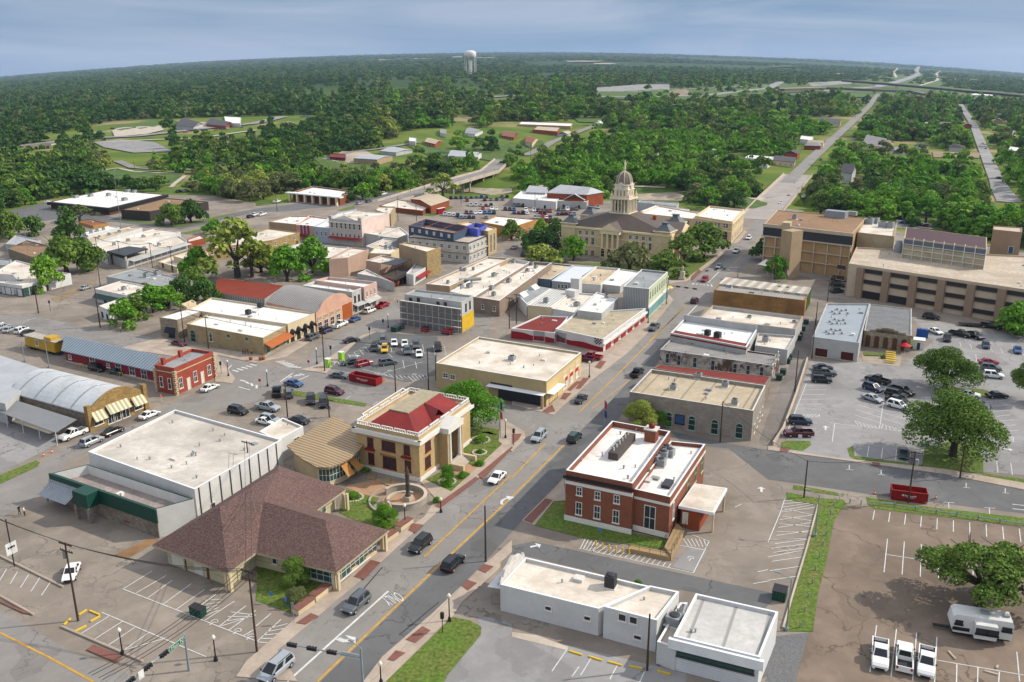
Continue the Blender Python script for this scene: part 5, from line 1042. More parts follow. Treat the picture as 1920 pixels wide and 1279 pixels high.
# ---- cream department store
cr=bldg('cream_store','broad cream store with a white roof and black shopfront on the street corner',T('b2 1078,385 b3 205,495 415,322 b2 1335,228'),(1,P1('b3 205,652')),M('buff_painted_wall','#a8966f',.85,.1,.3,.06),WROOF2,par=.5,cope=COPW)
band(cr,1,0,cr.H-.55,.05,M('yellow_painted_front','#c9b07c',.85,.08),name='painted_front'); winpx(cr,0,T('b2 1137,460 1180,470'),1.4,1.2,'sash'); winpx(cr,0,T('b2 1470,525'),5.5,1.2,'store',MBLK); A,B,u,nn,L=fframe(cr,0)
wins(cr,0,1,.78,.78,.1,L*.4,2.6,'store',MBLK,GLS); wins(cr,1,1,.18,.18,.1,L*.18,2.6,'store',MBLK); awning(cr,0,.5,1.0,3.3,1.8,.05,COPW); awning(cr,1,0,.32,3.3,1.8,.05,COPW); wins(cr,1,3,.5,.88,.6,2.2,2.6,'store'); wins(cr,1,3,.5,.88,3.6,2.2,1.2,'store'); hvac(cr,T('b3 0,370'),1.4,1); vents(cr,T('b3 170,300 210,298 70,415'),.4)
A,B,u,nn,L=fframe(cr,0)
for s in (.52,.99): q=lerp(A,B,s)+nn*1.5; mb=MB(); mb.box((q.x,q.y,0),u,.5,.5,3.2); mb.build('post',TANW,cr.o)
# ---- right side of the main street
wd=bldg('board_sided_building','tall building with a brown board side wall and a wavy ribbed white roof',T('c3 1512,893')+[(1507.5,563.5)]+T('c4 322,885 c3 1600,805'),(1,(1507,592)),WOODB,M('old_grey_roof','#a8a39b',.8,.2,.2,.2,'rib',k=.8),par=.3,cope=WOODB)
A,B,u,nn,L=fframe(wd,0); mb=MB(u); a,b_=lerp(wd.p[0],wd.p[3],.42),lerp(wd.p[1],wd.p[2],.42); c,d=wd.p[2],wd.p[3]; z=wd.zb+wd.H; mb.prism([a,b_,c,d],z-.4,z+.35); mb.build('upper_roof',M('wavy_white_roof','#c9bfae',.7,.3,.35,.2,'rib',k=3.2),wd.o)
band(wd,1,0,wd.H-.1,.12,M('ivy_leaves','#3f6b1c',.9,.4,2.5,.5,bump=1),.35,1,name='ivy')
hvac(wd,T('e4 950,125 1540,135 1640,145'),1.2,.6)
w2=bldg('white_roof_store','wide white roofed store with tan coping below the brown board wall',T('e4 590,482 1735,622 1825,470 740,335'),5.0,PGREY,WROOF2,par=.9,cope=M('tan_coping','#a98452',.8,.1)); hvac(w2,T('e4 1185,485 1720,545'),1.3,.5)
w3=bldg('white_parapet_store','store with a high grey parapet behind its bright white and rust red roof',T('e4 240,665 1150,835 1275,625 400,497'),5.4,PGREY,M('bright_white_roof','#dadada',.6,.06),par=.7,cope=COPW); hvac(w3,T('e4 680,700 800,725'),1.5,1.4,MDK)
A,B,u,nn,L=fframe(w3,2); mb=MB(u); mb.prism([A,B,B-nn*.35,A-nn*.35],w3.zb+4,w3.zb+6.6); mb.build('high_parapet',PGREY,w3.o)
mb=MB(w3.d); a,b_=w3.p[0],w3.p[1]; mb.prism([a-DA*.1,b_-DA*.1,b_+DA*4.2,a+DA*4.2],w3.rz-.1,w3.rz+.25); mb.build('red_roof_strip',M('rust_red_roof'),w3.o)
w4=bldg('rear_store','low rear store with a pale gravel roof at the back alley',T('e4 1250,815 1640,870 1740,700 1285,665'),4.0,PGREY,WROOF2,par=.6); hvac(w4,T('e4 1375,770'),1.5,1.3)
pe=bldg('peeling_brick_building','two storey brick building with peeling white paint and eight tall windows',T('e4 103,865 1462,1058 1550,930 235,745'),(0,P1('e4 105,1040')),M('peeling_white_brick','#bdb8b0',.9,.12,.5,.2,'peel',k=1.06,col2='#4d3b31'),M('aged_grey_roof','#8f8c88',.9,.2,.4,.3),par=.35,cope=PGREY)
winpx(pe,0,T('e4 202,970 338,992 530,1020 745,1055 1010,1095 1168,1115 1330,1135'),1.0,2.6,'sash',PGREY); A,B,u,nn,L=fframe(pe,1); wins(pe,1,2,.3,.7,3.5,.8,2,'sash')
rt=bldg('red_roof_strip_store','narrow store with a rust red roof between the grey stone store and the peeling building',T('e4 30,1090 1380,1290 1440,1190 100,1045'),4.6,STONEG,M('rust_red_roof'),par=.1)
gs=bldg('grey_stone_store','large grey limestone store with arched doorways and a seamed tan roof',T('b3 705,558 1442,672 1522,520 835,422'),(1,P1('b3 1432,855')),M('grey_ashlar','#9c9488',.95,.16,.4,.2,'block',k=.6,bump=.3),M('seamed_tan_roof','#b7a88f',.85,.15,.2,.25,'seam',k=4.2),par=.75,cope=M('pale_coping'))
for px in T('b3 1078,745 1215,770 1362,795 940,715'):
    s,z=onwall(gs,0,*px); A,B,u,nn,L=fframe(gs,0); q=A+u*s; place(winmesh(1.5,2.4,'arch',M('pale_green'),GLS,'door'),gs.o,'door',(q.x,q.y,gs.zb+.2),nn)
s,z=onwall(gs,0,*P1('b3 1005,742')); q=A+u*s; place(winmesh(2.0,2.0,'fixed',MBLK,M('blue_mural','#33507a',.7,.3,1.2)),gs.o,'poster',(q.x,q.y,gs.zb+1.2),nn); hvac(gs,T('b3 968,545 1118,478 1278,528 1335,635'),1.3,1.1); wins(gs,1,4,.2,.85,.5,1.2,2.0,'sash')
gv=bldg('grey_vented_building','low grey roofed workshop with rows of silver vents and two maroon garage doors',T('b4 268,228 547,265 612,30 352,28'),(1,P1('b4 533,382')),PGREY,M('cool_grey_roof','#8e969c',.7,.08,.2,.06),par=.45,cope=PGREY)
wins(gv,0,2,.22,.78,.1,3.2,2.3,'panel',CREAM,M('maroon_door','#45161c',.6,.05),'garage_door')
for cx,cy in ((430,80),(415,140),(395,200)):
    for dx,dy in ((-45,2),(-15,-12),(0,12),(10,-4),(38,-8),(48,12),(-30,14)): vents(gv,T('b4 %d,%d'%(cx+dx,cy+dy)),.45,.28)
st=bldg('stepped_stone_hall','rubble stone hall with a stepped parapet arched brown windows and a weathered grey roof',T('b4 577,190 850,222 862,60 610,32'),(1,P1('b4 848,322')),STONE,M('weathered_grey_roof','#7c7d7e',.85,.25,.25,.4),par=.2,cope=PGREY)
wins(st,0,5,.1,.86,.4,1.2,2.3,'arch',M('brown_frame','#5c3a26',.7,.1),M('brown_frame')); A,B,u,nn,L=fframe(st,0)
for a_,b_,h in((.12,.88,.5),(.25,.72,.9),(.36,.62,1.3)): mb=MB(u); mb.prism([A+u*L*a_,A+u*L*b_,A+u*L*b_-nn*.4,A+u*L*a_-nn*.4],st.zb+st.H-.2,st.zb+st.H+h); mb.build('stepped_parapet',STONE,st.o)
# ---- county garage building
CT=M('tan_concrete','#b5a48e',.85,.1,.25,.05); CT2=M('brown_pier','#8d7863',.85,.08,.3,.05); STR=G('strip_glass',(.018,.018,.02))
ga=bldg('office_block','long three storey tan concrete office block with dark ribbon windows between brown piers',T('c4 600,695')+[(2060,563)]+[(2040,486),P1('c4 662,572')],(0,P1('c4 580,935')),CT,M('stained_white_roof','#c3b5a2',.8,.25,.12,.35,col2='#93826c'),par=.5,cope=CT)
A,B,u,nn,L=fframe(ga,0); k=0
pp=[onwall(ga,0,*q)[0] for q in T('c4 680,900 888,900 1098,950 1310,960 1525,985 1740,1010')]; st_=(pp[-1]-pp[0])/5
pp=[pp[0]+st_*i for i in range(int((L-pp[0])/st_)+1)]
for s in pp: q=A+u*s+nn*.35; mb=MB(u); mb.box((q.x,q.y,ga.zb-1),u,1.1,2.2,ga.H+.2); mb.build('pier',CT2,ga.o)
fh=ga.H/3.6
for s in [pp[0]-st_*.78]+[p_+st_*.5 for p_ in pp[:-1]]:
    for r_ in (.2,.525,.85):
        if r_==.2 and s<pp[2]: continue
        w_=st_-2.3 if s>pp[0] else st_*.36
        q=A+u*s; place(winmesh(round(w_,1),1.5,'fixed',CT2,STR),ga.o,'ribbon_window',(q.x,q.y,ga.zb+ga.H*r_-.75),nn)
for s in [p_+st_*.5 for p_ in pp[:2]]: q=A+u*s; place(winmesh(st_-2.3,2.6,'panel',CT2,MBLK,'garage_opening'),ga.o,'garage_opening',(q.x,q.y,ga.zb+.1),nn)
for px in T('c4 975,610 1450,690'):
    q=atroof(ga,*px); mb=MB(); mb.lathe((q.x,q.y,ga.rz),[(1.5,0),(1.5,2.2),(1.1,3),(.9,3.9),(.3,4.1)],12); mb.build('roof_ventilator',M('silver_metal'),ga.o)
pn=bldg('lattice_penthouse','long rooftop penthouse with a white lattice front and dark red louvred roof',T('c4 1022,505 1640,585 1640,500 1035,422'),6.6,M('stained_cream','#b3a68a',.85,.2,.3,.2),M('dark_red_louvre','#4f2c2e',.6,.1,.3,.1,'rib2',k=.5),par=.1,z0=ga.rz)
for i in range(9): band(pn,0,0,pn.H+.5,.35,MWF,i/8-.003,i/8+.003,name='lattice_bar')
for z in (1.2,3,4.6): band(pn,0,z,.15,.35,MWF,.001,.999,name='lattice_bar')
band(pn,0,pn.H-2.3,1.9,.1,M('grey_louvre','#5c6470',.5,.1),name='louvre_band')
tw=bldg('stair_tower','tan windowless stair tower at the right end of the office block',T('c4 1685,440 1905,462 1905,425 1690,412'),7.6,CT2,CT,par=.3,z0=ga.rz,skirt=12); wins(tw,0,1,.72,.72,.1,1.6,2.4,'door',MWF,M('blue_mural'),'door')
bl=bldg('beige_link_block','plain beige block with rooftop machinery between the two county buildings',T('c4 672,462 945,492 968,395 735,352'),4.6,M('stained_beige','#a99a7c',.85,.15,.3,.2),WROOF2,par=.4,z0=ga.rz,skirt=12)
hvac(bl,T('c4 760,400 860,425 915,430 800,395'),2.6,2.0)
ju=bldg('county_annex','tan boarded county building with a brown roof ribbon glass top floor and two square towers',[(1434,419)]+T('c4 672,468 735,355 70,295'),(1,P1('c4 598,803')),M('tan_panel','#a98a60',.8,.12,.4,.1),M('brown_roof','#8d6f52',.9,.15,.1,.2),par=.25,cope=CT)
JH=ju.H; band(ju,0,JH-1.2,1.15,.5,CT,name='fascia'); band(ju,0,JH-4.3,3.0,.3,GLS,name='glass_band'); band(ju,0,JH-4.8,.5,.7,CT,name='ledge')
for s in (.02,.15,.3,.45,.6,.75,.9,.995): band(ju,0,0,JH-4.8,.55,CT,s-.006,s+.006,name='mullion')
for z in (.33,.66): band(ju,0,(JH-4.8)*z,.35,.5,CT,.001,.999,name='floor_band')
for px0,px1,mt_,hh in (('c4 78,735','c4 135,740',M('pale_tower','#b5a684',.8,.08),1.2),('c4 150,815','c4 232,800',M('tan_tower','#a48e70',.8,.1),.9)):
    a=P(*P1(px0)); b_=P(*P1(px1)); u=(b_-a); Lw=u.length; u=u/Lw; n=Vector((u.y,-u.x,0));
    mb=MB(u); v=[a,b_,b_-n*4.5,a-n*4.5]; mb.prism([(k.x,k.y) for k in v],ju.zb-1,ju.zb+JH+hh); mb.build('stair_tower',mt_,ju.o)
hvac(ju,T('c4 200,365'),1.6,1.6); mb=MB(ju.d); q=atroof(ju,*P1('c4 510,350')); mb.box((q.x,q.y,ju.rz),ju.d,3.5,8,2.6); mb.build('rooftop_plant',M('silver_metal'),ju.o); q=atroof(ju,*P1('c4 625,335')); mb=MB(ju.d); mb.box((q.x,q.y,ju.rz),ju.d,2,4,1.6); mb.build('rooftop_plant',MHV,ju.o)
en=bldg('entrance_canopy','flat concrete entrance canopy in front of the county annex',T('c4 -85,700 0,715 c4 60,680 -20,660'),3.4,CT,WROOF,par=.1,nowall=True,cat='canopy')
for p_ in en.p: mb=MB(); mb.box((p_.x,p_.y,en.zb),DA,.4,.4,3.3); mb.build('post',CT,en.o)
# ---- courthouse
LS=M('courthouse_limestone','#d2bd93',.85,.12,.3,.1,'block',k=.6); LS2=M('courthouse_trim','#dcc9a3',.8,.08,.4,.06); SLT=M('slate_roof','#564c45',.75,.12,.3,.12,'shingle',k=.6); GRZ=M('grey_zinc','#5c6163',.5,.1)
co=bldg('courthouse','three storey limestone courthouse with a slate roof corner pavilions and porticoes',T('c3 383,405 1178,482 1288,400 560,330'),(1,P1('c3 1180,702')),LS,SLT,par=.2,cope=LS2)
CH=co.H; z0=co.zb+CH
for f in range(4):
    band(co,f,CH-.8,.7,.5,LS2,name='cornice'); band(co,f,CH*.66,.3,.15,LS2,name='string_course'); band(co,f,CH*.33,.35,.2,LS2,name='string_course')
winpx(co,0,T('c3 417,458 445,460 512,462 560,466 605,468 887,498 935,502 985,507 1035,512 1092,522 1122,524'),1.3,1.6,'sash'); winpx(co,0,T('c3 415,515 447,518'),1.1,2.5,'arch'); winpx(co,0,T('c3 512,522 560,525 605,529 885,550 935,556 985,560 1035,570'),1.3,2.8,'sash'); winpx(co,0,T('c3 1088,583 1120,585'),1.1,2.5,'arch'); winpx(co,0,T('c3 557,617 604,620 512,612 900,640 950,645'),1.4,2.6,'sash')
wins(co,1,6,.08,.92,CH*.7,1.1,1.8,'sash'); wins(co,1,6,.08,.92,CH*.38,1.1,2.6,'arch')
W,S,E,N=[Vector((p_.x,p_.y,z0)) for p_ in co.p]; cc=co.c; tcx=PZ(*P1('c3 835,312'),z0+5.0); tc_=Vector((tcx.x,tcx.y,0)); dd=co.d; de=Vector((-dd.y,dd.x,0)); TS=4.1
q=[tc_+dd*(a*TS)+de*(b_*TS) for a,b_ in((-1,-1),(1,-1),(1,1),(-1,1))]; rf_=MB(dd); rz=z0+5.1
for i in range(4):
    a,b_=[W,S,E,N][i],[W,S,E,N][(i+1)%4]; c,d=q[(i+1)%4],q[i]; vs=[a,b_,Vector((c.x,c.y,rz)),Vector((d.x,d.y,rz))]
    if (vs[1]-vs[0]).cross(vs[2]-vs[0]).z<0: vs=vs[::-1]
    rf_.poly(vs)
rf_.build('hip_roof',SLT,co.o)
def pavil(p_,w,h,parent):
    mb=MB(dd); mb.box((p_.x,p_.y,co.zb),dd,w,w,CH+.7,0); mb.box((p_.x,p_.y,z0+.7),dd,w+.8,w+.8,.35,1); mb.build('corner_pavilion',[LS,LS2],parent)
    mb=MB(dd); mb.lathe((p_.x,p_.y,z0+1.0),[(w*.72,0),(w*.5,1.0),(w*.24,2.3),(w*.24,3.0),(w*.3,3.15)],4,0,False,d=dd); mb.build('pavilion_roof',GRZ,parent)
ins=inset([Vector((p_.x,p_.y,0)) for p_ in co.p],2.9)
for p_ in ins: pavil(p_,6.4,1,co.o)
for f,s0,s1 in ((0,.385,.565),(1,.2,.85)):
    A,B,u,nn,L=fframe(co,f); a=A+u*L*s0; b_=A+u*L*s1; o_=2.6; mb=MB(u); mb.prism([a+nn*o_,b_+nn*o_,b_,a],z0-1.6,z0-.2); 
    m_=(a+b_)/2; up=2.9; zz=z0-.2
    v=[a+nn*(o_+.3)-u*.4,b_+nn*(o_+.3)+u*.4,m_+nn*(o_+.3)]; w_=[k-nn*(o_+5) for k in v]
    mb.add([(v[0].x,v[0].y,zz),(v[1].x,v[1].y,zz),(v[2].x,v[2].y,zz+up)],[[0,1,2]]); mb.build('pediment',LS2,co.o)
    mb=MB(u)
    for k,fl in ((0,0),(1,1)):
        vs=[Vector((v[k].x,v[k].y,zz)),Vector((v[2].x,v[2].y,zz+up)),Vector((w_[2].x,w_[2].y,zz+up)),Vector((w_[k].x,w_[k].y,zz))]
        if (vs[1]-vs[0]).cross(vs[2]-vs[0]).z<0: vs=vs[::-1]
        mb.poly(vs)
    mb.build('portico_roof',SLT,co.o)
    mb=MB(u); mb.prism([a+nn*o_,b_+nn*o_,b_,a],co.zb-1,co.zb+CH*.36); mb.build('porch_base',LS,co.o)
    n=4 if f==0 else 6
    for i in range(n): k=lerp(a,b_,(i+.35)/(n-.3))+nn*(o_-.5); mb=MB(); mb.tube((k.x,k.y,co.zb+CH*.36),(k.x,k.y,z0-1.6),.5,.42,n=10); mb.build('column',LS2,co.o)
    for i in range(3 if f==0 else 4): k=lerp(a,b_,(i+.5)/(3 if f==0 else 4))+nn*o_; place(winmesh(1.7,2.6,'arch',LS2,MBLK,'archway'),co.o,'archway',(k.x,k.y,co.zb+.5),nn)
for px in T('e6 1340,985 1090,920'):
    k=PZ(*px,z0+2.5); mb=MB(dd); mb.box((k.x,k.y,z0),dd,1.1,1.3,4.4); mb.build('chimney',M('chimney_brick','#a2492c',.9,.12,.4,.1,'brick'),co.o)
# clock tower
BEF=set(co.o.children); CTm=M('tower_stone','#ddd0b6',.75,.1,.5,.08); zt=z0+3.0
def sqb(w,h,name,mt,z,ch=.0): mb=MB(dd); mb.box((tc_.x,tc_.y,z),dd,w,w,h); return mb.build(name,mt,co.o)
sqb(11.6,2.6,'tower_base',SLT,z0+.8); z=z0+3.2; sqb(12.4,.5,'tower_ledge',CTm,z); sqb(8.6,6.6,'tower_body',M('tower_wall','#a89a80',.8,.1),z+.4)
for f in range(4):
    n=[-de,dd,de,-dd][f]; t=Vector((-n.y,n.x,0))
    for i in range(6):
        k=tc_+n*5.3+t*(-4.9+i*1.96); mb=MB(); mb.tube((k.x,k.y,z+.4),(k.x,k.y,z+7),.36,.3,n=8); mb.build('tower_column',CTm,co.o)
    for i in range(3): k=tc_+n*4.32+t*(-2.6+i*2.6); place(winmesh(1.3,3.6,'arch',CTm,GLS),co.o,'window',(k.x,k.y,z+1.3),n)
    a,b_=tc_+n*5.9-t*5.6,tc_+n*5.9+t*5.6; railing([Vector((a.x,a.y,z+.5)),Vector((b_.x,b_.y,z+.5))],1.0,co.o,CTm,step=.6); railing([Vector((a.x,a.y,z+7.7)),Vector((b_.x,b_.y,z+7.7))],1.1,co.o,CTm,step=.6)
sqb(12.0,.8,'tower_cornice',CTm,z+6.9); z+=7.7; sqb(8.4,4.2,'belfry',CTm,z)
for a in (-1,1):
    for b_ in (-1,1): k=tc_+dd*5.2*a+de*5.2*b_; mb=MB(dd); mb.box((k.x,k.y,z),dd,.9,.9,1.6); mb.lathe((k.x,k.y,z+1.6),[(.5,0),(.2,.5),(.35,.8),(.05,1.6)],8); mb.build('finial',CTm,co.o)
for f in range(4):
    n=[-de,dd,de,-dd][f]; t=Vector((-n.y,n.x,0))
    for i in range(3): k=tc_+n*4.22+t*(-2.1+i*2.1); place(winmesh(1.2,2.0,'arch',CTm,M('louvre_taupe','#8b7f6b',.8,.05)),co.o,'window',(k.x,k.y,z+.8),n)  # belfry arches filled with one flat grey brown tone
    mb=MB(dd); k=tc_+n*4.3; c0=Vector((k.x,k.y,z+5.0)); mb.tube(c0-n*.6,c0+n*.35,1.05,n=20,mi=0); mb.tube(c0+n*.35,c0+n*.42,.85,n=20,mi=1)
    for ang,ln in ((0.2,.85),(2.4,.6)): e=t*math.sin(ang)+Vector((0,0,math.cos(ang))); mb.tube(c0+n*.46,c0+n*.46+e*ln,.07,n=4,mi=2)
    mb.build('clock',[CTm,M('clock_face','#c9d6e4',.4,0),M('clock_hand','#2b4b8a',.4,0)],co.o)
    mb=MB(t); a,b_,m_=k-t*2.6+n*.5,k+t*2.6+n*.5,k+n*.5; zz=z+5.9; mb.add([(a.x,a.y,zz),(b_.x,b_.y,zz),(m_.x,m_.y,zz+1.7)]+[(p_.x-n.x*2.5,p_.y-n.y*2.5,h) for p_,h in((a,zz),(b_,zz),(m_,zz+1.7))],[[0,1,2],[5,4,3],[1,4,5,2],[2,5,3,0],[0,3,4,1]]); mb.build('clock_gable',CTm,co.o)
sqb(9.2,.4,'belfry_cornice',CTm,z+3.7); sqb(8.0,1.9,'clock_stage',CTm,z+4.1); sqb(8.8,.3,'dome_ledge',CTm,z+6.0)
mb=MB(dd); z+=6.2; prof=[(4.6*math.cos(a)**.8+.2,6.0*math.sin(a)) for a in [math.pi/2*i/9*.97 for i in range(10)]]; mb.lathe((tc_.x,tc_.y,z),prof,8,0,False,d=(dd+de*.0)); mb.build('dome',M('dome_slate','#75695f',.7,.15,.6,.2,'shingle',k=.5),co.o)
mb=MB()
for j in range(8):
    t=2*math.pi*(j+.5)/8; e=dd*math.cos(t)+de*math.sin(t)
    for (r1,h1),(r2,h2) in zip(prof,prof[1:]): mb.tube(tc_+e*r1+Vector((0,0,z+h1)),tc_+e*r2+Vector((0,0,z+h2)),.16,n=4)
mb.build('dome_rib',CTm,co.o)
mb=MB(); mb.lathe((tc_.x,tc_.y,z+5.7),[(.9,0),(.9,.4),(.5,.6),(.45,1.0),(.6,1.1),(.6,1.3)],10); mb.build('lantern_base',CTm,co.o)
mb=MB(); zz=z+6.9; mb.lathe((tc_.x,tc_.y,zz),[(.5,0),(.62,.4),(.5,1.6),(.42,2.3),(.58,2.9),(.5,3.4),(.2,3.6),(.16,3.75),(.27,3.95),(.27,4.25),(.12,4.45)],10); mb.tube((tc_.x+.5,tc_.y,zz+3.2),(tc_.x+1.0,tc_.y,zz+2.2),.14,n=5); mb.tube((tc_.x-.5,tc_.y,zz+3.2),(tc_.x-.75,tc_.y,zz+4.6),.14,.09,n=5); mb.tube((tc_.x-.75,tc_.y,zz+4.5),(tc_.x-.75,tc_.y,zz+5.6),.05,n=4); mb.build('statue',CTm,co.o)
C=Vector((tc_.x,tc_.y,z0+3.2))-Vector(co.o['_o']); k=.7
for o in co.o.children:
    if o not in BEF: o.location=Vector((C.x*(1-k)+o.location.x*k,C.y*(1-k)+o.location.y*k,C.z*(1-k*1.16)+o.location.z*k*1.16+1.7)); o.scale=(k,k,k*1.16)
# ---- around the courthouse
bk=bldg('stone_bank','two storey tan stone building with an arched corner entrance behind the courthouse tree',T('c3 1372,338 1642,382 1740,292 1482,262'),(1,P1('c3 1640,552')),LS,WROOF,par=.8,cope=LS2)
winpx(bk,0,T('c3 1382,392 1408,396 1452,400 1478,403 1525,407 1550,409 1592,412 1612,414'),1.3,2.0,'sash'); wins(bk,1,7,.08,.92,bk.H-3.5,1,2,'sash'); wins(bk,1,7,.08,.92,.8,1.2,2.6,'arch'); winpx(bk,0,T('c3 1595,500'),3.0,2.6,'arch',LS2,MBLK); band(bk,0,bk.H*.52,.5,.2,LS2,name='string_course'); band(bk,0,bk.H-1.2,.5,.3,LS2,name='cornice'); band(bk,1,bk.H-1.2,.5,.3,LS2,name='cornice')
bk2=bldg('stone_bank_wing','left wing of the tan stone building with white gabled roofs behind',T('c3 960,318 1372,362 1400,315 1100,262'),7.5,LS,WROOF,par=.5); winpx(bk2,0,T('c3 1318,387'),1.3,1.9,'sash')
for nm,lb,s,h,wl,rfm in [('flat_roof_store','long pale grey roofed store behind the courthouse tower','c3 940,235 1235,268 1250,240 960,218',5,PGREY,GROOF),('flat_roof_store','bright white roofed stores between the courthouse and the stone wing','c3 960,305 1200,320 1330,290 1080,258',5,WPAINT,WROOF),
 ('flat_roof_store','low white shop with rooftop units beside the crowded parking lot','c3 5,205 330,232 380,175 70,150',4.5,WPAINT,WROOF),('flat_roof_store','pale roofed shop adjoining the metal roofed mill','c3 330,225 560,235 600,190 380,175',4,PGREY,WROOF),
 ('brown_flat_building','long flat white roofed building with dark brown board walls and a deep eave','c1 375,232 822,278 1238,178 800,142',(1,P1('c1 822,338')),M('brown_boards','#5c4232',.8,.15,.4,.1,'rib',k=.8),WROOF),('brown_flat_building','low brown roofed wing beside the dark walled bank','c1 905,292 1120,305 1560,232 1240,205',5.0,M('dark_wall','#3a3431',.8,.1),M('brown_roof')),
 ('small_tan_building','small tan walled building with a reddish gravel roof','c1 588,383 700,412 815,392 700,368',(1,P1('c1 702,436')),M('ochre_plaster'),M('red_gravel_roof','#8b5a44',.9,.2,.4,.3)),
 ('white_roof_row','farthest long white roofed store of the left row','c1 615,470 660,485 895,425 820,412',4.5,WPAINT,WROOF),('white_roof_row','second long roofed store of the left row with small rooftop units','c1 650,500 690,545 1065,428 975,420',4.6,WPAINT,TROOF),
 ('white_roof_row','wide grey roofed store of the left row with a line of condensers','c1 690,560 800,612 1352,458 1155,435',4.8,WPAINT,WROOF2),('white_roof_row','front store of the left row with a long pale awning along the street','c1 800,618 945,668 1402,530 1340,490',(1,P1('c1 948,738')),PGREY,WROOF2),
 ('brick_end_store','orange brick end shop of the left row','c1 1402,515 1410,535 1542,505 1500,480',(2,P1('c1 1542,550')),M('orange_brick'),WROOF2),('white_small_shop','cream walled small shop near the left row','c1 1185,682 1335,722 1405,665 1300,640',(1,P1('c1 1330,765')),CREAM,WROOF2),('white_small_shop','long low cream shop behind the round green tree','c1 1300,640 1400,668 1560,620 1510,575',4.2,CREAM,WROOF2),
 ('grey_roof_shop','wide low shop with a plain blue grey roof and two condensers','c1 795,792 1180,862 1440,825 1030,728',3.8,PGREY,GROOF),('green_awning_shop','white shop with a pale roof and a dark green awning facing the corner','c1 722,885 1000,945 1180,880 905,825',(0,P1('c1 722,985')),WPAINT,WROOF2),('white_corner_shop','small white shop beside the tall hedge','c1 742,1012 825,1045 1000,985 935,945',(1,P1('c1 828,1135')),WPAINT,WROOF2),
 ('white_hut','tan roofed hut among the hedge trees behind the stone shop','e7 480,400 560,450 700,370 640,335',3,CREAM,CREAM),
 ('storefront_building','long white storefront building with dark posts and a stepped flat roof on the left','c1 -60,830 155,862 530,770 300,740',(1,P1('c1 178,948')),WPAINT,WROOF2),('storefront_upper','raised flat roof section of the long storefront building','c1 -60,770 100,780 290,715 120,670',5.8,WPAINT,WROOF2),
 ('barn_shed','weathered wooden shed with a brown roof beside the big tree','c1 60,585 250,650 360,560 200,520',3.6,M('weathered_boards','#8b7d68',.9,.2,.5,.2,'rib',k=.3),M('brown_roof')),('metal_roof_hut','small pale metal roofed hut at the left','c1 40,548 160,560 305,520 120,480',3.0,PGREY,M('grey_seam_roof')),('flat_roof_kiosk','small grey roofed building at the left picture edge','c1 -80,700 80,710 85,668 -60,650',3.5,PGREY,GROOF)]:
    b=bldg(nm,lb,T(s),h,wl,rfm,par=.35)
    if nm in('white_roof_row',): hvac(b,[proj(lerp(lerp(b.p[0],b.p[1],.5),lerp(b.p[3],b.p[2],.5),t)+Vector((0,0,b.rz))) for t in (.2,.4,.62)],1.2,1.0)
    if 'shop' in nm or 'store' in nm: wins(b,0,2,.25,.75,.5,1.2,1.6,'sash',MBLK)
    if nm=='brown_flat_building' and 'eave' in lb: 
        for f in(0,1): band(b,f,b.H-1.7,1.6,1.2,MBLK,name='eave_band')
        hvac(b,T('c1 570,205 680,195 815,190 935,225 1010,165 960,160'),2.2,1.5)
    if 'front store' in lb: awning(b,1,.05,1,3.0,2.2,.4,PGREY,post=4); LRB=b
    if 'dark posts' in lb: wins(b,0,5,.1,.92,.1,3,2.6,'panel',MBLK,WPAINT,'shutter'); wins(b,1,2,.05,.2,.1,2.6,2.8,'store',MBLK,GREENGL)
    if 'condensers' in lb and nm=='grey_roof_shop': hvac(b,T('c1 1100,800 1180,783'),1.6,1.5)
    if 'dark green' in lb: awning(b,0,.0,.62,3.0,1.2,1.2,GREENM); hvac(b,T('c1 930,895 1040,918'),1.1,1)
bc=thing('black_canopy','flat black canopy roof at the street corner of the left row of stores','canopy',P(*P1('c1 940,735'))); q=[PZ(x,y,5.2) for x,y in T('c1 800,603 935,638 1110,583 965,566')]; mb=MB(); mb.prism([(k.x,k.y) for k in q],4.8,5.2,bottom=True); mb.build('canopy_roof',MBLK,bc)
for k in q: c=sum(q,Vector())/4; k=lerp(k,c,.1); mb=MB(DA); mb.box((k.x,k.y,0),DA,.7,.7,4.8); mb.build('pillar',PGREY,bc)
for nm,lb,s,h,rs_,rdir,wl,rfm,hip in [('brick_mill','red brick mill restaurant with a grey standing seam roof by the creek','c3 262,165 560,180 685,160 400,120',7.0,3,0,M('orange_brick'),M('grey_seam_roof'),.12),('gabled_annex','brick gabled annex with a grey metal roof in front of the mill','c3 395,215 540,220 590,185 450,160',4.5,3,1,M('orange_brick'),M('grey_seam_roof'),0),
 ('metal_roof_store','grey metal roofed store at the left of the brick mill','c3 105,160 250,165 270,135 160,115',5,2,0,PGREY,M('grey_seam_roof'),0),('tan_roof_fire_hall','brick hall with a pale tan pitched roof beside the crowded lot','c2 1160,210 1310,262 1447,218 1290,175',(1,P1('c2 1312,325')),1.3,1,M('orange_brick'),M('tan_seam_roof','#b5a48c',.7,.1,.3,.1,'seam',k=1),0)]:
    gable(nm,lb,T(s),h,rs_,wl,rfm,rdir,hip=hip)
fh_=bldg('brick_hall_wing','low brick wing with a deep flat roof beside the tan roofed hall',T('c2 925,262 1300,300 1312,262 1060,215'),(1,P1('c2 1250,340')),M('dark_orange_brick','#7d4527',.9,.12,.4,.1,'brick'),WROOF2,par=.3)
ct_=bldg('column_bank','pale flat roofed bank with brick walls behind tall stone columns',T('c2 275,160 630,192 742,155 430,115'),(1,P1('c2 630,262')),M('dark_orange_brick'),WROOF,par=.8,cope=COPW)
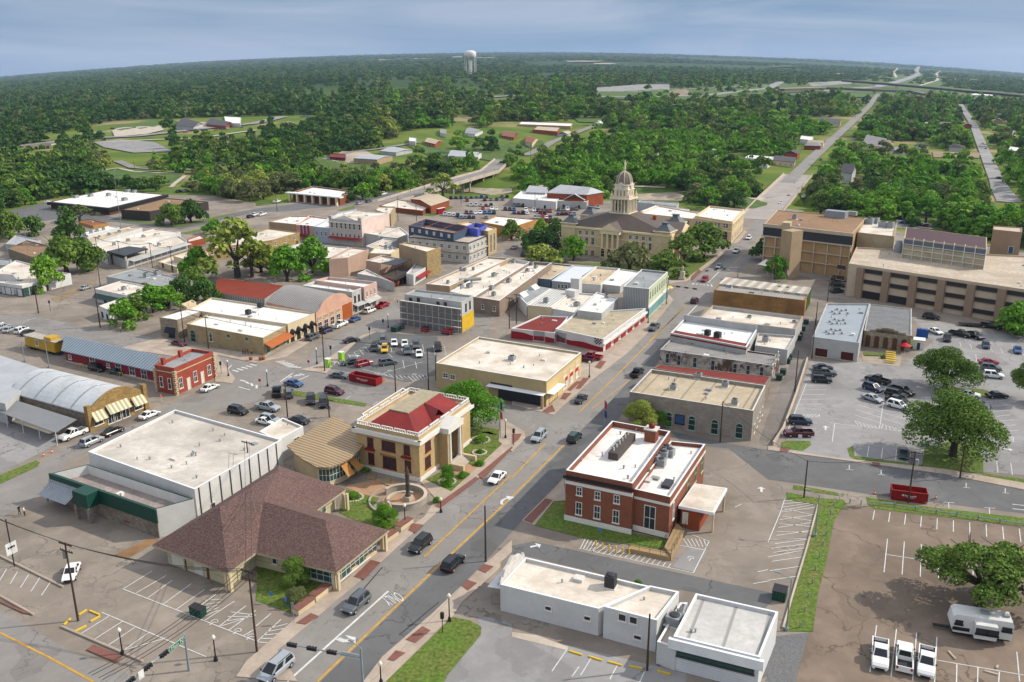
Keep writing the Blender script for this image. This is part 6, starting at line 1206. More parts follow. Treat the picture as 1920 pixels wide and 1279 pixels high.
for i in range(7):
    A,B,u,nn,L=fframe(ct_,0); k=A+u*L*(i/6)+nn*2.5; mb=MB(u); mb.box((k.x,k.y,ct_.zb),u,1.2,1.0,ct_.H-.6); mb.build('pillar',LS2,ct_.o)
band(ct_,0,ct_.H-.6,.6,3.1,COPW,name='canopy_roof')
# drive-through canopy at the left
for b in BL:
    q0,q1,q2,q3=(b.p+b.p)[:4]; ar=(q1-q0).length*(q2-q1).length
    for i in range(min(7,int(ar/60)+1)):
        q=lerp(lerp(q0,q1,R.uniform(.12,.88)),lerp(q3,q2,R.uniform(.12,.88)),R.uniform(.12,.88)); mb=MB(b.d)
        if i%3==2: mb.box((q.x,q.y,b.rz),b.d,R.uniform(.6,1.3),R.uniform(.7,1.6),R.uniform(.25,.6)); mb.build('roof_hatch',R.choice((MHV,COPE,MWF)),b.o)
        else: h=R.uniform(.3,.7); mb.tube((q.x,q.y,b.rz-.02),(q.x,q.y,b.rz+h),.1,n=6); mb.tube((q.x,q.y,b.rz+h),(q.x,q.y,b.rz+h+.1),.2,.14,n=6); mb.build('roof_vent',MHV,b.o)
# ---- far buildings
far=[('far_store','low white gabled building with a columned porch beside the highway','d1 1320,700 1450,715 1530,690 1400,645',5,4,PGREY,M('dark_shingles','#4c4a4d',.9,.2)),('far_store','red brick gabled building beside the highway','d1 1545,690 1690,705 1750,680 1600,645',5,3,M('orange_brick'),M('dark_shingles')),('far_store','white box building next to the red brick ones','d1 1690,680 1800,685 1805,640 1680,632',6,0,WPAINT,WROOF),
('metal_shop','tan metal building with a grey roof in the clearing beyond the creek','d2 732,945 905,955 1022,930 840,915',(1,P1('d2 908,997')),1,TANW,M('grey_seam_roof')),('metal_shop','grey metal roofed workshop behind the tan one','d2 930,890 1060,902 1170,885 1040,862',(1,P1('d2 1050,930')),1,PGREY,M('grey_seam_roof')),('metal_shop','white roofed house among the trees near the bridge','d2 1440,930 1640,935 1690,905 1480,885',5,2,WPAINT,M('grey_seam_roof')),
('far_house','small white house with a grey roof beyond the creek','d2 1380,755 1425,765 1425,735 1385,728',5,1.5,WPAINT,GROOF),('far_house','grey roofed white house left of the brown roofed one','d2 1565,755 1640,765 1700,740 1600,715',5,2,WPAINT,GROOF),('far_house','tan roofed brick house at the road bend','d2 1265,820 1340,838 1395,818 1300,795',4,1.5,M('orange_brick'),M('tan_seam_roof')),('far_house','small white garage in the road clearing','d2 1145,815 1195,820 1200,795 1150,788',5,0,WPAINT,WROOF),('far_house','brown roofed house at the right of the pale houses','d2 1840,775 1930,790 1960,760 1870,740',4,2,M('orange_brick'),M('red_gravel_roof')),
('school_building','long pale roofed brick building in the woods','d3 50,690 440,705 455,685 70,672',6,0,TANW,WROOF),('school_building','second brick building with an orange roof in the woods','d3 160,730 340,745 360,715 190,705',6,0,M('orange_brick'),M('tan_seam_roof')),('far_house','tan house with a hipped roof below the long brick building','d3 100,820 150,835 190,795 120,778',5,2,CREAM,M('red_gravel_roof')),
('far_house','white house right of the cemetery','d3 880,590 965,592 970,570 880,568',5,1.5,WPAINT,GROOF),('far_house','white trailer house beside the cemetery','d3 620,680 680,685 685,665 625,660',4,1,WPAINT,WROOF),('far_store','orange fronted store beyond the highway','d3 690,455 800,458 820,440 700,436',7,0,M('orange_brick'),WROOF),('far_house','pair of white houses beyond the highway','d3 1040,395 1085,398 1090,380 1045,378',7,2,WPAINT,GROOF),('far_house','long white house beyond the highway','d3 1120,400 1195,405 1205,382 1125,378',7,3,WPAINT,GROOF),
('white_shop','white walled boarded building beside the far end of the main street','d3 1745,940 1918,960 1960,935 1780,918',6,0,WPAINT,WROOF),('far_house','grey roofed long building left of the main street in the trees','d4 370,665 540,690 550,655 390,640',5,2,CREAM,M('dark_shingles')),('far_house','small white building at the roadside among the trees','d4 240,800 330,812 340,785 250,775',5,0,WPAINT,WROOF),('gabled_church','large gabled cream building with steep grey roofs right of the main street','d4 710,835 890,870 940,830 760,790',6,5,CREAM,M('grey_shingles','#8a8784',.85,.15)),('far_house','old white gabled house near the main street bridge','d4 548,1045 630,1058 660,1025 580,1015',7,4,PGREY,M('dark_shingles')),
('far_house','pale house with a grey roof beside the right hand road','d4 1750,770 1830,780 1860,745 1780,735',6,3,CREAM,GROOF),('far_house','low brown roofed house behind the left trees of the main street','d4 30,960 200,975 210,940 60,925',4,1,CREAM,M('dark_shingles')),('far_house','white roofed shed beyond the right road','d4 1800,890 1900,905 1918,875 1830,862',5,2,WPAINT,WROOF),('motel','long pale motel beside the overpass','d4 380,355 600,350 605,338 385,340',12,0,M('pink_stucco'),M('red_gravel_roof')),
('warehouse','long white warehouse on the horizon at the right','d4 545,265 860,275 860,262 545,255',9,0,WPAINT,WROOF),('warehouse','white warehouse left of the long one on the horizon','d4 240,265 370,270 370,252 250,250',10,0,WPAINT,WROOF),('warehouse','white low building beside the raised ramp','d4 1525,470 1690,478 1700,462 1530,455',7,0,WPAINT,WROOF),('far_store','white hall in the woods at the upper left','d2 20,285 270,283 275,272 30,275',10,0,WPAINT,WROOF),('far_store','construction trailers row in the woods under the water tower','d2 1758,492 1930,492 1930,470 1760,470',6,0,WPAINT,M('orange_brick')),
('red_container','dark red shipping container in the clearing beyond the creek','d2 552,935 668,943 672,915 555,910',3,0,M('container_red','#6d1e22',.6,.12),M('container_red'))]
for nm,lb,s,h,rise,wl,rfm in far:
    t=T(s)
    b=gable(nm,lb,t,h,rise,wl,rfm) if rise else bldg(nm,lb,t,h,wl,rfm,par=.3,cat='container' if 'container' in nm else 'building')
    if b.H>3.2 and 'container' not in nm and t[0][1]>180: wins(b,0,4,.15,.85,.9,1.3,1.5,'sash',MWF)
rnd=random.Random(3); k=0
for x0,x1,y0,y1,n in ((390,660,405,458,6),(730,900,360,400,4),(940,1240,345,410,7),(1000,1110,430,445,2),(1480,1700,405,450,5)):
    for i in range(n):
        x=x0+(x1-x0)*(i+.5)/n; y=lerp(y1,y0,rnd.random()); a=P(*P1('d2 %f,%f'%(x,y))); w=rnd.uniform(16,22)*a.y/1300; w=min(w,26); 
        g_=hz(a.x,a.y); v=[a+DB*(-w/2),a+DB*(w/2),a+DB*(w/2)+DA*12,a-DB*w/2+DA*12]; pts=[proj(Vector((q.x,q.y,g_+7))) for q in v]
        gable('suburban_house','tan walled suburban house with a brown grey roof in the far woods',pts,7.0,4.5,CREAM,M('taupe_shingles','#8a7a70',.85,.15),hip=.2,cat='house',group='suburban houses in the far woods')
rnd=random.Random(8); HW=[(CREAM,'cream'),(PGREY,'grey'),(WPAINT,'white'),(M('tan_wall'),'tan'),(M('orange_brick'),'brick')]; HR=[(GROOF,'grey'),(M('dark_shingles'),'dark'),(M('taupe_shingles'),'brown'),(M('tan_seam_roof'),'tan')]
n=0
while n<42:
    if n<26: x,y=rnd.uniform(1040,1905),rnd.uniform(178,300)
    elif n<34: x,y=rnd.uniform(430,1000),rnd.uniform(205,290)
    else: x,y=rnd.uniform(100,900),rnd.uniform(140,190)
    if abs(x-(1840-(y-100)*1.15))<45 and y<330: continue
    a=P(x,y); w=rnd.uniform(11,16)*max(1,a.length/1100); g_=a.z; w=min(w,34); h_=4.2*max(1,min(2,a.length/1300)); u=DB if rnd.random()<.5 else DA; v_=DA if u is DB else -DB
    v=[a-u*w/2,a+u*w/2,a+u*w/2+v_*w*.7,a-u*w/2+v_*w*.7]; pts=[proj(Vector((q.x,q.y,g_+h_))) for q in v]; (wm,wn),(rm,rn)=rnd.choice(HW),rnd.choice(HR)
    gable('suburban_house','%s walled house with a %s roof showing between the trees beyond the creek'%(wn,rn),pts,h_,h_*.55,wm,rm,hip=rnd.choice((0,.2)),cat='house',group='%s walled %s roofed houses among the trees'%(wn,rn)); n+=1
for i in range(46):
    x,y=rnd.uniform(250,1900),0; yy=lambda x:102+38*((x-930)/930)**2; y=yy(x)+rnd.uniform(5,26); a=P(x,y); D_=a.length; w=rnd.uniform(5,16)*D_/F; hh=2.2*D_/F
    v=[a-DB*w/2,a+DB*w/2,a+DB*w/2+DA*w,a-DB*w/2+DA*w]; pts=[proj(Vector((q.x,q.y,a.z+hh))) for q in v]; bldg('far_building','pale flat building far off on the plain near the horizon',pts,hh,WPAINT if i%3 else TANW,WROOF,par=0,group='pale buildings near the horizon')
for i in range(26):
    x=rnd.uniform(150,1900); y=102+38*((x-930)/930)**2+rnd.uniform(6,30); w=rnd.uniform(20,80); t=rnd.uniform(.8,2.2); sheet('far_field',[(x,y+t*.3),(x+w*.5,y),(x+w,y+t*.4),(x+w*.7,y+t),(x+w*.1,y+t)],FIELD if i%2 else CONC2,3)
# ---- water tower
wt=P(*P1('d2 1608,322')); wto=thing('water_tower','white water tower on tall legs rising above the distant woods','water tower',wt); Dw=(wt-CAM).length; k=Dw/F; top=(322-165)/3.996*k; rr=10.6*k
mb=MB(); mb.lathe((wt.x,wt.y,wt.z+top*.74),[(rr*.3,-rr*.2),(rr*.85,0),(rr,rr*.25),(rr,rr*.8),(rr*.88,rr*1.0),(rr*.5,rr*1.16),(rr*.1,rr*1.2)],20); mb.build('tank',M('tower_white','#d8d2cc',.5,.05,.05),wto)
for i in range(6): t=math.pi/3*i+.3; mb=MB(); mb.tube((wt.x+rr*.97*math.cos(t),wt.y+rr*.97*math.sin(t),wt.z-2),(wt.x+rr*.93*math.cos(t),wt.y+rr*.93*math.sin(t),wt.z+top*.8),rr*.05,n=6); mb.build('leg',M('tower_white'),wto)
mb=MB(); mb.tube((wt.x,wt.y,wt.z-2),(wt.x,wt.y,wt.z+top*.75),rr*.16,n=10); mb.build('riser_pipe',M('tower_white'),wto)
# ---- bridges
BRG=[]
def bridge(name,lb,cl,w,zoff,piers,asph=None,rail=1.0,thick=1.1,colm=None,level=None,parapet=None):
    NOCREEK[0]=True; zz_=zoff if isinstance(zoff,tuple) else [zoff]*99; pts=[P(*q,z_) for q,z_ in zip(T(cl),zz_)]; NOCREEK[0]=False; o=thing(name,lb,'bridge',pts[0]); zs=[p_.z for p_ in pts]; BRG.append((pts,w))
    dk=MB(DA); rl=MB(DA); sf=MB(DA); L=[];Rr=[]
    for i,p_ in enumerate(pts):
        d=pts[min(i+1,len(pts)-1)]-pts[max(0,i-1)]; d.z=0; d.normalize(); n=Vector((-d.y,d.x,0)); L.append(p_+n*w/2); Rr.append(p_-n*w/2)
    for i in range(len(pts)-1):
        a,b_,c,d=Rr[i],Rr[i+1],L[i+1],L[i]; z0_,z1_=zs[i],zs[i+1]; top=[(a.x,a.y,z0_),(b_.x,b_.y,z1_),(c.x,c.y,z1_),(d.x,d.y,z0_)]; bot=[(x,y,z-thick) for x,y,z in top]
        dk.add(top+bot,[[0,1,2,3],[7,6,5,4],[0,4,5,1],[2,6,7,3],[3,7,4,0],[1,5,6,2]])
        for e0,e1,s in ((a,b_,1),(d,c,-1)):
            n=Vector((-(b_-a).normalized().y,(b_-a).normalized().x,0))*s*.3; v=[(e0,z0_),(e1,z1_),(e1+n,z1_),(e0+n,z0_)]; t=[(q.x,q.y,z+rail) for q,z in v]; bb_=[(q.x,q.y,z) for q,z in v]; f=[[0,1,2,3],[0,4,5,1],[1,5,6,2],[2,6,7,3],[3,7,4,0]]
            if s<0: f=[k[::-1] for k in f]
            rl.add(t+bb_,f)
        ia,ib,ic,id_=[lerp(*z) for z in ((a,d,.08),(b_,c,.08),(b_,c,.92),(a,d,.92))]; sf.poly([(ia.x,ia.y,z0_+.05),(ib.x,ib.y,z1_+.05),(ic.x,ic.y,z1_+.05),(id_.x,id_.y,z0_+.05)])
    dk.build('deck',colm or CONC2,o); rl.build('parapet',parapet or CONC2,o); sf.build('roadway',asph or ROADM,o)
    for t in piers:
        i=min(int(t),len(pts)-2); f=t-i; p_=lerp(pts[i],pts[i+1],f); z=lerp(zs[i],zs[i+1],f)-thick; n=(L[i]-Rr[i]).normalized()
        mb=MB()
        for s in (-.36,0,.36) if w>8 else (0,): q=p_+n*w*s; mb.tube((q.x,q.y,hz(q.x,q.y)-2),(q.x,q.y,z-.8),.6 if w<20 else 1,n=8)
        mb.box((p_.x,p_.y,z-.9),n,1.2,w*.9,.9); mb.build('pier',CONC2,o)
    return o
bridge('road_bridge','concrete road bridge with round columns crossing the creek left of the courthouse','c2 980,235 1250,150 1500,75 1750,5 d2 1850,955',13,(.3,1.6,3.2,3.4,1.2),[1.2,1.7,2.2,2.6,2.9],level=[.3,1.6,1.8,1.9,hz(0,0)+2.2],colm=CONC2)
bridge('main_street_bridge','wide concrete bridge carrying the main street over the creek','c4 -80,365 60,205 150,110 225,30',19,.2,[.6,1.2,1.8],level=[.2,.5,.6,1.0],asph=M('pale_bridge_asphalt','#99918a',.9,.12,.1))
bridge('highway_overpass','long highway overpass on piers crossing above the far end of the main street','d4 100,425 420,415 800,430 1080,440 1180,460',14,11,[.5,1.2,2,2.6],thick=4.5,colm=M('brown_girder','#584a42',.7,.1))
bridge('highway_flyover','curved flyover ramp with a dark girder beyond the overpass','d4 560,360 640,365 900,385 1250,415 1500,440 1700,455 1918,475',12,15,[1,1.6,2.2,3,4,5],thick=4.5,colm=M('dark_girder','#33302f',.7,.1))
bridge('highway_bridge','left highway bridge on slim piers above the park road','d1 185,850 300,843 400,838',14,4,[.7,1.5],thick=1.2,colm=CONC2)
# ================================================================ VEHICLES
PAINT={k:M('paint_'+k.replace(' ','_'),c,.3,0,spec=.6) for k,c in {'black':'#0f1113','white':'#d5d5d2','silver':'#8f9599','grey':'#4c5257','navy':'#1a2740','blue':'#1d4a7d','red':'#8e1220','maroon':'#4d1226','yellow':'#c9a012','green':'#16332d','tan':'#8d8471'}.items()}
TYR=M('tyre_rubber',(.012,.012,.012),.9,0); RIMM=M('wheel_rim','#8b8d90',.4,0,spec=.6); HL=M('lamp_glass','#c9cdd2',.2,0,spec=.8); TL=M('tail_lamp','#7a0c10',.3,0); CGL=G('car_glass',(.012,.016,.02),.08); BEDM=M('bed_liner','#2b2c2d',.8,0)
SPEC={'sedan':dict(L=4.8,W=1.84,H=1.45,sh=.92,hood=.80,cab=(-1.75,1.05),roof=(-.95,.25),tail=.9),'suv':dict(L=4.75,W=1.92,H=1.75,sh=1.08,hood=.98,cab=(-2.28,1.15),roof=(-1.95,.35),tail=1.0),
 'pickup':dict(L=5.8,W=2.0,H=1.9,sh=1.2,hood=1.12,cab=(-.75,1.35),roof=(-.55,.6),tail=1.15),'minivan':dict(L=5.1,W=1.98,H=1.75,sh=1.05,hood=.95,cab=(-2.45,1.75),roof=(-2.15,.55),tail=1.0)}
def loft(mb,st,mi=0):
    """st: (x, halfwidth, zbottom, ztop)"""
    vs=[];n=8
    for x,w,zb,zt in st: vs+=[(x,-w*.9,zb),(x,-w,zb+.15),(x,-w,zt-.14),(x,-w*.9,zt),(x,w*.9,zt),(x,w,zt-.14),(x,w,zb+.15),(x,w*.9,zb)]
    fs=[[i*n+j,i*n+(j+1)%n,(i+1)*n+(j+1)%n,(i+1)*n+j] for i in range(len(st)-1) for j in range(n)]
    fs=[f[::-1] for f in fs]; mb.add(vs,fs+[list(range(n)),[(len(st)-1)*n+j for j in range(n)][::-1]],mi)
def mkcar(kind,low=False):
    s=SPEC[kind]; L,W,H=s['L'],s['W'],s['H']; hw=W/2; sh=s['sh']; hx=L/2; X=Vector((1,0,0))
    root=bpy.data.objects.new('proto',None); parts=[]
    def add(nm,mb,mats,loc=None): 
        me=mb.mesh(nm,mats); o=bpy.data.objects.new(nm,me); o.parent=root; parts.append(o); return o
    b=MB(X); c0,c1=s['cab']; r0_,r1_=s['roof']; ch=hw*.76
    if kind=='pickup':
        loft(b,[(c0-.02,hw,.35,sh),(c1,hw,.35,sh),(hx-.35,hw*.97,.35,s['hood']),(hx,hw*.86,.4,s['hood']-.25)])
        for y in (-hw+.08,hw-.08): b.box((c0/2-hx/2,y,.4),X,.14,hx+c0,sh-.42)
        b.box((-hx+.06,0,.4),X,W-.04,.1,sh-.45)
    else: loft(b,[(-hx,hw*.88,.42,s['tail']-.18),(-hx+.2,hw*.96,.32,s['tail']),(c0+.05,hw,.3,sh),(c1,hw,.3,sh),(hx-.4,hw*.97,.32,s['hood']),(hx,hw*.84,.38,s['hood']-.22)])
    bt=[(c0,-hw*.9,sh-.03),(c1,-hw*.9,sh-.03),(c1,hw*.9,sh-.03),(c0,hw*.9,sh-.03)]; tp=[(r0_,-ch,H),(r1_,-ch,H),(r1_,ch,H),(r0_,ch,H)]
    b.add(bt+tp,[[4,5,6,7],[0,1,5,4],[1,2,6,5],[2,3,7,6],[3,0,4,7]])
    body=add('body',b,[PAINT['white']])
    def pane(nm,q,k=.86,off=.02,spl=1):
        q=[Vector(v) for v in q]; c=sum(q,Vector())/4; n=(q[1]-q[0]).cross(q[3]-q[0]).normalized()
        if n.dot(c-Vector((0,0,.8)))<0: q=q[::-1]; n=-n
        g=MB(X)
        for i in range(spl):
            a,b_,c_,d=lerp(q[0],q[1],i/spl+.03),lerp(q[0],q[1],(i+1)/spl-.03),lerp(q[3],q[2],(i+1)/spl-.03),lerp(q[3],q[2],i/spl+.03); m=(a+b_+c_+d)/4; g.poly([m+(v-m)*k+n*off for v in (a,b_,c_,d)])
        return add(nm,g,[CGL])
    pane('windshield',[bt[1],bt[2],tp[2],tp[1]],.9); pane('rear_window',[bt[3],bt[0],tp[0],tp[3]],.85)
    if not low:
        pane('side_window',[bt[0],bt[1],tp[1],tp[0]],.84,spl=2); pane('side_window',[bt[2],bt[3],tp[3],tp[2]],.84,spl=2)
        for sx_ in (-1,1):
            for sy_ in (-1,1):
                g=MB(X); x=sx_*hx*.62; y=sy_*(hw-.1); r=.36 if kind!='pickup' else .4; g.tube((x,y-.12,r),(x,y+.12,r),r,n=12,mi=0); g.tube((x,y+sy_*.1,r),(x,y+sy_*.14,r),r*.55,n=8,mi=1); add('wheel',g,[TYR,RIMM])
        for sy_ in (-1,1):
            g=MB(X); g.box((hx-.12,sy_*hw*.68,s['hood']-.36),X,.38,.22,.16); add('headlight',g,[HL]); g=MB(X); z=s['tail']-.38; g.box((-hx+.04,sy_*hw*.8,z),X,.22,.14,.3); add('tail_light',g,[TL])
            g=MB(X); g.box((c1-.25,sy_*(hw+.06),sh),X,.2,.14,.16); add('mirror',g,[MBLK])
        g=MB(X); g.box((hx-.03,0,.38),X,hw*1.1,.12,.24); add('grille',g,[MBLK])
    else:
        for sx_ in (-1,1): g=MB(X); g.tube((sx_*hx*.62,-hw,.34),(sx_*hx*.62,hw,.34),.34,n=8); add('wheels',g,[TYR])
    if kind=='pickup':
        g=MB(X); g.box((c0/2-hx/2,0,.62),X,W-.3,hx+c0-.1,.06); add('truck_bed',g,[BEDM])
    if kind in('suv','minivan') and not low:
        g=MB(X)
        for y in (-ch*.9,ch*.9): g.box(((r0_+r1_)/2,y,H),X,.05,(r1_-r0_)*.85,.06)
        add('roof_rail',g,[MBLK])
    for p_ in parts:
        if p_.name.split('.')[0]=='body': p_.material_slots[0].link='OBJECT'
    KIDS[root.name]=parts; root['_parts']=0; return root,parts
PROTO={}
CARS=[]
WORD={'sedan':'sedan','suv':'SUV','pickup':'pickup truck','minivan':'minivan'}
def addcar(kind,color,px,py,dirv,phrase,group=None,low=False,cat=None):
    key=(kind,low)
    if key not in PROTO: PROTO[key]=mkcar(kind,low)
    root,parts=PROTO[key]; c=P(px,py)
    if dirv=='A': d=DA
    elif dirv=='-A': d=-DA
    elif dirv=='B': d=DB
    elif dirv=='-B': d=-DB
    else: 
        q=P(px+dirv[0]/2,py+dirv[1]/2)-P(px-dirv[0]/2,py-dirv[1]/2); q.z=0; d=q.normalized()
    o=bpy.data.objects.new({'sedan':'car','suv':'suv','pickup':'pickup_truck','minivan':'minivan'}[kind],None); COL.objects.link(o)
    o.location=(c.x,c.y,c.z+.06); o.rotation_euler=(0,0,math.atan2(d.y,d.x)+R.uniform(-.02,.02))
    for p_ in parts:
        q=p_.copy(); COL.objects.link(q); q.parent=o
        if p_.name.split('.')[0]=='body': q.material_slots[0].link='OBJECT'; q.material_slots[0].material=PAINT[color]
    CARS.append((o,color,kind,phrase,px,py,group)); return o
def cars(phrase,s,group=None,low=False):
    tl=None
    for w in s.split(';'):
        w=w.split()
        if not w: continue
        if w[0] in TILES: tl=w.pop(0)
        kind,color,xy,dv=w[:4]; x,y=map(float,xy.split(',')); t=TILES[tl]; dv2=dv if dv in('A','-A','B','-B') else tuple(float(v)/t[2]*3 for v in dv.split(','))
        addcar(kind,color,t[0]+x/t[2],t[1]+y/t[2],dv2,phrase,group,low)
cars('driving down the main street past the brown roofed office','a2 suv black 988,475 -A;suv black 1185,585 A;suv grey 604,830 -A')
cars('at the bottom edge entering the signal crossing','a2 minivan silver 125,1225 -A')
cars('driving past the museum garden','b2 sedan white 1445,1090 -A'); cars('on the main street crossing beside the post office','b3 suv silver 160,845 -A;suv green 375,850 A'); cars('driving beside the cream store','b3 sedan black 412,617 -A;pickup black 750,460 A')
cars('driving past the red wave garage','b3 pickup grey 850,185 -A'); cars('waiting near the courthouse crossing','c3 suv maroon 1367,990 A;suv red 1442,830 -A;sedan silver 1550,730 -A'); cars('on the main street beside the courthouse lawn','c3 pickup white 1680,615 -A;suv white 1773,515 -A;sedan black 1800,620 A')
cars('crossing the main street bridge','c4 sedan white 97,250 -A;sedan navy 152,200 -A;pickup white 265,202 A;pickup silver 310,148 A;sedan white 322,128 A;d4 sedan black 395,962 -A;suv black 505,853 A;sedan grey 540,810 -A;sedan silver 600,742 -A;sedan white 640,700 A')
cars('parked on the asphalt beside the utility pole','a1 sedan white 432,640 -12,28'); cars('parked in front of the buff stone store','b1 sedan white 898,712 A;pickup white 440,832 -A;suv silver 552,873 A;sedan black 680,812 A'); cars('parked along the brick store','b1 sedan white 1260,548 A')
cars('standing behind the depot','b1 suv black 585,433 20,4;sedan green 700,452 20,4;sedan maroon 1075,282 20,4'); cars('on the street behind the white building','b1 suv black 1430,690 B')
cars('parked in the lot left of the caboose','b1 sedan silver 15,182 14,-6;sedan silver 58,198 14,-6;suv white 130,203 14,-6;sedan black 168,215 14,-6;sedan white -20,170 14,-6')
cars('parked in front of the arcade restaurant','b2 suv grey 340,245 A;suv navy 425,202 A;pickup white 505,168 A;sedan blue 595,135 A'); cars('parked before the white two storey shop','b2 suv white 682,84 A;pickup red 760,52 A'); cars('driving past the parking lot corner','b2 sedan black 575,262 20,-3')
cars('parked in the dark lot behind the cream store','b2 suv grey 762,265 -1,20;suv yellow 772,317 -1,20;sedan white 828,278 2,20;sedan white 892,282 2,20;suv grey 960,293 3,20;sedan white 978,343 3,20;sedan black 708,308 1,20;suv grey 907,328 2,20;suv black 1092,308 4,20;sedan black 570,395 -20,4;suv red 648,403 20,-5;suv grey 793,397 20,-3')
cars('on the street behind the museum','b2 sedan grey 500,475 20,2;sedan blue 228,523 20,4;suv maroon 472,572 20,4')
cars('parked in the small lot behind the museum','b2 pickup black 125,575 2,-20;suv grey 198,586 2,-20;suv black 328,623 -2,20;suv black 405,642 -2,20;pickup silver 72,668 20,4;suv silver 88,742 20,4;sedan black 262,745 20,4;sedan white 60,752 20,4')
cars('parked along the alley side of the grey lot','b4 sedan black 328,428 20,1;pickup grey 335,462 20,1;suv black 320,502 20,1;suv navy 192,752 20,1;pickup maroon 180,825 -20,0')
cars('parked in the middle rows of the grey lot','b4 pickup black 655,503 -18,-5;suv navy 628,552 18,6;sedan silver 625,613 18,6;pickup black 800,570 18,6;suv black 765,590 18,4;sedan black 770,620 18,4;suv white 778,658 18,5')
cars('alone in the row beside the street','b4 sedan green 808,945 0,20'); cars('parked in the right part of the grey lot','b4 sedan red 1320,393 20,1;suv grey 1335,432 20,2;suv white 1348,475 20,2;suv navy 1225,457 20,2;sedan black 1372,595 20,0;sedan white 1205,588 20,3;sedan grey 1262,648 20,5')
cars('parked behind the stone hall','b4 sedan white 1002,208 18,7;pickup black 1150,226 20,4;pickup black 1237,236 18,7;suv black 1072,252 1,20;sedan navy 1305,292 1,20;sedan blue 1495,322 3,20;suv black 977,123 20,3;pickup black 1338,178 20,3')
cars('parked between the county annex and the office block','c4 suv black 525,828 20,2;suv black 520,868 20,2;suv green 515,915 20,-2')
cars('parked side by side in the brown lot','a4 pickup white 670,1140 -1,20;pickup white 816,1155 1,-20;pickup white 948,1188 -1,20')
cars('in the street by the tall green tree','c1 sedan silver 642,890 18,-6'); cars('parked near the dark walled bank','c1 sedan white 360,242 18,-4;suv navy 1345,165 18,-3;suv silver 1392,160 18,-3;suv black 1880,355 18,-4;pickup white 1905,342 18,-4')
cars('parked near the column bank','c2 pickup white 158,240 18,-5;pickup white 45,338 18,-5;suv silver 775,255 18,-4;suv grey 845,240 18,-4;pickup white 955,183 18,-4'); cars('parked beside the courthouse lawn','c3 sedan silver 22,585 16,-8;suv navy 95,642 16,-8'); cars('parked against the red wave garage','b3 pickup maroon 428,375 -18,-3;pickup red 475,362 -18,-3')
cars('parked behind the county annex trees','c4 suv black 1000,372 18,3;sedan blue 1018,402 18,3;sedan grey 1145,415 18,3;sedan maroon 1190,425 18,3')
# crowded lot behind the courthouse
rnd=random.Random(11); rows=[('c2 1465,208 1918,190 c3 0,0',0)]
def row(a,b_,n,phrase,dv,skip=.12):
    (x0,y0),(x1,y1)=T(a)[0],T(b_)[0]
    for i in range(n):
        if rnd.random()<skip: continue
        t=(i+.5)/n; k=rnd.choice(['sedan','suv','suv','pickup']); c=rnd.choice(['white','white','black','silver','grey','red','navy','maroon','black','blue'])
        addcar(k,c,x0+(x1-x0)*t,y0+(y1-y0)*t,dv,phrase,'cars in the crowded parking lot',True)
for i,(a,b_,n) in enumerate([('c2 1440,215','c2 1900,200',12),('c2 1560,232','c2 1870,222',7),('c2 1590,265','c2 1780,270',5),('c2 1650,290','c2 1918,300',8),('c2 1400,335','c2 1560,350',5),('c2 1560,325','c2 1800,325',7),('c2 1520,358','c2 1740,358',7),('c3 0,270','c3 160,270',5),('c3 195,275','c3 400,255',5),('c3 0,300','c3 330,315',11),('c3 0,325','c3 260,330',8),('c3 330,305','c3 500,295',5),('c3 330,335','c3 480,330',5),('c3 160,360','c3 300,362',5),('c3 190,390','c3 350,380',6),('c3 560,285','c3 680,285',5)]):
    row(a,b_,n,'in row %s of the crowded lot'%['one','two','three','four','five','six','seven','eight','nine','ten','eleven','twelve','thirteen','fourteen','fifteen','sixteen'][i],(2,12) if i%2 else (-2,-12))
for a,b_,n,ph in [('d1 1170,775','d1 1900,712',7,'on the highway at the left'),('d3 1060,490','d3 1480,480',6,'on the distant highway'),('d4 170,475','d4 700,445',7,'on the highway near the overpass'),('d4 1040,370','d4 1130,310',8,'on the far interstate'),('d4 640,655','d4 740,580',8,'parked along the far main street'),('d4 1580,800','d4 1700,1000',3,'on the right hand side road'),('c4 1780,60','c4 1700,70',2,'near the right hand side road')]:
    (x0,y0),(x1,y1)=T(a)[0],T(b_)[0]
    for i in range(n): t=(i+rnd.random()*.8)/n; addcar(rnd.choice(['sedan','suv','pickup']),rnd.choice(['white','white','silver','black','grey','red','navy']),x0+(x1-x0)*t,y0+(y1-y0)*t,(x1-x0,y1-y0),ph,'distant cars',True)
# labels
ORD=['leftmost','second from the left','third from the left','fourth from the left','fifth from the left','sixth from the left','seventh from the left','eighth from the left']
grp={}
for c in CARS: grp.setdefault((c[1],c[2],c[3]),[]).append(c)
for (color,kind,phrase),l in grp.items():
    l.sort(key=lambda c:c[4])
    for i,c in enumerate(l):
        col_={'green':'dark green','navy':'dark blue','maroon':'dark red'}.get(color,color); lab='%s %s %s'%(col_,WORD[kind],phrase)
        if len(l)>1: lab+=', '+(ORD[i] if i<len(ORD) else 'rightmost')
        g=c[6] or ('cars '+phrase); g=g if len(g.split())<9 else 'parked and passing cars'
        tag(c[0],lab,{'sedan':'car','suv':'car','pickup':'truck','minivan':'van'}[kind],g)
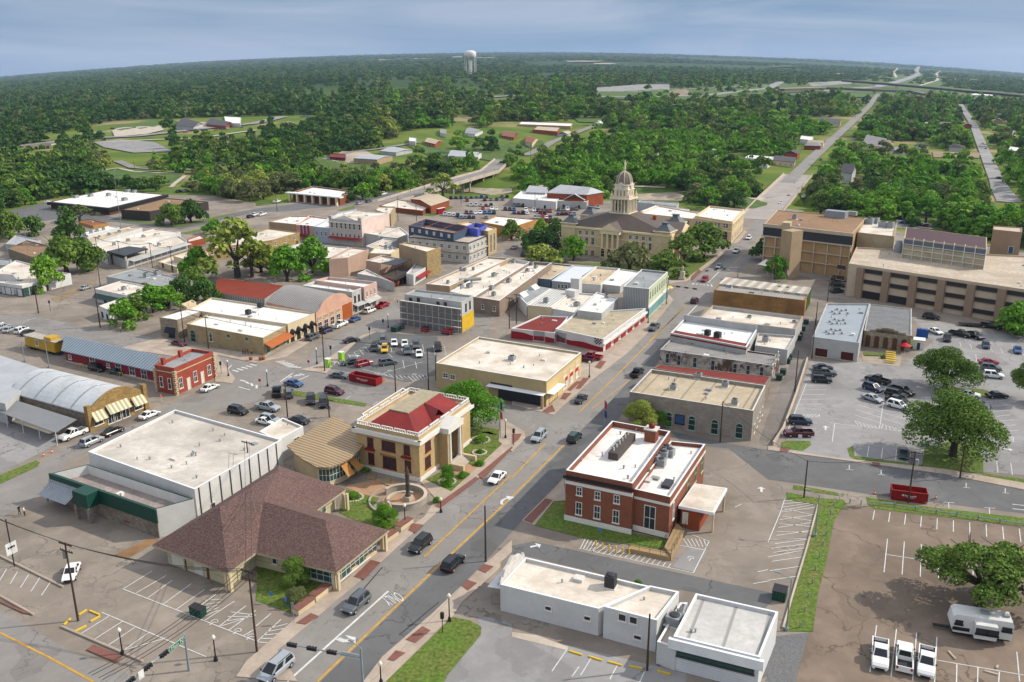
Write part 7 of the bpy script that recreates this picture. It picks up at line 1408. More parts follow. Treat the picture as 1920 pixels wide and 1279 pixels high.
# ---- caravan
rv=thing('caravan','long white travel trailer with dark windows and a slide out parked under the oak','caravan',P(*P1('a4 1270,1050'))); a,b_=P(*P1('a4 1090,1000')),P(*P1('a4 1460,1060')); u=(b_-a); u.z=0; Lr=u.length; u/=Lr; nn=Vector((u.y,-u.x,0)); c=(a+b_)/2-nn*1.25
mb=MB(u); z0,z1=.7,3.3
prof=[(-Lr/2-.1,z0+.9),(-Lr/2+.15,z1-.35),(-Lr/2+.6,z1),(Lr/2-.2,z1),(Lr/2,z1-.5),(Lr/2,z0),(-Lr/2+.3,z0)]
v1=[c+u*x+nn*1.25+Vector((0,0,z)) for x,z in prof]; v2=[c+u*x-nn*1.25+Vector((0,0,z)) for x,z in prof]; k=len(prof)
mb.add(v1+v2,[list(range(k))[::-1],list(range(k,2*k))]+[[i,(i+1)%k,k+(i+1)%k,k+i] for i in range(k)]); mb.build('body',M('caravan_white','#c9c8c5',.5,.08,.6,.05),rv)
mb=MB(u); q=c+u*.3+nn*1.75; mb.box((q.x,q.y,.85),u,1.0,Lr*.36,2.0); mb.build('slide_out',M('caravan_white'),rv)
for s,w_ in ((-.38,.9),(.36,.6),(.44,.5)): q=c+u*(Lr*s)+nn*1.27; place(winmesh(w_,.6,'fixed',MBLK,GLS),rv,'window',(q.x,q.y,1.9),nn)
for s in (-.07,.1): q=c+u*(.3+Lr*s)+nn*2.27; place(winmesh(1.4,.8,'fixed',MBLK,GLS),rv,'window',(q.x,q.y,1.6),nn)
mb=MB(u); mb.box((c.x,c.y,.45),u,2.3,Lr*.94,.28); mb.build('chassis',MBLK,rv); mb=MB(u); q=c-u*(Lr/2+.9); mb.box((q.x,q.y,.45),u,.5,2.0,.14); mb.build('tow_bar',MBLK,rv)
for s in (.02,.12): mb=MB(); q=c+u*(Lr*s); mb.tube(q+nn*1.25+Vector((0,0,.38)),q-nn*1.25+Vector((0,0,.38)),.38,n=10); mb.build('wheels',TYR,rv)
for s,w_ in ((.05,.8),(.4,.5)): mb=MB(u); q=c+u*(Lr*s); mb.box((q.x,q.y,z1),u,w_,w_*1.3,.28); mb.build('roof_unit',MHV,rv)
mb=MB(u); q=c-u*(Lr/2-1.2)+nn*1.27; mb.box((q.x,q.y,1.0),u,.04,2.0,.5); mb.build('dark_stripe',MBLK,rv)
# ---- flatbed trailer behind the black pickup
tr=thing('flatbed_trailer','small black flatbed trailer hitched behind the pickup at the office block','trailer',P(*P1('b4 1200,165'))); q=P(*P1('b4 1205,165')); mb=MB(DB); mb.box((q.x,q.y,.6),(P(*P1('b4 1300,172'))-q).normalized(),2.0,5.5,.15); mb.build('bed',MBLK,tr); mb=MB()
for s in (-.5,.5): z=q+DB*s; mb=MB(); mb.tube(Vector((z.x,z.y,.35))+DA,Vector((z.x,z.y,.35))-DA,.35,n=8); mb.build('wheels',TYR,tr)
# ---- roll-off dumpsters
def dumpster(a,b_,w,h,lab,mt,txt=None):
    a,b_=P(*P1(a)),P(*P1(b_)); u=(b_-a); u.z=0; L=u.length; u/=L; nn=Vector((u.y,-u.x,0)); c=(a+b_)/2; o=thing('roll_off_dumpster',lab,'dumpster',c)
    mb=MB(u)
    v=[a,b_,b_-nn*w,a-nn*w]; ins=inset([Vector((k.x,k.y,0)) for k in v],.12)
    for i in range(4):
        j=(i+1)%4; A_,B_,C_,D_=v[i],v[j],ins[j],ins[i]
        mb.poly([(A_.x,A_.y,.25),(B_.x,B_.y,.25),(B_.x,B_.y,h),(A_.x,A_.y,h)]); mb.poly([(D_.x,D_.y,h),(C_.x,C_.y,h),(C_.x,C_.y,.5),(D_.x,D_.y,.5)][::-1]); mb.poly([(A_.x,A_.y,h),(B_.x,B_.y,h),(C_.x,C_.y,h),(D_.x,D_.y,h)])
    mb.poly([(k.x,k.y,.5) for k in ins],1); mb.build('container',[mt,MDK],o)
    rb_=MB(u); n=int(L/.6)
    for i in range(n+1):
        q=lerp(a,b_,i/n); 
        if txt and .3<i/n<.7: continue
        rb_.box((q.x+nn.x*.05,q.y+nn.y*.05,.3),u,.1,.09,h-.45)
    rb_.box(((a+b_)/2+nn*.06),u,.12,L,.14); q=(a+b_)/2+nn*.06; rb_.box((q.x,q.y,h-.15),u,.12,L+.1,.15); rb_.build('rib',mt,o)
    if txt:
        mb=MB(u); rr=random.Random(5); x=-.2
        while x<.2: w_=rr.uniform(.012,.03); q=(a+b_)/2+u*(L*x)+nn*.04; mb.box((q.x,q.y,h*.5+rr.uniform(-.04,.04)),u,.03,L*w_,rr.uniform(.18,.34)); x+=w_*1.5
        q=(a+b_)/2+u*(L*.03)+nn*.04; mb.box((q.x,q.y,h*.38),u,.03,L*.2,.06); mb.build('lettering',LINEW,o)
    return o
RD=M('dumpster_red','#8d1416',.5,.12,1,.15)
dumpster('a4 738,182','a4 955,210',2.4,1.9,'long dark red open roll off dumpster on the side street',RD,1); dumpster('b2 560,495','b2 722,528',2.4,1.9,'bright red open roll off dumpster beside the dark parking lot',RD,1)
mb=MB(); t=thing('trash_dumpster','dark green closed trash dumpster at the end of the back alley','dumpster',P(*P1('a4 65,790')))
def bin_(o,q,u,w,l,h,mt,lid=True):
    mb=MB(u); mb.box((q.x,q.y,q.z+.1),u,w,l,h); mb.build('container',mt,o); mb=MB(u); mb.box((q.x,q.y,q.z+h+.1),u,w+.1,l+.1,.08); mb.build('lid',MBLK,o)
bin_(t,P(*P1('a4 68,775')),DA,1.8,2.0,1.4,GREENM)
for i,(s,cc_) in enumerate([('a1 1175,870','dark green'),('a1 1210,885','dark green')]):
    q=P(*P1(s)); t=thing('trash_bin','dark green wheeled bin in the parking lot, %s one of the pair'%('left' if i==0 else 'right'),'bin',q,'pair of green bins'); bin_(t,q,DA,1.0,1.1,1.2,GREENM)
for i,s in enumerate(['e4 1860,560','e4 1820,640','e4 1790,710','e4 1775,750','e4 1660,985','e4 1640,1030','e4 1585,1165','e4 1540,1230']):
    q=P(*P1(s)); t=thing('trash_bin','green bin behind the stores in the back alley, %s one counted from the far end'%['first','second','third','fourth','fifth','sixth','seventh','eighth'][i],'bin',q,'bins in the back alley'); bin_(t,q,DA,1.3,1.6,1.2,GREENM)
for i,(s,c_) in enumerate([('b2 432,412','left'),('b2 512,370','right')]):
    q=P(*P1(s)); t=thing('portable_toilet','lime green portable toilet with a white roof, %s one at the lot corner'%c_,'toilet',q,'lime portable toilets'); mb=MB(DA); mb.box(q,DA,1.15,1.15,2.2); mb.build('cabin',M('lime_plastic','#8cc21c',.5,.05),t); mb=MB(DA); mb.box((q.x,q.y,2.2),DA,1.2,1.2,.14); mb.build('roof',COPW,t); place(winmesh(.7,1.8,'panel',MWF,M('lime_plastic'),'door'),t,'door',(q.x-DA.x*.58,q.y-DA.y*.58,.1),-DA)
for i in range(3):
    q=P(*P1('b4 %f,%f'%(900+i*22,230+i*3))); t=thing('portable_toilet','blue portable toilet in the grass beside the stone hall, %s of three'%['left','middle','right'][i],'toilet',q,'blue portable toilets'); mb=MB(DA); mb.box(q,DA,1.15,1.15,2.3); mb.build('cabin',M('blue_plastic','#24519c',.5,.05),t); mb=MB(DA); mb.box((q.x,q.y,2.3),DA,1.2,1.2,.12); mb.build('roof',M('blue_plastic'),t)
for i in range(4):
    q=P(*P1('c2 %f,%f'%(1365+i*14,330-i*3))); t=thing('portable_toilet','red portable toilet on the lawn by the crowded lot, %s of four'%['first','second','third','fourth'][i],'toilet',q,'red portable toilets'); mb=MB(DA); mb.box(q,DA,1.3,1.3,3); mb.build('cabin',RD,t); mb=MB(DA); mb.box((q.x,q.y,q.z+3),DA,1.35,1.35,.12); mb.build('roof',COPW,t)
q=P(*P1('b4 900,300')); t=thing('storage_shed','small white garden shed on the grass beside the stone hall','shed',q); mb=MB(DA); mb.box(q,DA,2.6,2.6,2.6); mb.build('wall',WPAINT,t); mb=MB(DA); mb.box((q.x,q.y,2.6),DA,2.9,2.9,.15); mb.build('roof',COPW,t); place(winmesh(1.0,2.0,'door',MWF,GLS,'door'),t,'door',(q.x-DA.x*1.3,q.y-DA.y*1.3,.1),-DA)
for i in range(5):
    q=P(*P1('b4 %f,%f'%(735,335+i*13))); t=thing('picnic_table','yellow picnic table in front of the stone hall, number %s from the hall'%['one','two','three','four','five'][i],'table',q,'yellow picnic tables'); mb=MB(DB); mb.box((q.x,q.y,.7),DB,.5,2.4,.07); mb.build('tabletop',YEL,t); mb=MB(DB)
    for s in (-.55,.55): z=q+DA*s; mb.box((z.x,z.y,.42),DB,.22,2.4,.06)
    mb.build('bench',YEL,t)
def para(s,mt,lab,nm='parasol',h=2.5,r=1.5):
    q=P(*P1(s)); t=thing(nm,lab,'parasol',q); mb=MB(); mb.lathe((q.x,q.y,q.z+h-.5),[(r,0),(r*.5,.45),(.05,.75)],8,0,False); mb.build('shade',mt,t); mb=MB(); mb.tube(q,q+Vector((0,0,h)),.04,n=5); mb.build('pole',MWF,t)
para('b4 818,325',M('parasol_red','#b31b26',.7,0),'red parasol over a table in front of the stone hall'); para('e4 215,195',M('parasol_yellow','#c9b75c',.7,0),'pale yellow parasol at the corner near the courthouse crossing'); 
# ================================================================ TREES
def leafmat(name,a,b,dark):
    mt=bpy.data.materials.new(name); mt.use_nodes=True; nt=mt.node_tree; B=nt.nodes['Principled BSDF']; B.inputs['Roughness'].default_value=.75; B.inputs['Specular IOR Level'].default_value=.2
    g=nd(nt,'ShaderNodeNewGeometry'); oi=nd(nt,'ShaderNodeObjectInfo')
    c=mixc(nt,oi.outputs['Random'],lin(a),lin(b)); c=mixc(nt,ramp(nt,g.outputs['Random Per Island'],0,1,0,.75),c,lin(dark)); nt.links.new(c,B.inputs['Base Color'])
    t=nd(nt,'ShaderNodeBsdfTranslucent'); nt.links.new(c,t.inputs[0]); mx=nd(nt,'ShaderNodeMixShader'); mx.inputs[0].default_value=.25
    nt.links.new(B.outputs[0],mx.inputs[1]); nt.links.new(t.outputs[0],mx.inputs[2]); nt.links.new(mx.outputs[0],nt.nodes['Material Output'].inputs[0]); return mt
LM={'oak':leafmat('live_oak_leaves','#5d7a2c','#76913a','#354e1f'),'dark':leafmat('dark_green_leaves','#3d5f26','#557832','#253f1b'),'bright':leafmat('bright_green_leaves','#5f9424','#83ae34','#315d18'),'olive':leafmat('olive_leaves','#65753c','#878a58','#414b2c'),'pecan':leafmat('young_leaves','#8c9c3e','#a0a84e','#5f6d30')}
BARK=M('tree_bark','#4a4038',.95,.2,2,.3)
def leaves(mb,rng,n,lobes,size,fl=.8):
    """lobes: (cx,cy,cz,r,rz)"""
    w=np.array([l[3]**2 for l in lobes]); w=w/w.sum(); ix=rng.choice(len(lobes),n,p=w); L=np.array(lobes)[ix]
    d=rng.normal(size=(n,3)); d/=np.linalg.norm(d,axis=1)[:,None]; d[:,2]=np.where(d[:,2]<-.5,-d[:,2],d[:,2])
    rr=rng.uniform(.72,1.08,n)[:,None]; c=L[:,:3]+d*np.stack([L[:,3],L[:,3],L[:,4]],1)*rr
    nn=d+rng.normal(size=(n,3))*.55; nn/=np.linalg.norm(nn,axis=1)[:,None]
    a=np.cross(nn,rng.normal(size=(n,3))); a/=np.linalg.norm(a,axis=1)[:,None]; b=np.cross(nn,a); s=(size*rng.uniform(.6,1.3,n))[:,None]
    q=np.stack([c-a*s*.5-b*s*.35,c+a*s*.5-b*s*.5,c+a*s*.4+b*s*.5,c-a*s*.5+b*s*.4],1).reshape(-1,3)
    return q
def leafmesh(name,q,mt):
    n=len(q)//4; me=bpy.data.meshes.new(name); me.vertices.add(len(q)); me.vertices.foreach_set('co',q.ravel()); me.loops.add(4*n); me.loops.foreach_set('vertex_index',np.arange(4*n)); me.polygons.add(n); me.polygons.foreach_set('loop_start',np.arange(0,4*n,4)); me.update(calc_edges=True); me.materials.append(mt); return me
TP={}
def treeproto(kind,seed,lod,shape):
    key=(kind,seed,lod,shape)
    if key in TP: return TP[key]
    rng=np.random.default_rng(seed*7+len(shape)+lod*3); rg=random.Random(seed)
    # unit: crown radius 1, height hh
    hh={'round':1.55,'wide':1.05,'tall':2.3,'sparse':1.7,'bush':1.0,'gnarl':1.1}[shape]; low={'round':.12 if lod else .24,'wide':.12 if lod else .26,'tall':.12,'sparse':.4,'bush':.05,'gnarl':.3}[shape]
    nl={0:16,1:11,2:8,3:5}[lod]; lobes=[]
    for i in range(nl):
        t=2*math.pi*(i*.618+rg.random()*.15); k=math.sqrt((i+.5)/nl)*.72; z=low+(hh-low)*(.78-(1.0 if lod else .9)*k*rg.uniform(.5,1.15)+rg.uniform(-.1,.14)); r=rg.uniform(.26,.4)*(1.15-.3*k)
        if shape=='tall': k*=.75
        if shape=='sparse': r*=.72; k*=1.15
        lobes.append((k*math.cos(t),k*math.sin(t),z,r,r*(.8 if shape!='wide' else .62)))
    lobes.append((0,0,hh-.32,.36,.3)); 
    if shape in('round','bush','wide') : lobes.append((0,0,low+(hh-low)*.45,.5,.4))
    n={0:17000,1:1500,2:330,3:90}[lod]; 
    if shape=='sparse': n=int(n*.45)
    if shape=='gnarl': n=int(n*.5); lobes=[(a*1.08,b*1.08,c,d*.68,e*.68) for a,b,c,d,e in lobes[:-1]]
    sz={0:.036,1:.105,2:.2,3:.36}[lod]
    lf=leafmesh('foliage',leaves(None,rng,n,lobes,sz),LM[kind]); tk=None
    if lod<2 or shape=='sparse':
        mb=MB(Vector((1,0,0))); th=low+.12; mb.tube((0,0,-.08),(0,0,th),.085,.06,n=7)
        for (x,y,z,r,_) in lobes[:16 if shape=='gnarl' else 9 if lod==0 else 5]:
            m=Vector((x*.5,y*.5,lerp(th,z,.45))); mb.tube((0,0,th-.05),m,.045,.03,n=5,caps=False); mb.tube(m,(x,y,z),.03,.012,n=5,caps=False)
            if shape in('sparse','wide','gnarl'):
                for k in range(7): e=Vector((x,y,z))+Vector((rg.uniform(-1,1),rg.uniform(-1,1),rg.uniform(-.3,1)))*r*1.2; mb.tube((x,y,z),e,.014,.005,n=3,caps=False)
        tk=mb.mesh('trunk',BARK)
    TP[key]=(lf,tk); return TP[key]
LOC=[]
def tree(px,py,w,h,kind,shape,label=None,group=None,lod=1,name='tree',world=None,seed=None):
    p=world or P(px,py); seed=R.randint(0,3) if seed is None else seed; lf,tk=treeproto(kind,seed,lod,shape)
    hh={'round':1.6,'wide':1.1,'tall':2.35,'sparse':1.75,'bush':1.05,'gnarl':1.15}[shape]; r=w/2; s=Vector((r,r,h/hh))
    o=bpy.data.objects.new(name,None); COL.objects.link(o); o.location=p; o.rotation_euler=(0,0,R.uniform(0,6.28)); o['_o']=tuple(p)
    for nm,me in (('crown',lf),('trunk',tk)):
        if me is None: continue
        c=bpy.data.objects.new(nm,me); COL.objects.link(c); c.parent=o; c.scale=s
    LOC.append((p.x,p.y,w/2)); tag(o,label,'tree' if shape!='bush' else 'bush',group); return o
for s,w,h,k,sh,lab in [('a4 1275,825',17.5,9.8,'oak','gnarl','gnarled spreading live oak with bare upper limbs over the caravan'),('b4 1060,540',15,10.5,'oak','round','leaning live oak in the middle of the grey parking lot'),('b4 1108,945',18.5,13,'oak','round','big dense live oak on the round lawn beside the side street'),
 ('b2 1290,765',13.5,10.5,'bright','round','dense bright green tree between the museum and the cream store'),('b3 775,775',8.5,6.2,'pecan','round','wispy yellow green tree at the corner of the grey stone store'),('b3 905,760',4.5,3.8,'bright','round','small green tree next to the wispy one by the grey stone store'),
 ('a2 240,695',4.8,4.6,'oak','round','small rounded tree in the lawn of the brown roofed office'),('a2 240,800',3.4,2.4,'olive','bush','grey green bush below the small tree of the brown roofed office'),('a2 775,330',4.4,3.8,'bright','round','small bushy tree beside the garden wall'),('b2 1148,1110',2.9,3.9,'bright','round','small ball shaped tree in a ring of stones at the museum corner'),
 ('b4 1495,215',9,7,'bright','round','bright tree beside the turquoise hut at the right edge'),('b4 1560,620',9,10,'oak','round','tree cut by the right edge of the picture'),
 ('c1 530,600',15,17,'dark','tall','tall dark conical tree rising behind the big tree by the left street'),('c1 500,770',19,13,'oak','wide','broad dark green tree along the left street'),('c1 655,750',13,11,'oak','round','right hand tree of the broad clump along the left street'),('c1 360,900',10,11.5,'bright','round','small upright tree on the sidewalk before the long storefront'),
 ('c1 945,1170',9,8,'bright','round','lowest hedge tree beside the white corner shop'),('c1 1030,1100',9,7,'oak','round','second hedge tree behind the white corner shop'),('c1 1150,1065',11,8,'bright','round','wide hedge tree in the yard of the stone shop'),('c1 1270,1035',9,7,'bright','round','hedge tree next to the small tan hut'),('c1 1370,960',9,7,'dark','round','dark hedge tree behind the rusty roof'),('c1 1450,880',9,7,'oak','round','hedge tree between the grey roof and the rusty roof'),('c1 1090,930',5,4,'olive','bush','pale shrub on the grey roofed shop side'),
 ('c1 1490,810',13,11,'bright','round','round bright tree left of the pecan tree'),('c1 1780,800',25,20,'pecan','sparse','tall sparse pecan with bare limbs among the downtown roofs'),('c1 1890,800',14,13,'pecan','sparse','smaller sparse tree right of the tall pecan'),('e7 830,370',9,8,'dark','bush','ivy mass on the old wall beside the rusty roof'),
 ('c1 1290,410',14,10,'oak','wide','left oak of the pair beside the brown roofed wing'),('c1 1430,390',14,11,'dark','wide','right oak of the pair beside the brown roofed wing'),('c1 1610,470',11,6,'bright','round','bright low tree behind the pecan'),('c1 75,520',13,12,'oak','round','round tree at the left edge lot'),('c1 245,480',13,8,'dark','wide','dark low tree beside the left lot'),('c1 600,385',16,8,'olive','sparse','bare branched tree before the brown walled building'),('c1 -20,500',12,10,'dark','round','dark tree touching the left picture edge'),
 ('c2 235,830',14,12,'bright','round','left one of two bright trees behind the white two storey shop'),('c2 430,770',15,13,'bright','round','right one of two bright trees behind the white two storey shop'),('c2 40,760',14,9,'pecan','round','yellow green tree behind the rusty roof'),('c2 800,215',12,9,'bright','round','round green tree beside the column bank'),('c2 700,235',9,6,'dark','round','dark small tree before the column bank'),('c2 895,195',8,4,'oak','bush','low bush beside the column bank lawn'),('c2 1400,200',17,13,'pecan','sparse','thin yellow green tree in front of the left bridge'),
 ('c2 1915,520',11,8.5,'oak','round','round tree at the corner by the low shop row'),('c3 215,478',8,7,'bright','round','small bright street tree by the orange shops'),('c3 460,675',10,9.5,'bright','round','bright dense tree before the left end of the courthouse'),('c3 880,745',16,10,'olive','wide','large olive tree before the courthouse portico'),('c3 1145,790',13,9,'oak','round','green tree at the courthouse corner by the main street'),('c3 1290,720',14,12,'oak','sparse','slender tree at the east front of the courthouse'),('c3 1430,650',20,13,'oak','round','wide green tree between the courthouse and the stone bank'),('c3 200,610',18,9,'dark','wide','dark spreading tree left of the courthouse'),('c3 220,690',13,7,'pecan','bush','yellow green bushy tree on the courthouse lawn'),('c3 330,520',12,9,'dark','round','dark tree behind the left courthouse corner'),
 ('c3 1880,670',11,8,'dark','round','dark tree before the entrance canopy'),('c4 55,815',8,8,'bright','round','small bright tree at the county annex flagpoles'),('c4 1860,1235',11,9,'bright','round','tree at the right edge in front of the office block'),('c4 1080,420',7,4,'dark','bush','round bush behind the lattice penthouse')]:
    q=T(s)[0]; lod=0 if q[1]>640 else 1; kf=1.22 if q[1]<640 else 1.06
    tree(q[0],q[1],w*kf,h*(1.12 if q[1]<640 else 1),k,sh,lab,lod=lod,name='oak_tree' if 'oak' in lab else 'tree' if sh!='bush' else 'bush',seed=len(lab)%4)
for i,(s,w,h) in enumerate([('b2 585,1195',2.6,1.2),('b2 1345,860',3.0,1.4),('b2 1245,1070',2.4,1.1),('b2 1345,1000',2.2,1),('b2 1085,1225',1.7,1.3),('b2 1145,1120',2.6,.8),('b2 660,1040',1.8,1.0),('b2 1345,925',1.6,.8),('a2 760,345',3.0,1.1),]):
    q=T(s)[0]; tree(q[0],q[1],w,h,'bright','bush','low green garden shrub, number %s counted along the museum garden beds'%['one','two','three','four','five','six','seven','eight','nine','ten','eleven'][i],'garden shrubs',lod=0,name='shrub')
tree(*P1('a3 757,690'),1.4,.7,'bright','bush','small weed clump in the alley behind the long white building',lod=0,name='shrub')
tree(*P1('b4 690,360'),1.6,1.0,'olive','bush','small grey green bush before the stone hall',lod=0,name='shrub')
# ---- woodland
def inpoly(x,y,pg):
    c=False; j=len(pg)-1
    for i in range(len(pg)):
        xi,yi=pg[i]; xj,yj=pg[j]
        if (yi>y)!=(yj>y) and x<(xj-xi)*(y-yi)/(yj-yi)+xi: c=not c
        j=i
    return c
EX=[]
for nm,pg in EXCL:
    k=.0 if nm in('town_pavement','parking_lot','side_street','lawn','bare_lot','creek_bed','bare_concrete','main_street','park_path','access_alley','bare_bank') else (-.3 if nm=='highway_verge' else -.5)
    EX.append((min(q[0] for q in pg),max(q[0] for q in pg),min(q[1] for q in pg),max(q[1] for q in pg),pg,k))
for nm in RIBS:
    cl=T(nm[0]) if isinstance(nm[0],str) else nm[0]
    for a,b in zip(cl,cl[1:]):
        A,B=P(*a),P(*b); d=(B-A); d.z=0
        if d.length<.1: continue
        d.normalize(); n=Vector((-d.y,d.x,0))*(nm[1]*.5+2); A-=d*3; B+=d*3
        pg=[proj(v) for v in (A-n,B-n,B+n,A+n)]; EX.append((min(q[0] for q in pg),max(q[0] for q in pg),min(q[1] for q in pg),max(q[1] for q in pg),pg,0))
for pts_,w_ in BRG:
    for a,b in zip(pts_,pts_[1:]):
        d=(b-a); d.z=0; d.normalize(); n=Vector((-d.y,d.x,0))*(w_*.5+1); dn=Vector((0,0,-7 if w_<12.5 or w_>13.5 else -9))
        pg=[proj(v) for v in (a-n+dn,b-n+dn,b+n,a+n)]; EX.append((min(q[0] for q in pg),max(q[0] for q in pg),min(q[1] for q in pg),max(q[1] for q in pg),pg,0))
def clear(x,y,h,rg):
    g=hz(x,y); a=proj((x,y,g)); b=proj((x,y,g+h*.55)); d=math.hypot(x,y); wp=h*.4*F/d; tp=(a[1]-proj((x,y,g+h))[1]); TT=[a]+[(a[0]+i*wp,a[1]-tp*j) for i in (-.8,0,.8) for j in (.12,.34,.56,.78,.95)]
    if not(-160<a[0]<2080): return None
    for X,Y,r in LOC[:80]:
        if abs(X-x)<r+3 and abs(Y-y)<r+3: return None
    for x0,x1,y0,y1,pg,k in EX:
        for q in (TT if k==0 else (a,)):
            if x0<q[0]<x1 and y0<q[1]<y1 and inpoly(q[0],q[1],pg):
                if k==0 or rg.random()>-k: return None
                break
    for x0,x1,y0,y1,D,c,r in BX:
        if abs(c.x-x)<r+4 and abs(c.y-y)<r+4: return None
        if d<D+4 and any(x0<q[0]<x1 and y0<q[1]<y1 for q in TT) and rg.random()>.3: return None
    return g,a
rg=random.Random(21); cand=[]
d=372.0
while d<2600:
    sp=9.5 if d<900 else 10+(d-900)*.011; az=-.62
    while az<.62:
        az+=sp/d*rg.uniform(.7,1.3); dd_=d+rg.uniform(-sp,sp)*.6; x,y=dd_*math.sin(az),dd_*math.cos(az)
        if abs(az)>.6: continue
        h=rg.uniform(8,14)*(1.25 if d>900 else 1); r_=clear(x,y,h,rg)
        if r_: cand.append((x,y,r_[0],h,r_[1]))
    d+=sp*.92
print('trees',len(cand))
GN={'oak':0,'dark':1,'bright':2,'olive':3,'pecan':4}
def nz2(x,y): return math.sin(x*.021+1.3)*math.cos(y*.017+.4)+.6*math.sin(x*.051+y*.043)
def pick(x,y,px,py):
    v=nz2(x,y)+rg.gauss(0,.55); near=py>240; right=px>850
    if px<700 and py<300: return 'dark' if v<.7 else ('oak' if v<1.3 else 'olive')
    if near and right: return 'bright' if v<.15 else ('oak' if v<.9 else ('dark' if v<1.4 else 'olive'))
    return 'dark' if v<-.5 else ('oak' if v<.35 else ('bright' if v<.75 else ('olive' if v<1.4 else 'pecan')))
cand.sort(key=lambda c:math.hypot(c[0],c[1])); KW={'oak':'medium green','dark':'dark green','bright':'bright green','olive':'grey olive','pecan':'yellow green'}
ind=cand[:285]; rest=cand[285:]
def zone(px): return 'the creek at the left' if px<480 else 'the creek behind the town' if px<960 else 'the creek behind the courthouse' if px<1440 else 'the creek behind the county buildings'
for x,y,g,h,a in ind:
    k=pick(x,y,*a); w=h*rg.uniform(1.15,1.6); z=zone(a[0]); tree(0,0,w,h,k,rg.choice(('round','round','wide','tall','sparse')),'%s tree of the wood along %s'%(KW[k],z),'%s trees along %s'%(KW[k],z),lod=1,world=Vector((x,y,g)))
pts=[]
for x,y,g,h,a in rest: k=pick(x,y,*a); d=math.hypot(x,y); pts.append((x,y,g,h*rg.choice((.5,.65,.8)),h/1.6*rg.uniform(.8,1.15),GN[k]*3+rg.randint(0,2)+(0 if d<1300 else 15)))
d=2600.0
while d<14200:
    sp=16+(d-2600)*.0085; az=-.62
    while az<.62:
        az+=sp/d*rg.uniform(.6,1.4); x,y=(d+rg.uniform(-sp,sp)*.5)*math.sin(az),(d+rg.uniform(-sp,sp)*.5)*math.cos(az)
        if nz2(x*.12,y*.12)+rg.gauss(0,.5)>.95: continue
        r_=clear(x,y,12,rg)
        if r_: v=rg.random(); k=1 if v<.6 else (0 if v<.9 else 3); pts.append((x,y,r_[0]-1,sp*rg.uniform(.45,.75),rg.uniform(5,8.5),k*3+15+rg.randint(0,2)))
    d+=sp*.85
print('wood',len(pts))
pc=bpy.data.collections.new('tree_kinds')
for lod in (2,3):
    for k in ('oak','dark','bright','olive','pecan'):
        for s in (0,1,2):
            o=bpy.data.objects.new('p%02d'%(len(pc.objects)),treeproto(k,s,lod,('round','wide','tall')[s])[0]); pc.objects.link(o)
me=bpy.data.meshes.new('woodland'); me.vertices.add(len(pts)); A=np.array(pts,dtype=np.float32); me.vertices.foreach_set('co',A[:,:3].ravel())
for nm,arr,ty in (('sc',np.stack([A[:,3],A[:,3],A[:,4]],1),'FLOAT_VECTOR'),('ix',A[:,5].astype(np.int32),'INT'),('rt',np.stack([np.zeros(len(A)),np.zeros(len(A)),np.random.default_rng(1).uniform(0,6.28,len(A))],1).astype(np.float32),'FLOAT_VECTOR')):
    at=me.attributes.new(nm,ty,'POINT'); at.data.foreach_set('vector' if ty!='INT' else 'value',arr.ravel())
wo=bpy.data.objects.new('woodland',me); COL.objects.link(wo); wo['kind']='stuff'; tag(wo,'distant mixed woodland covering the plain up to the horizon','woodland')
ng=bpy.data.node_groups.new('scatter','GeometryNodeTree'); ng.interface.new_socket('Geometry',in_out='INPUT',socket_type='NodeSocketGeometry'); ng.interface.new_socket('Geometry',in_out='OUTPUT',socket_type='NodeSocketGeometry')
gi,go=ng.nodes.new('NodeGroupInput'),ng.nodes.new('NodeGroupOutput'); ip=ng.nodes.new('GeometryNodeInstanceOnPoints'); ci=ng.nodes.new('GeometryNodeCollectionInfo'); ci.inputs[0].default_value=pc; ci.inputs[1].default_value=True; ci.inputs[2].default_value=True
def na(n,t): a=ng.nodes.new('GeometryNodeInputNamedAttribute'); a.data_type=t; a.inputs[0].default_value=n; return [o for o in a.outputs if o.enabled][0]
ng.links.new(gi.outputs[0],ip.inputs['Points']); ng.links.new(ci.outputs[0],ip.inputs['Instance']); ip.inputs['Pick Instance'].default_value=True
ng.links.new(na('ix','INT'),ip.inputs['Instance Index']); ng.links.new(na('sc','FLOAT_VECTOR'),ip.inputs['Scale']); ng.links.new(na('rt','FLOAT_VECTOR'),ip.inputs['Rotation']); ng.links.new(ip.outputs[0],go.inputs[0])
md=wo.modifiers.new('scatter','NODES'); md.node_group=ng
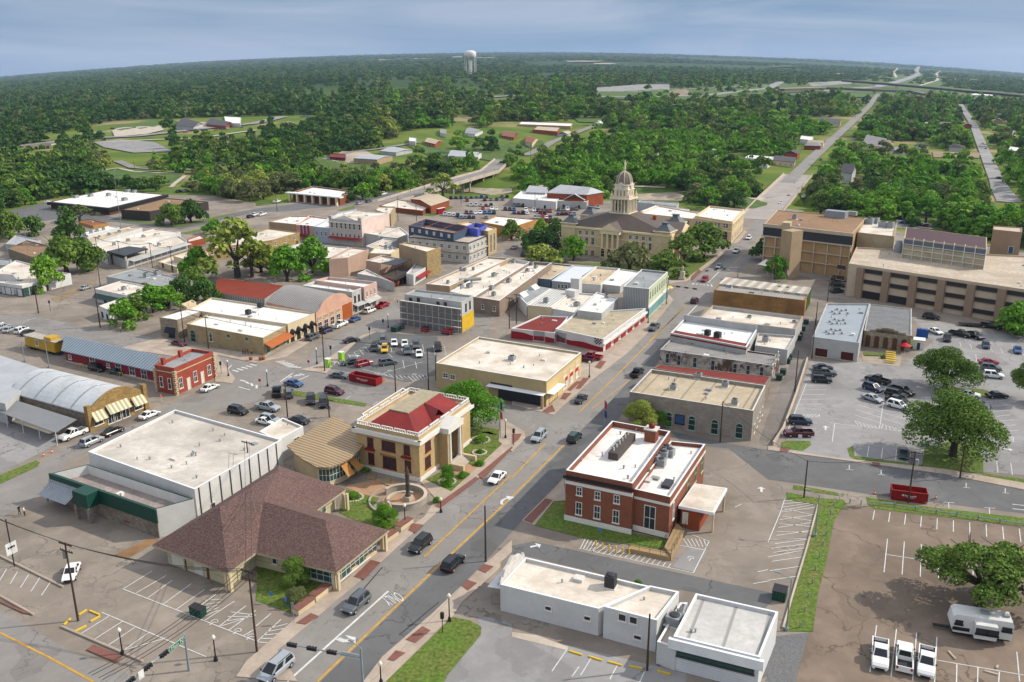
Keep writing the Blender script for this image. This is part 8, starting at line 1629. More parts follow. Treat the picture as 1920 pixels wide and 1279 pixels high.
# ================================================================ STREET FURNITURE
WOODP=M('pole_wood','#4a3a2e',.9,.15,1.5,.2); GALV=M('galvanised_steel','#7d868c',.45,.08,1,.05); WIRE=M('wire',(.02,.02,.02),.6,0)
def rise(s0,s1,x=True):
    g,h=hfrom(s0,s1); return g,h
UP={}
def upole(key,s,lab,arms=1,transf=0,mat=None,r=.16,group='wooden utility poles'):
    """s: base then top pixel"""
    b,t=T(s); g,h=hfrom(b,t); o=thing('utility_pole',lab,'pole',g,group); mb=MB(); mb.tube(g-Vector((0,0,.3)),g+Vector((0,0,h)),r,r*.65,n=8); mb.build('pole',mat or WOODP,o)
    for k in range(arms):
        mb=MB(); z=g+Vector((0,0,h-.35-k*1.0)); mb.box((z.x,z.y,z.z),DB,.12,2.4,.14); 
        for s_ in (-1.05,-.6,.6,1.05): q=z+DB*s_; mb.tube(q+Vector((0,0,.14)),q+Vector((0,0,.34)),.05,n=5)
        mb.build('cross_arm',mat or WOODP,o)
    for k in range(transf): mb=MB(); q=g+DB*(.45 if k%2 else -.45)+Vector((0,0,h-2.4)); mb.tube(q,q+Vector((0,0,1.0)),.27,n=10); mb.build('transformer',MHV,o)
    UP[key]=g+Vector((0,0,h-.1)); return o
for key,s,lab,a,t in [('a','a1 470,912 370,440','utility pole with cross arms and a transformer in the yellow kerbed island',2,1),('b','a1 1545,1100 1485,605','utility pole beside the handicapped stalls of the brown roofed office',2,0),('c','a2 1381,555 1366,218','bare wooden pole on the sidewalk edge across from the museum garden',0,0),('d','a3 812,1210 843,870','dark pole at the front wall of the long white building',0,0),
 ('e','b4 215,1195 243,970','pole at the corner of the side street and the grass strip',0,0),('f','b4 840,1225 895,915','pole with red transformers behind the dark red dumpster',1,3),('g','b4 1150,1075 1195,850','slim leaning pole on the round lawn',0,0),('h','b4 160,560 175,310','pole along the back alley wall',0,0),('i','b3 1248,860 1265,615','pole before the grey stone store doorways',0,0),('j','b2 412,437 385,170','pole beside the lime portable toilets',0,0),
 ('k','b2 838,570 835,400','dark pole rising behind the museum parapet',0,0),('l','b2 1035,550 1030,300','tall dark pole at the left of the cream store',0,0),('m','b2 1080,490 1072,340','slim pole touching the cream store side wall',0,0),('n','b2 440,712 432,600','pole with three grey transformers behind the tan curved roof',1,3),('o','b2 190,712 170,500','rust coloured lamp pole in the small lot behind the museum',0,0),('p','b1 1503,1103 1492,855','pole at the side wall of the long white building',1,0),
 ('q','b1 1107,265 1075,45','pole in front of the rough stone shop',1,0),('r','b1 1250,302 1225,108','pole in front of the tan stone restaurant',1,0),('s','b1 600,170 583,0','pole beside the gravel lot on the left street',0,0),('t','b1 230,85 215,-60','pole at the far corner of the left street',1,0),('u','c1 752,865 735,670','pole with a street lamp beside the green awning shop',0,0),('v','c1 752,1175 722,880','pole at the corner of the white corner shop',0,0),('w','c1 290,1070 262,850','pole before the long storefront building',0,0),('x','c1 738,670 718,495','pole in the left row of stores by the black canopy',1,0),('y','c1 905,700 888,525','second pole along the left row of stores',1,0),('z','c1 1143,730 1118,540','third pole along the left row of stores',1,0),('aa','c1 1295,765 1270,565','fourth pole beside the small cream shop',1,0),
 ('ab','c2 158,305 155,155','lamp pole in the lot before the column bank',0,0),('ac','c2 1065,375 1063,195','dark pole beside the opera house side wall',0,0),('ad','c2 1203,380 1197,220','dark pole before the low brick wing',0,0),('ae','c2 1158,175 1165,30','pole by the left bridge approach',1,0),('af','c2 1262,165 1262,5','pole at the left side of the bridge road',1,0),('ag','c2 1462,140 1460,20','pole on the left bridge',0,0),('ah','c2 1537,255 1537,95','pole at the edge of the crowded lot',0,0),('ai','e3 120,1250 120,780','left pole of the pair in the yard by the scaffold',1,0),('aj','e3 228,1180 228,730','right pole of the pair in the yard by the scaffold',1,1),('ak','c3 172,320 172,160','pole among the parked cars before the white shop',0,0),
 ('al','c4 445,985 455,820','lamp pole between the county buildings',1,0),('am','b4 285,160 300,20','upper pole in the back alley',0,0),('an','b4 262,360 262,120','pole at the grey vented building corner',0,0),('ao','b3 787,610 787,535','thin pole at the roof edge of the grey stone store',0,0),('ap','d3 140,955 143,835','pole at the road bend beyond the creek',0,0),('aq','c1 1010,0 1012,-75','pole in the park beyond the left lot',0,0)]:
    upole(key,s,lab,a,t)
def wire(a,b,sag=.8,n=8,r=.02,lab=None):
    mb=MB(); p0=a
    for i in range(1,n+1): t=i/n; q=a+(b-a)*t-Vector((0,0,4*sag*t*(1-t))); mb.tube(p0,q,r,n=4,caps=False); p0=q
    return mb
WG=0
def wires(k1,k2,offs=(-.9,0,.9),sag=1.0,r=.034,what=None):
    A=UP[k1] if isinstance(k1,str) else k1; B=UP[k2] if isinstance(k2,str) else k2
    for i,s in enumerate(offs):
        mb=wire(A+DB*s,B+DB*s,sag,r=r); mb2=mb.build('overhead_wire',WIRE,None,tuple(A)); tag(mb2,'thin overhead wire strung '+what,'wire','overhead wires '+what)
wires('a','b',what='between the poles of the office parking lot'); wires('b',P(200,1400)+Vector((0,0,9)),(-1.1,-.5,.5,1.1),what='from the office pole across the bottom left corner'); wires('a',P(-200,960)+Vector((0,0,9)),what='from the island pole to the left edge'); wires('b','p',(-.5,.5),what='over the brown roof to the white wall pole')
wires('q','r',(-.5,.5),what='between the poles of the stone restaurant'); wires('r',Vector((UP['r'].x,UP['r'].y,UP['r'].z))+DB*60,(-.4,.4),what='over the stone restaurant roof'); wires('x','y',what='along the left row of stores'); wires('y','z',what='along the middle of the left store row'); wires('z','aa',what='towards the small cream shop'); wires('u','v',(0,),what='beside the green awning shop'); wires('ac','ad',(-.4,.4),what='across the low brick wing'); wires('ae','af',what='at the bridge approach'); wires('af','ag',(-.4,.4),what='over the left bridge'); wires('ai','aj',(-.4,.4),what='in the yard by the scaffold'); wires('e','f',(0,),what='along the side street'); wires('t','s',(0,),what='along the left street'); wires('u',P(-150,520)+Vector((0,0,9)),(-.4,.4),what='across the storefront building'); wires('i','e',(0,),what='from the grey stone store across the street')
# street lamps with globe
def globe(s,lab,g='black globe street lamps'):
    b,t=T(s); p_,h=hfrom(b,t); o=thing('street_lamp',lab,'lamp',p_,g); mb=MB(); mb.lathe(p_,[(.28,0),(.22,.5),(.09,.8),(.07,h-.6)],8); mb.build('post',MBLK,o); mb=MB(); mb.lathe(p_+Vector((0,0,h-.6)),[(.1,0),(.24,.15),(.27,.35),(.16,.55),(.03,.68)],10); mb.build('globe',M('lamp_globe','#d5cfbd',.3,0),o)
for s,lab in [('a1 738,1115 706,955','black lamp with a white globe at the sidewalk of the office lot'),('a1 1298,1152 1268,998','black lamp at the corner near the signal mast'),('a2 1163,915 1157,748','black lamp at the tip of the grass strip by the street'),('a2 752,1290 750,1155','dark red lamp post on the brick sidewalk at the bottom'),('a2 897,332 893,208','lamp beside the museum garden wall'),('b2 70,527 62,428','lamp at the corner by the brick store'),('b2 366,392 360,295','lamp beside the corner crosswalk'),('b1 1370,467 1363,368','lamp behind the brick store corner'),('b2 1496,838 1495,722','lamp on the museum lawn by the side street'),('b3 463,475 463,375','lamp before the cream store posters'),('b3 816,148 824,50','lamp before the red wave garage'),('c3 1158,1003 1160,790','lamp at the turquoise front'),('b2 793,175 791,92','lamp at the scaffolded building'),('a2 1112,260 1110,170','thin signpost lamp by the garden')]: globe(s,lab)
def arml(s,lab,d,L=1.8):
    b,t=T(s); g,h=hfrom(b,t); o=thing('light_pole',lab,'lamp',g,'galvanised light poles'); mb=MB(); mb.tube(g,g+Vector((0,0,h)),.12,.07,n=8); mb.tube(g,g+Vector((0,0,.5)),.3,n=8); mb.build('pole',GALV,o)
    a=g+Vector((0,0,h)); b=a+d*L+Vector((0,0,.5)); mb=MB(); mb.tube(a,b,.05,n=5); mb.build('arm',GALV,o); mb=MB(); mb.box((b.x,b.y,b.z),d,.3,.7,.14); mb.build('lamp_head',GALV,o)
arml('a4 282,405 318,155','light pole at the kerb of the grass strip near the street',-DB); arml('a4 110,970 148,660','light pole at the lower end of the grass strip',-DB); arml('b1 295,415 265,230','light pole right of the caboose',DA); arml('b1 150,380 125,250','light pole at the front of the caboose',DA); arml('c1 222,680 205,450','tall light pole behind the wooden shed',DA); arml('c1 908,430 878,0','very tall antenna like light mast before the dark walled bank',DA,1)
arml('d3 185,500 185,218','tall highway light mast at the left of the clearing',DB,1); arml('d3 1607,460 1612,220','tall highway light mast at the right of the clearing',DB,1); arml('c4 985,320 1000,60','tall slim mast in the park behind the office block',DB,1)
# signal masts
def signal(s,arm,n,lab,side,sign=None,lampy=True,txt=None,f0_=.3,f1=1.0):
    b,t=T(s); g,h=hfrom(b,t); o=thing('traffic_signal_mast',lab,'traffic light',g); mb=MB(); mb.tube(g,g+Vector((0,0,h)),.17,.12,n=8); mb.build('mast',GALV,o)
    (x,y),=T(arm); q=g+Vector((0,0,h)); zz=q.z-(.3 if not lampy else h*.22); e=PZ(x,y,zz); a=Vector((g.x,g.y,zz)); u=(e-a); L=u.length; u/=L; mb=MB(); mb.tube(a,e,.11,.06,n=6); mb.build('arm',GALV,o); v=Vector((u.y,-u.x,0))*side
    for i in range(n):
        c=a+u*(L*(f0_+(f1-f0_)*i/(n-1 if n>1 else 1))); mb=MB(u); mb.box((c.x,c.y,c.z-.25),u,.3,1.25,.42); 
        for k in (-.4,0,.4): w=c+u*k+v*.15+Vector((0,0,-.05)); mb.tube(w,w+v*.22,.15,n=8)
        mb.build('signal_head',MBLK,o)
    if txt:
        c=a+u*(L*.17)+v*.16; mb=MB(u); mb.box((c.x-v.x*.03,c.y-v.y*.03,c.z-.35),u,.04,2.3,.6); mb.build('street_sign',M('sign_green','#0b6b4b',.5,0),o)
        mb=MB(u); mb.box((c.x-v.x*.04,c.y-v.y*.04,c.z-.39),u,.03,2.38,.68); mb.build('sign_border',LINEW,o)
        me=text(txt,None,None,1); tt=bpy.data.objects.new('sign_lettering',me); COL.objects.link(tt); tt.parent=o; xs=[k.co.x for k in me.vertices]; kk=1.9/(max(xs)-min(xs)); w=c+v*.03-g; tt.location=(w.x,w.y,c.z-.05-g.z); tt.scale=(kk,kk,1); tt.rotation_euler=(math.pi/2,0,math.atan2(v.y,v.x)+math.pi/2)
    return o,a,u,L,v
g_=signal('a2 645,1330 615,1075','a2 215,1055',3,'grey signal mast with three black heads and a green sign over the main street',1,txt='E 6th Ave',f0_=.42)
mb=MB(); q=g_[0].location+Vector((0,0,0)); b,t=T('a2 645,1330 615,1075'); g,h=hfrom(b,t); a=g+Vector((0,0,h)); e=a-DB*1.3+Vector((0,0,.6)); mb.tube(a,e,.05,n=5); mb.box((e.x,e.y,e.z),DB,.3,.7,.12); mb.build('street_light',GALV,g_[0])
s2_=signal('a1 1137,1212 1098,995','a1 780,1270',3,'grey signal mast with a green street sign at the corner of the office lot',-1,txt='Main N',lampy=False,f0_=.4)
c=s2_[1]+s2_[2]*(s2_[3]*.83)+s2_[4]*.2; mb=MB(s2_[2]); mb.box((c.x,c.y,c.z-.75),s2_[2],.04,.8,1.1); mb.build('lane_sign',LINEW,s2_[0])
signal('c3 1690,800 1705,700','c3 1460,750',3,'signal mast over the main street at the courthouse corner',1,f0_=.45); signal('c3 1155,1005 1158,850','c3 1370,885',3,'signal mast reaching from the turquoise shop corner',1,lampy=False,f0_=.4)
for s,lab in [('b2 682,240 677,178','pedestrian signal on the kerb of the dark lot'),('b2 450,345 447,290','pedestrian signal behind the lime toilets'),('b1 1328,452 1325,385','pedestrian signal beside the brick store'),('a2 1122,985 1117,875','dark pedestrian signal on the sidewalk by the grass strip'),('b1 303,75 298,18','pedestrian signal at the far left corner'),('b2 762,155 760,130','pedestrian signal near the scaffold fence'),('b3 10,885 8,790','pedestrian signal at the museum street corner')]:
    b,t=T(s); g,h=hfrom(b,t); o=thing('pedestrian_signal',lab,'traffic light',g); mb=MB(); mb.tube(g,g+Vector((0,0,h)),.06,n=6); mb.build('post',MBLK,o); mb=MB(); mb.box((g.x,g.y,g.z+h-.55),DB,.35,.4,.9); mb.build('signal_head',MBLK,o)
def signp(s,lab,w,h_,mat,name='road_sign',d=None,oct_=False):
    b,t=T(s); g,h=hfrom(b,t); h=max(h,1.6); o=thing(name,lab,'sign',g); mb=MB(); mb.tube(g,g+Vector((0,0,h)),.04,n=5); mb.build('post',GALV,o); mb=MB(); u=d or DB; n=Vector((u.y,-u.x,0))
    if oct_: c=g+Vector((0,0,h-.35))+n*.05; mb.tube(c,c+n*.04,.4,n=8,smooth=False)
    else: mb.box((g.x+n.x*.06,g.y+n.y*.06,g.z+h-h_),u,.03,w,h_)
    mb.build('sign_face',mat,o); return o
SR=M('sign_red','#b01c22',.5,0); SB=M('sign_blue','#3d6fae',.5,0)
for s,lab,w,h,mt in [('a2 97,805 90,735','blue stall sign in the small office lawn',.45,.6,SB),('a2 183,838 178,768','second blue stall sign in the small office lawn',.45,.6,SB),('a3 528,405 528,365','blue handicapped sign on the brick office lawn',.5,.5,SB),('b4 187,890 190,815','white sign in front of the dark red pickup',.7,.7,LINEW),('a2 230,925 222,800','grey sign post beside the lowest planter',.5,.9,GALV),('a4 428,195 426,158','small sign on the grass by the side street',.5,.5,LINEW),('b2 460,415 463,385','white board beside the lime toilets',1.2,1.0,LINEW)]: signp(s,lab,w,h,mt)
for s,lab in [('b2 320,435 317,368','red wrong way sign at the crosswalk kerb'),('b2 28,545 22,480','red sign at the corner by the brick store')]: signp(s,lab,.6,.6,SR,oct_=True)
o=signp('a1 88,585 72,440','tall dark pole with a square white shop sign at the left edge of the lot',1.7,1.9,LINEW,'shop_sign',DA); b,t=T('a1 88,585 38,300'); g,h=hfrom(b,t); mb=MB(); mb.tube(g,g+Vector((0,0,h)),.09,n=6); mb.build('tall_post',MBLK,o)
c=Vector(o['_o']); 
for i,(x,w_) in enumerate([(-.45,.2),(-.15,.22),(.15,.24),(.45,.2)]):
    n=Vector((DA.y,-DA.x,0)); hh=hfrom(*T('a1 88,585 72,440'))[1]; q=c+DA*x+n*.1; mb=MB(DA); mb.box((q.x,q.y,c.z+hh-.9),DA,.02,w_,.3); mb.build('sign_mark',MBLK,o)
# ---- yellow bollards, wheel stops, cones
def bol(s,lab,grp,mat,r=.12,h=1.0):
    for i,q in enumerate(T(s)):
        g=P(*q); mb=MB(); mb.tube((0,0,-.05),(0,0,h),r,r,n=8); mb.tube((0,0,h),(0,0,h+r*.6),r,r*.4,n=8,caps=True); o=mb.build('bollard',mat); o.location=g; tag(o,lab%['first','second','third','fourth','fifth','sixth','seventh','eighth','ninth','tenth','eleventh','twelfth'][i],'bollard',grp)
bol('a3 503,465 543,478 584,488 624,498 664,505 704,512','yellow bollard before the brick office ramp, %s from the left','yellow bollards',YEL)
bol('a4 395,222 375,275 352,335 350,398 330,460 308,535 284,610 266,690 240,775 220,860 192,955','short grey guard post in the grass strip, %s from the street','grey guard posts',GALV,.1,.9)
bol('a4 492,205 558,215 760,228 885,250 1010,270 1135,285 1262,305 1392,325','grey post of the low barrier along the side street, %s from the left','barrier posts',GALV,.1,.9)
mb=MB(); pp=[P(*q)+Vector((0,0,.55)) for q in T('a4 600,212 760,228 885,250 1010,270 1135,285 1262,305 1392,325 1539,348')]
for a,b in zip(pp,pp[1:]): mb.tube(a,b,.09,n=5)
o=mb.build('barrier_rail',GALV,None,tuple(pp[0])); tag(o,'long low steel cable rail on the lawn beside the side street','barrier')
mb=MB(); pp=[P(*q) for q in T('a4 300,220 235,470 160,720 90,960')]
for a,b in zip(pp,pp[1:]): d=(b-a).normalized(); n=Vector((-d.y,d.x,0))*.12; mb.prism([a-n,a+n,b+n,b-n],-.1,.32)
o=mb.build('retaining_kerb',CONC2,None); tag(o,'concrete kerb wall along the left side of the grass strip','wall')
mb=MB(); pp=[P(*q) for q in T('b4 235,370 165,590 90,790 30,880')]
for a,b in zip(pp,pp[1:]): d=(b-a).normalized(); n=Vector((-d.y,d.x,0))*.15; mb.prism([a-n,a+n,b+n,b-n],-.1,.8)
o=mb.build('alley_wall',CONC2,None); tag(o,'low concrete wall between the back alley and the grey lot','wall')
def stops(s,lab,grp,L,w=.22,h=.16,mat=YEL):
    t=T(s)
    for i in range(0,len(t),2):
        a,b=P(*t[i]),P(*t[i+1]); u=(b-a); u.z=0; L_=u.length; u/=L_; c=(a+b)/2; mb=MB(u); mb.prism([u*(-L_/2)+Vector((-u.y,u.x,0))*w/2,u*(-L_/2)-Vector((-u.y,u.x,0))*w/2,u*(L_/2)-Vector((-u.y,u.x,0))*w/2,u*(L_/2)+Vector((-u.y,u.x,0))*w/2],-.03,h,bottom=True); o=mb.build('wheel_stop',mat); o.location=c+Vector((0,0,.07)); tag(o,lab%['first','second','third','fourth','fifth','sixth','seventh'][i//2],'wheel stop',grp)
stops('a1 475,880 522,850 540,855 600,880 545,920 602,888 385,940 425,902 455,978 520,945','yellow concrete bar around the island pole, %s of five clockwise','yellow bars around the pole',2)
stops('a3 345,1098 422,1122 462,1130 542,1155 580,1162 660,1184 702,1188 782,1203 873,1218 955,1238','yellow wheel stop below the long white building, %s from the left','yellow wheel stops',2)
stops('a4 1300,1218 1380,1240 1372,1200 1382,1185 1085,1100 1128,1148','grey loose kerb stone in the brown lot, %s of three','grey kerb stones',2,mat=CONC2)
stops('a1 0,525 380,712 0,765 205,880 370,950 860,1160','long dark kerb of the office parking lot, %s from the top','parking lot kerbs',3,.3,.2,CONC)
CO=M('cone_orange','#c8401c',.6,0)
def cone(s,lab):
    for i,q in enumerate(T(s)):
        g=P(*q); o=thing('traffic_cone',lab%['first','second','third','fourth'][i],'cone',g,'orange traffic cones'); mb=MB(); mb.lathe(g+Vector((0,0,.05)),[(.2,0),(.05,.75)],8); mb.build('cone',CO,o); mb=MB(); mb.box(g,DA,.45,.45,.05); mb.build('base',CO,o); mb=MB(); mb.lathe(g+Vector((0,0,.3)),[(.17,0),(.12,.2)],8); mb.build('band',LINEW,o)
cone('a4 1008,178 640,150','orange cone beside the dark red dumpster, %s from the right'); cone('b1 262,945 312,925','orange cone in the lot below the carport, %s from the left'); cone('b2 705,520 770,490 735,500','orange cone beside the bright red dumpster, %s one')
# ---- planters (low walls with brick top) along the main street
for i,s in enumerate(['a2 258,885 355,815','a2 362,800 458,728','a2 525,662 612,600','a2 632,575 720,515','a2 778,455 858,400','a2 873,378 948,325']):
    a,b=[P(*q) for q in T(s)]; o=thing('planter_wall','low pale planter wall with a red brick top, %s along the sidewalk from the bottom'%['first','second','third','fourth','fifth','sixth'][i],'planter',a,'planter walls along the sidewalk'); u=(b-a).normalized(); n=Vector((-u.y,u.x,0))
    mb=MB(u); mb.prism([a,b,b+n*1.3,a+n*1.3],0,.85); mb.build('wall',CREAM,o); mb=MB(u); mb.prism([a-n*.03-u*.03,b-n*.03+u*.03,b+n*1.33+u*.03,a+n*1.33-u*.03],.85,.95,bottom=True); mb.build('brick_top',BRKW,o)
# ---- fountain court
fc=P(*P1('a2 905,185')); W1=M('old_pale_wall','#a19a8c',.9,.2,.6,.25); fo=thing('garden_court','round sunken court with curved pale walls in the museum garden','plaza',fc); a,b=P(*P1('a2 745,190')),P(*P1('a2 1027,185')); r=(b-a).length/2; cc=(a+b)/2
def arc(r,t0,t1,w,h,mt,nm,c,z0=0,k=40):
    mb=MB()
    for i in range(k):
        p,q=t0+(t1-t0)*i/k,t0+(t1-t0)*(i+1)/k; v=[(c.x+R_*math.cos(t),c.y+R_*math.sin(t)) for R_,t in ((r,p),(r,q),(r+w,q),(r+w,p))]; mb.prism(v,z0,z0+h)
    return mb.build(nm,mt,fo)
arc(r-.35,-1.95,2.6,.35,1.15,W1,'court_wall',cc); arc(r-.45,-1.95,2.6,.55,.12,CONC2,'wall_coping',cc,1.15); arc(r*.62,1.0,3.9,.4,.45,M('white_rubble','#b8b0a2',.9,.2,2),'inner_bench',cc); mb=MB(); mb.lathe((cc.x,cc.y,0),[(r-.3,.0),(r-.3,.12)],40); mb.build('court_floor',M('warm_concrete'),fo); arc(r+1.6,2.3,4.0,.3,.4,W1,'outer_wall',cc)
stt=P(*P1('a2 915,188')); o=thing('column_monument','dark carved column monument on a pale pedestal in the round court','monument',stt); mb=MB(DA); mb.box((stt.x,stt.y,.1),DA,1.3,1.3,.8); mb.build('pedestal',CONC2,o); mb=MB(); mb.lathe((stt.x,stt.y,.9),[(.5,0),(.5,.2),(.36,.4),(.34,2.0),(.42,2.1),(.34,2.3),(.36,3.6),(.46,3.8),(.3,4.2),(.34,4.7),(.12,5.2),(.06,5.6)],10); mb.build('column',M('mottled_bronze','#5a534b',.6,.5,3,.5,col2='#211f1e'),o)
for s,lab in [('a2 655,60 680,30 725,35 715,68','left flat stone panel'),('a2 742,85 765,52 815,58 800,105','right flat stone panel')]:
    v=[P(*q) for q in T(s)]; mb=MB(DA); mb.prism(v,0,.22); oo=mb.build('stone_slab',DIRT,None,tuple(v[0])); oo.location=v[0]; tag(oo,lab+' set in the museum garden paving','slab')
# ring of white stones round beds
k=0
for s,r in (('b2 1145,1100',1.5),('b2 1340,925',1.3),('b2 585,1195',1.6),('b2 1345,850',1.8)):
    c=P(*P1(s)); mb=MB()
    for i in range(22): t=i/22*6.28; mb.box((c.x+r*math.cos(t),c.y+r*math.sin(t),.05),DA,.3,.35,R.uniform(.12,.22))
    k+=1; oo=mb.build('stone_edging',M('white_rubble'),None,tuple(c)); tag(oo,'ring of small white stones around a garden bed, number %s of the museum garden'%['one','two','three','four'][k-1],'edging','stone rings in the museum garden'); oo['kind']='stuff'
# ---- flags
def flag(s,lab,mats,L=2.4):
    b,t=T(s); g,h=hfrom(b,t); o=thing('flagpole',lab,'flagpole',g); mb=MB(); mb.tube(g,g+Vector((0,0,h)),.07,.04,n=6); mb.build('pole',GALV,o)
    for i,m_ in enumerate(mats): mb=MB(); a=g+Vector((0,0,h-.3-i*2.0)); mb.add([a,a+DB*.5+Vector((0,0,-.5)),a+DB*.55+Vector((0,0,-2.0)),a-Vector((0,0,1.7)),a+DA*.04,a+DB*.5+DA*.04+Vector((0,0,-.5)),a+DB*.55+DA*.04+Vector((0,0,-2.0)),a+DA*.04-Vector((0,0,1.7))],[[0,1,2,3],[7,6,5,4],[0,4,5,1],[1,5,6,2],[2,6,7,3]]); mb.build('flag',m_,o)
FR=M('flag_red','#a8323a',.8,0); FB=M('flag_blue','#2d3a6b',.8,0)
flag('b2 1465,840 1468,605','white flagpole with a red and blue flag on the museum lawn',[FB,FR]); flag('b3 552,770 555,600','flagpole with hanging flags at the brick office corner',[FR,FB]); flag('c3 765,560 770,350','flagpole with hanging flags before the courthouse portico',[FR,LINEW]); flag('c4 28,850 42,680','flagpole with a striped flag at the county annex',[FR]); flag('c4 137,840 140,735','short flagpole right of the striped flag at the county annex',[LINEW])
# ---- soldier monument at the courthouse corner
b,t=T('c3 1275,815 1278,735'); g,h=hfrom(b,t); o=thing('stone_monument','pale stone soldier monument on a tall pedestal at the courthouse lawn corner','monument',g); mb=MB(DA); mb.box(g,DA,2.2,2.2,.7); mb.box((g.x,g.y,g.z+.7),DA,1.4,1.4,2.2); mb.build('pedestal',CONC2,o); mb=MB(); mb.lathe(g+Vector((0,0,2.9)),[(.3,0),(.36,.5),(.28,.9),(.4,1.3),(.36,1.6),(.12,1.7),(.16,1.9),(.12,2.1)],8); mb.build('statue',CONC2,o)
# ---- people
def person(q,shirt,pants,lab,grp=None,face=0,hgt=1.72):
    key='pm%s%s'%(shirt,pants)
    if key not in TP:
        sk={'hip':(0,0,.95),'ch':(0,0,1.3),'nk':(0,0,1.5),'hd':(0,.02,1.62),'hd2':(0,.01,1.74),'kl':(-.1,.05,.5),'al':(-.11,0,.07),'fl':(-.12,.16,.03),'kr':(.1,-.03,.5),'ar':(.11,-.12,.08),'fr':(.12,.03,.03),'sl':(-.19,0,1.42),'el':(-.24,.0,1.13),'wl':(-.22,.1,.88),'sr':(.19,0,1.42),'er':(.24,-.02,1.13),'wr':(.23,.08,.88)}
        ed=[('hip','ch'),('ch','nk'),('nk','hd'),('hd','hd2'),('hip','kl'),('kl','al'),('al','fl'),('hip','kr'),('kr','ar'),('ar','fr'),('ch','sl'),('sl','el'),('el','wl'),('ch','sr'),('sr','er'),('er','wr')]
        rad=dict(hip=.15,ch=.16,nk=.06,hd=.1,hd2=.085,kl=.075,al=.05,fl=.045,kr=.075,ar=.05,fr=.045,sl=.07,el=.045,wl=.035,sr=.07,er=.045,wr=.035)
        ks=list(sk); me=bpy.data.meshes.new('person'); me.from_pydata([sk[k] for k in ks],[(ks.index(a),ks.index(b)) for a,b in ed],[]); o=bpy.data.objects.new('tmp',me); COL.objects.link(o); m=o.modifiers.new('s','SKIN'); 
        for k,v in zip(ks,me.skin_vertices[0].data): v.radius=(rad[k],rad[k]*.8); v.use_root=(k=='hip')
        o.modifiers.new('u','SUBSURF').levels=1; bpy.context.view_layer.update(); me2=bpy.data.meshes.new_from_object(o.evaluated_get(bpy.context.evaluated_depsgraph_get())); bpy.data.objects.remove(o)
        me2.materials.clear(); me2.materials.append(M('skin','#a87c5f',.7,0)); me2.materials.append(M('cloth_'+shirt,shirt,.8,0)); me2.materials.append(M('cloth_'+pants,pants,.8,0)); me2.materials.append(M('hair','#2a1f18',.8,0))
        for p in me2.polygons:
            z=p.center.z; p.material_index=3 if z>1.72 else 0 if z>1.5 or (abs(p.center.x)>.19 and z<1.15) else 1 if z>.93 else 2
        TP[key]=me2
    g=P(*q); o=bpy.data.objects.new('person',TP[key]); COL.objects.link(o); o.location=g+Vector((0,0,.06)); o.rotation_euler=(0,0,face); tag(o,lab,'person',grp)
for s,a,b,lab,f in [('a1 120,275','#16181c','#1c1c20','person in dark clothes standing left at the small sign by the green store',1),('a1 150,282','#d8d2c8','#33302d','person in a pale shirt standing right at the small sign by the green store',2),('a1 290,198','#141416','#2a2c30','person in black standing under the silver awning',.5),('b1 968,618','#b55a4a','#c7b79a','person in a red shirt walking past the arched store corner',1),
 ('b1 1458,335','#6a6f78','#22252c','leftmost person of the group by the stone restaurant wall',0),('b1 1472,338','#a23a3a','#2b2b30','person in a red top in the group by the stone restaurant wall',1),('b1 1488,335','#3b2a4d','#202226','person in purple in the group by the stone restaurant wall',2),('b1 1510,338','#c79a35','#1f2a3a','person in yellow at the right of the group by the wall',3),('b1 725,205','#8a6a5a','#222','person standing by the pole near the hedge trees',1),('b1 740,188','#2e6fae','#1c2f4a','person in blue near the hedge trees',1),('c2 1060,992','#c9c2b8','#555','person at the corner near the red pickup',0)]: person(T(s)[0],a,b if len(b)>4 else '#222222',lab,None,f)
# garden wall piers, carport kerb boxes, newspaper etc. near the caboose
for i,s in enumerate(['b1 1505,372','b2 28,372','b2 45,370']):
    q=P(*P1(s)); o=thing('planter_box','rust brown planter tub on the corner sidewalk, %s one'%['left','middle','right'][i],'planter',q,'corner planter tubs'); mb=MB(); mb.lathe((q.x,q.y,.15),[(.4,0),(.5,.8),(.42,.82)],10); mb.build('tub',M('terracotta','#8a4b2e',.8,.1),o)
# construction fence and gear by the scaffold
fo2=thing('construction_fence','wire construction fence with red and green netting along the scaffolded building','fence',P(*P1('b2 1000,210'))); railing([P(*q) for q in T('b2 810,190 950,205 1180,235 1290,210')],1.8,fo2,GALV,step=2.5,mid=3)
for s,mt,lab,nm in [('b2 850,190',GREENM,'long dark green dumpster before the scaffold','dumpster'),('b2 1015,198',RD,'small red bin left of the lift inside the fence','dumpster')]:
    q=P(*P1(s)); o=thing(nm,lab,'dumpster',q); bin_(o,q,DB,4.5 if 'long' in lab else 1.8,1.8,1.3,mt)
o=thing('boom_lift','red boom lift parked at the corner of the scaffolded building','lift',P(*P1('b2 1145,215'))); q=Vector(o['_o']); mb=MB(DB); mb.box((q.x,q.y,.5),DB,1.8,2.6,.9); mb.build('chassis',RD,o); mb=MB(); mb.tube(q+Vector((0,0,1.4)),q+DB*2.4+Vector((0,0,2.2)),.2,n=6); mb.build('boom',RD,o); 
for s in (-.9,.9): mb=MB(); mb.tube(q+DB*s+DA*.9+Vector((0,0,.4)),q+DB*s-DA*.9+Vector((0,0,.4)),.4,n=10); mb.build('wheels',TYR,o)
# posters of the cream store
A,B,u,nn,L=fframe(cr,1)
for s,w_ in ((.55,1.3),(.7,1.9),(.86,1.9)):
    q=A+u*L*s+nn*.12; mb=MB(u); mb.box((q.x,q.y,cr.zb+.7),u,.03,w_,1.6,0); mb.box((q.x,q.y,cr.zb+2.3),u,.03,w_,.9,1); mb.build('window_poster',[LINEW,SR],cr.o)
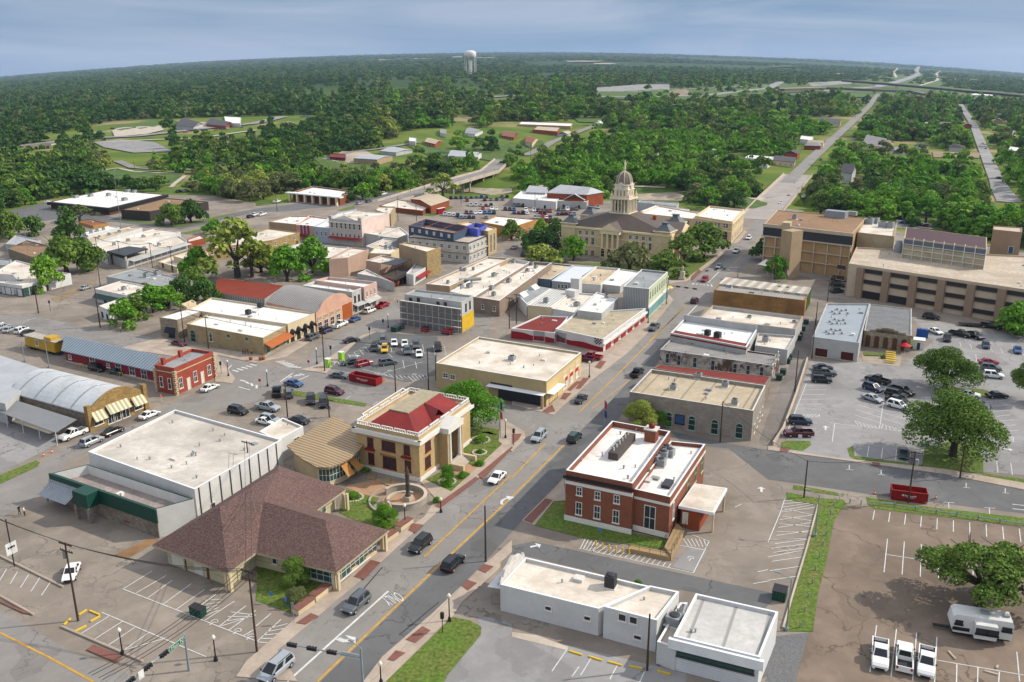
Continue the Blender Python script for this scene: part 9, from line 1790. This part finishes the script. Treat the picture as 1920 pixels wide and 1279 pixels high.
# handicap symbols
for q in T('a1 1290,918 1430,972 1510,1005 a3 1075,535 b2 800,432 b2 950,455'):
    g=P(*q)+Vector((0,0,.085)); mb=MB(DA); k=12
    for i in range(9): t0,t1=[-2.2+4.2*j/9 for j in (i,i+1)]; v=[g+DA*(R_*math.cos(t))+DB*(R_*math.sin(t)) for R_,t in ((.38,t0),(.5,t0),(.5,t1),(.38,t1))]; mb.poly(v[::-1] if (v[1]-v[0]).cross(v[2]-v[0]).z<0 else v)
    for a,b in ((g-DA*.9,g-DA*.1),(g-DA*.1,g-DA*.1+DB*.5)):
        d=(b-a).normalized(); n=Vector((-d.y,d.x,0))*.07; mb.poly([a-n,b-n,b+n,a+n])
    o=mb.build('wheelchair_symbol',LINEW); o['kind']='structure'
    for p in o.data.polygons:
        if p.normal.z<0: p.flip()
# yellow kerb of the car park barrier etc.: two yellow hoops near the depot
for i,s in enumerate(['b1 886,650','b1 728,470','b1 490,415']):
    q=P(*P1(s)); mb=MB(); a,b=q-DB*.6,q+DB*.6; z=Vector((0,0,1.1)); mb.tube(a,a+z,.07,n=6); mb.tube(b,b+z,.07,n=6); mb.tube(a+z,b+z,.07,n=6); o=mb.build('guard_hoop',YEL,None,tuple(q)); tag(o,'yellow steel guard hoop, %s one along the arched store lane'%['near','middle','far'][i],'barrier','yellow guard hoops')
# ---- haze
xs=(-9500,9500); mb=MB(); mb.prism([(-9600,-400),(9600,-400),(9600,15500),(-9600,15500)],-30,420,bottom=True)
hm=bpy.data.materials.new('haze'); hm.use_nodes=True; nt=hm.node_tree; nt.nodes.remove(nt.nodes['Principled BSDF']); pv=nd(nt,'ShaderNodeVolumePrincipled',Density=4.2e-5); pv.inputs['Color'].default_value=(.5,.68,.95,1); pv.inputs['Anisotropy'].default_value=.2; nt.links.new(pv.outputs[0],nt.nodes['Material Output'].inputs['Volume'])
hz_=mb.build('haze',hm); hz_['kind']='stuff'
# ---------------------------------------------------------------- check labels
for l,v in LABELS.items():
    if len(v)>1 and any(g is None for _,g in v): print('DUP LABEL',l,v[:3])
    if not 4<=len(l.split())<=16: print('LEN',l)
print('objects',len(bpy.data.objects))
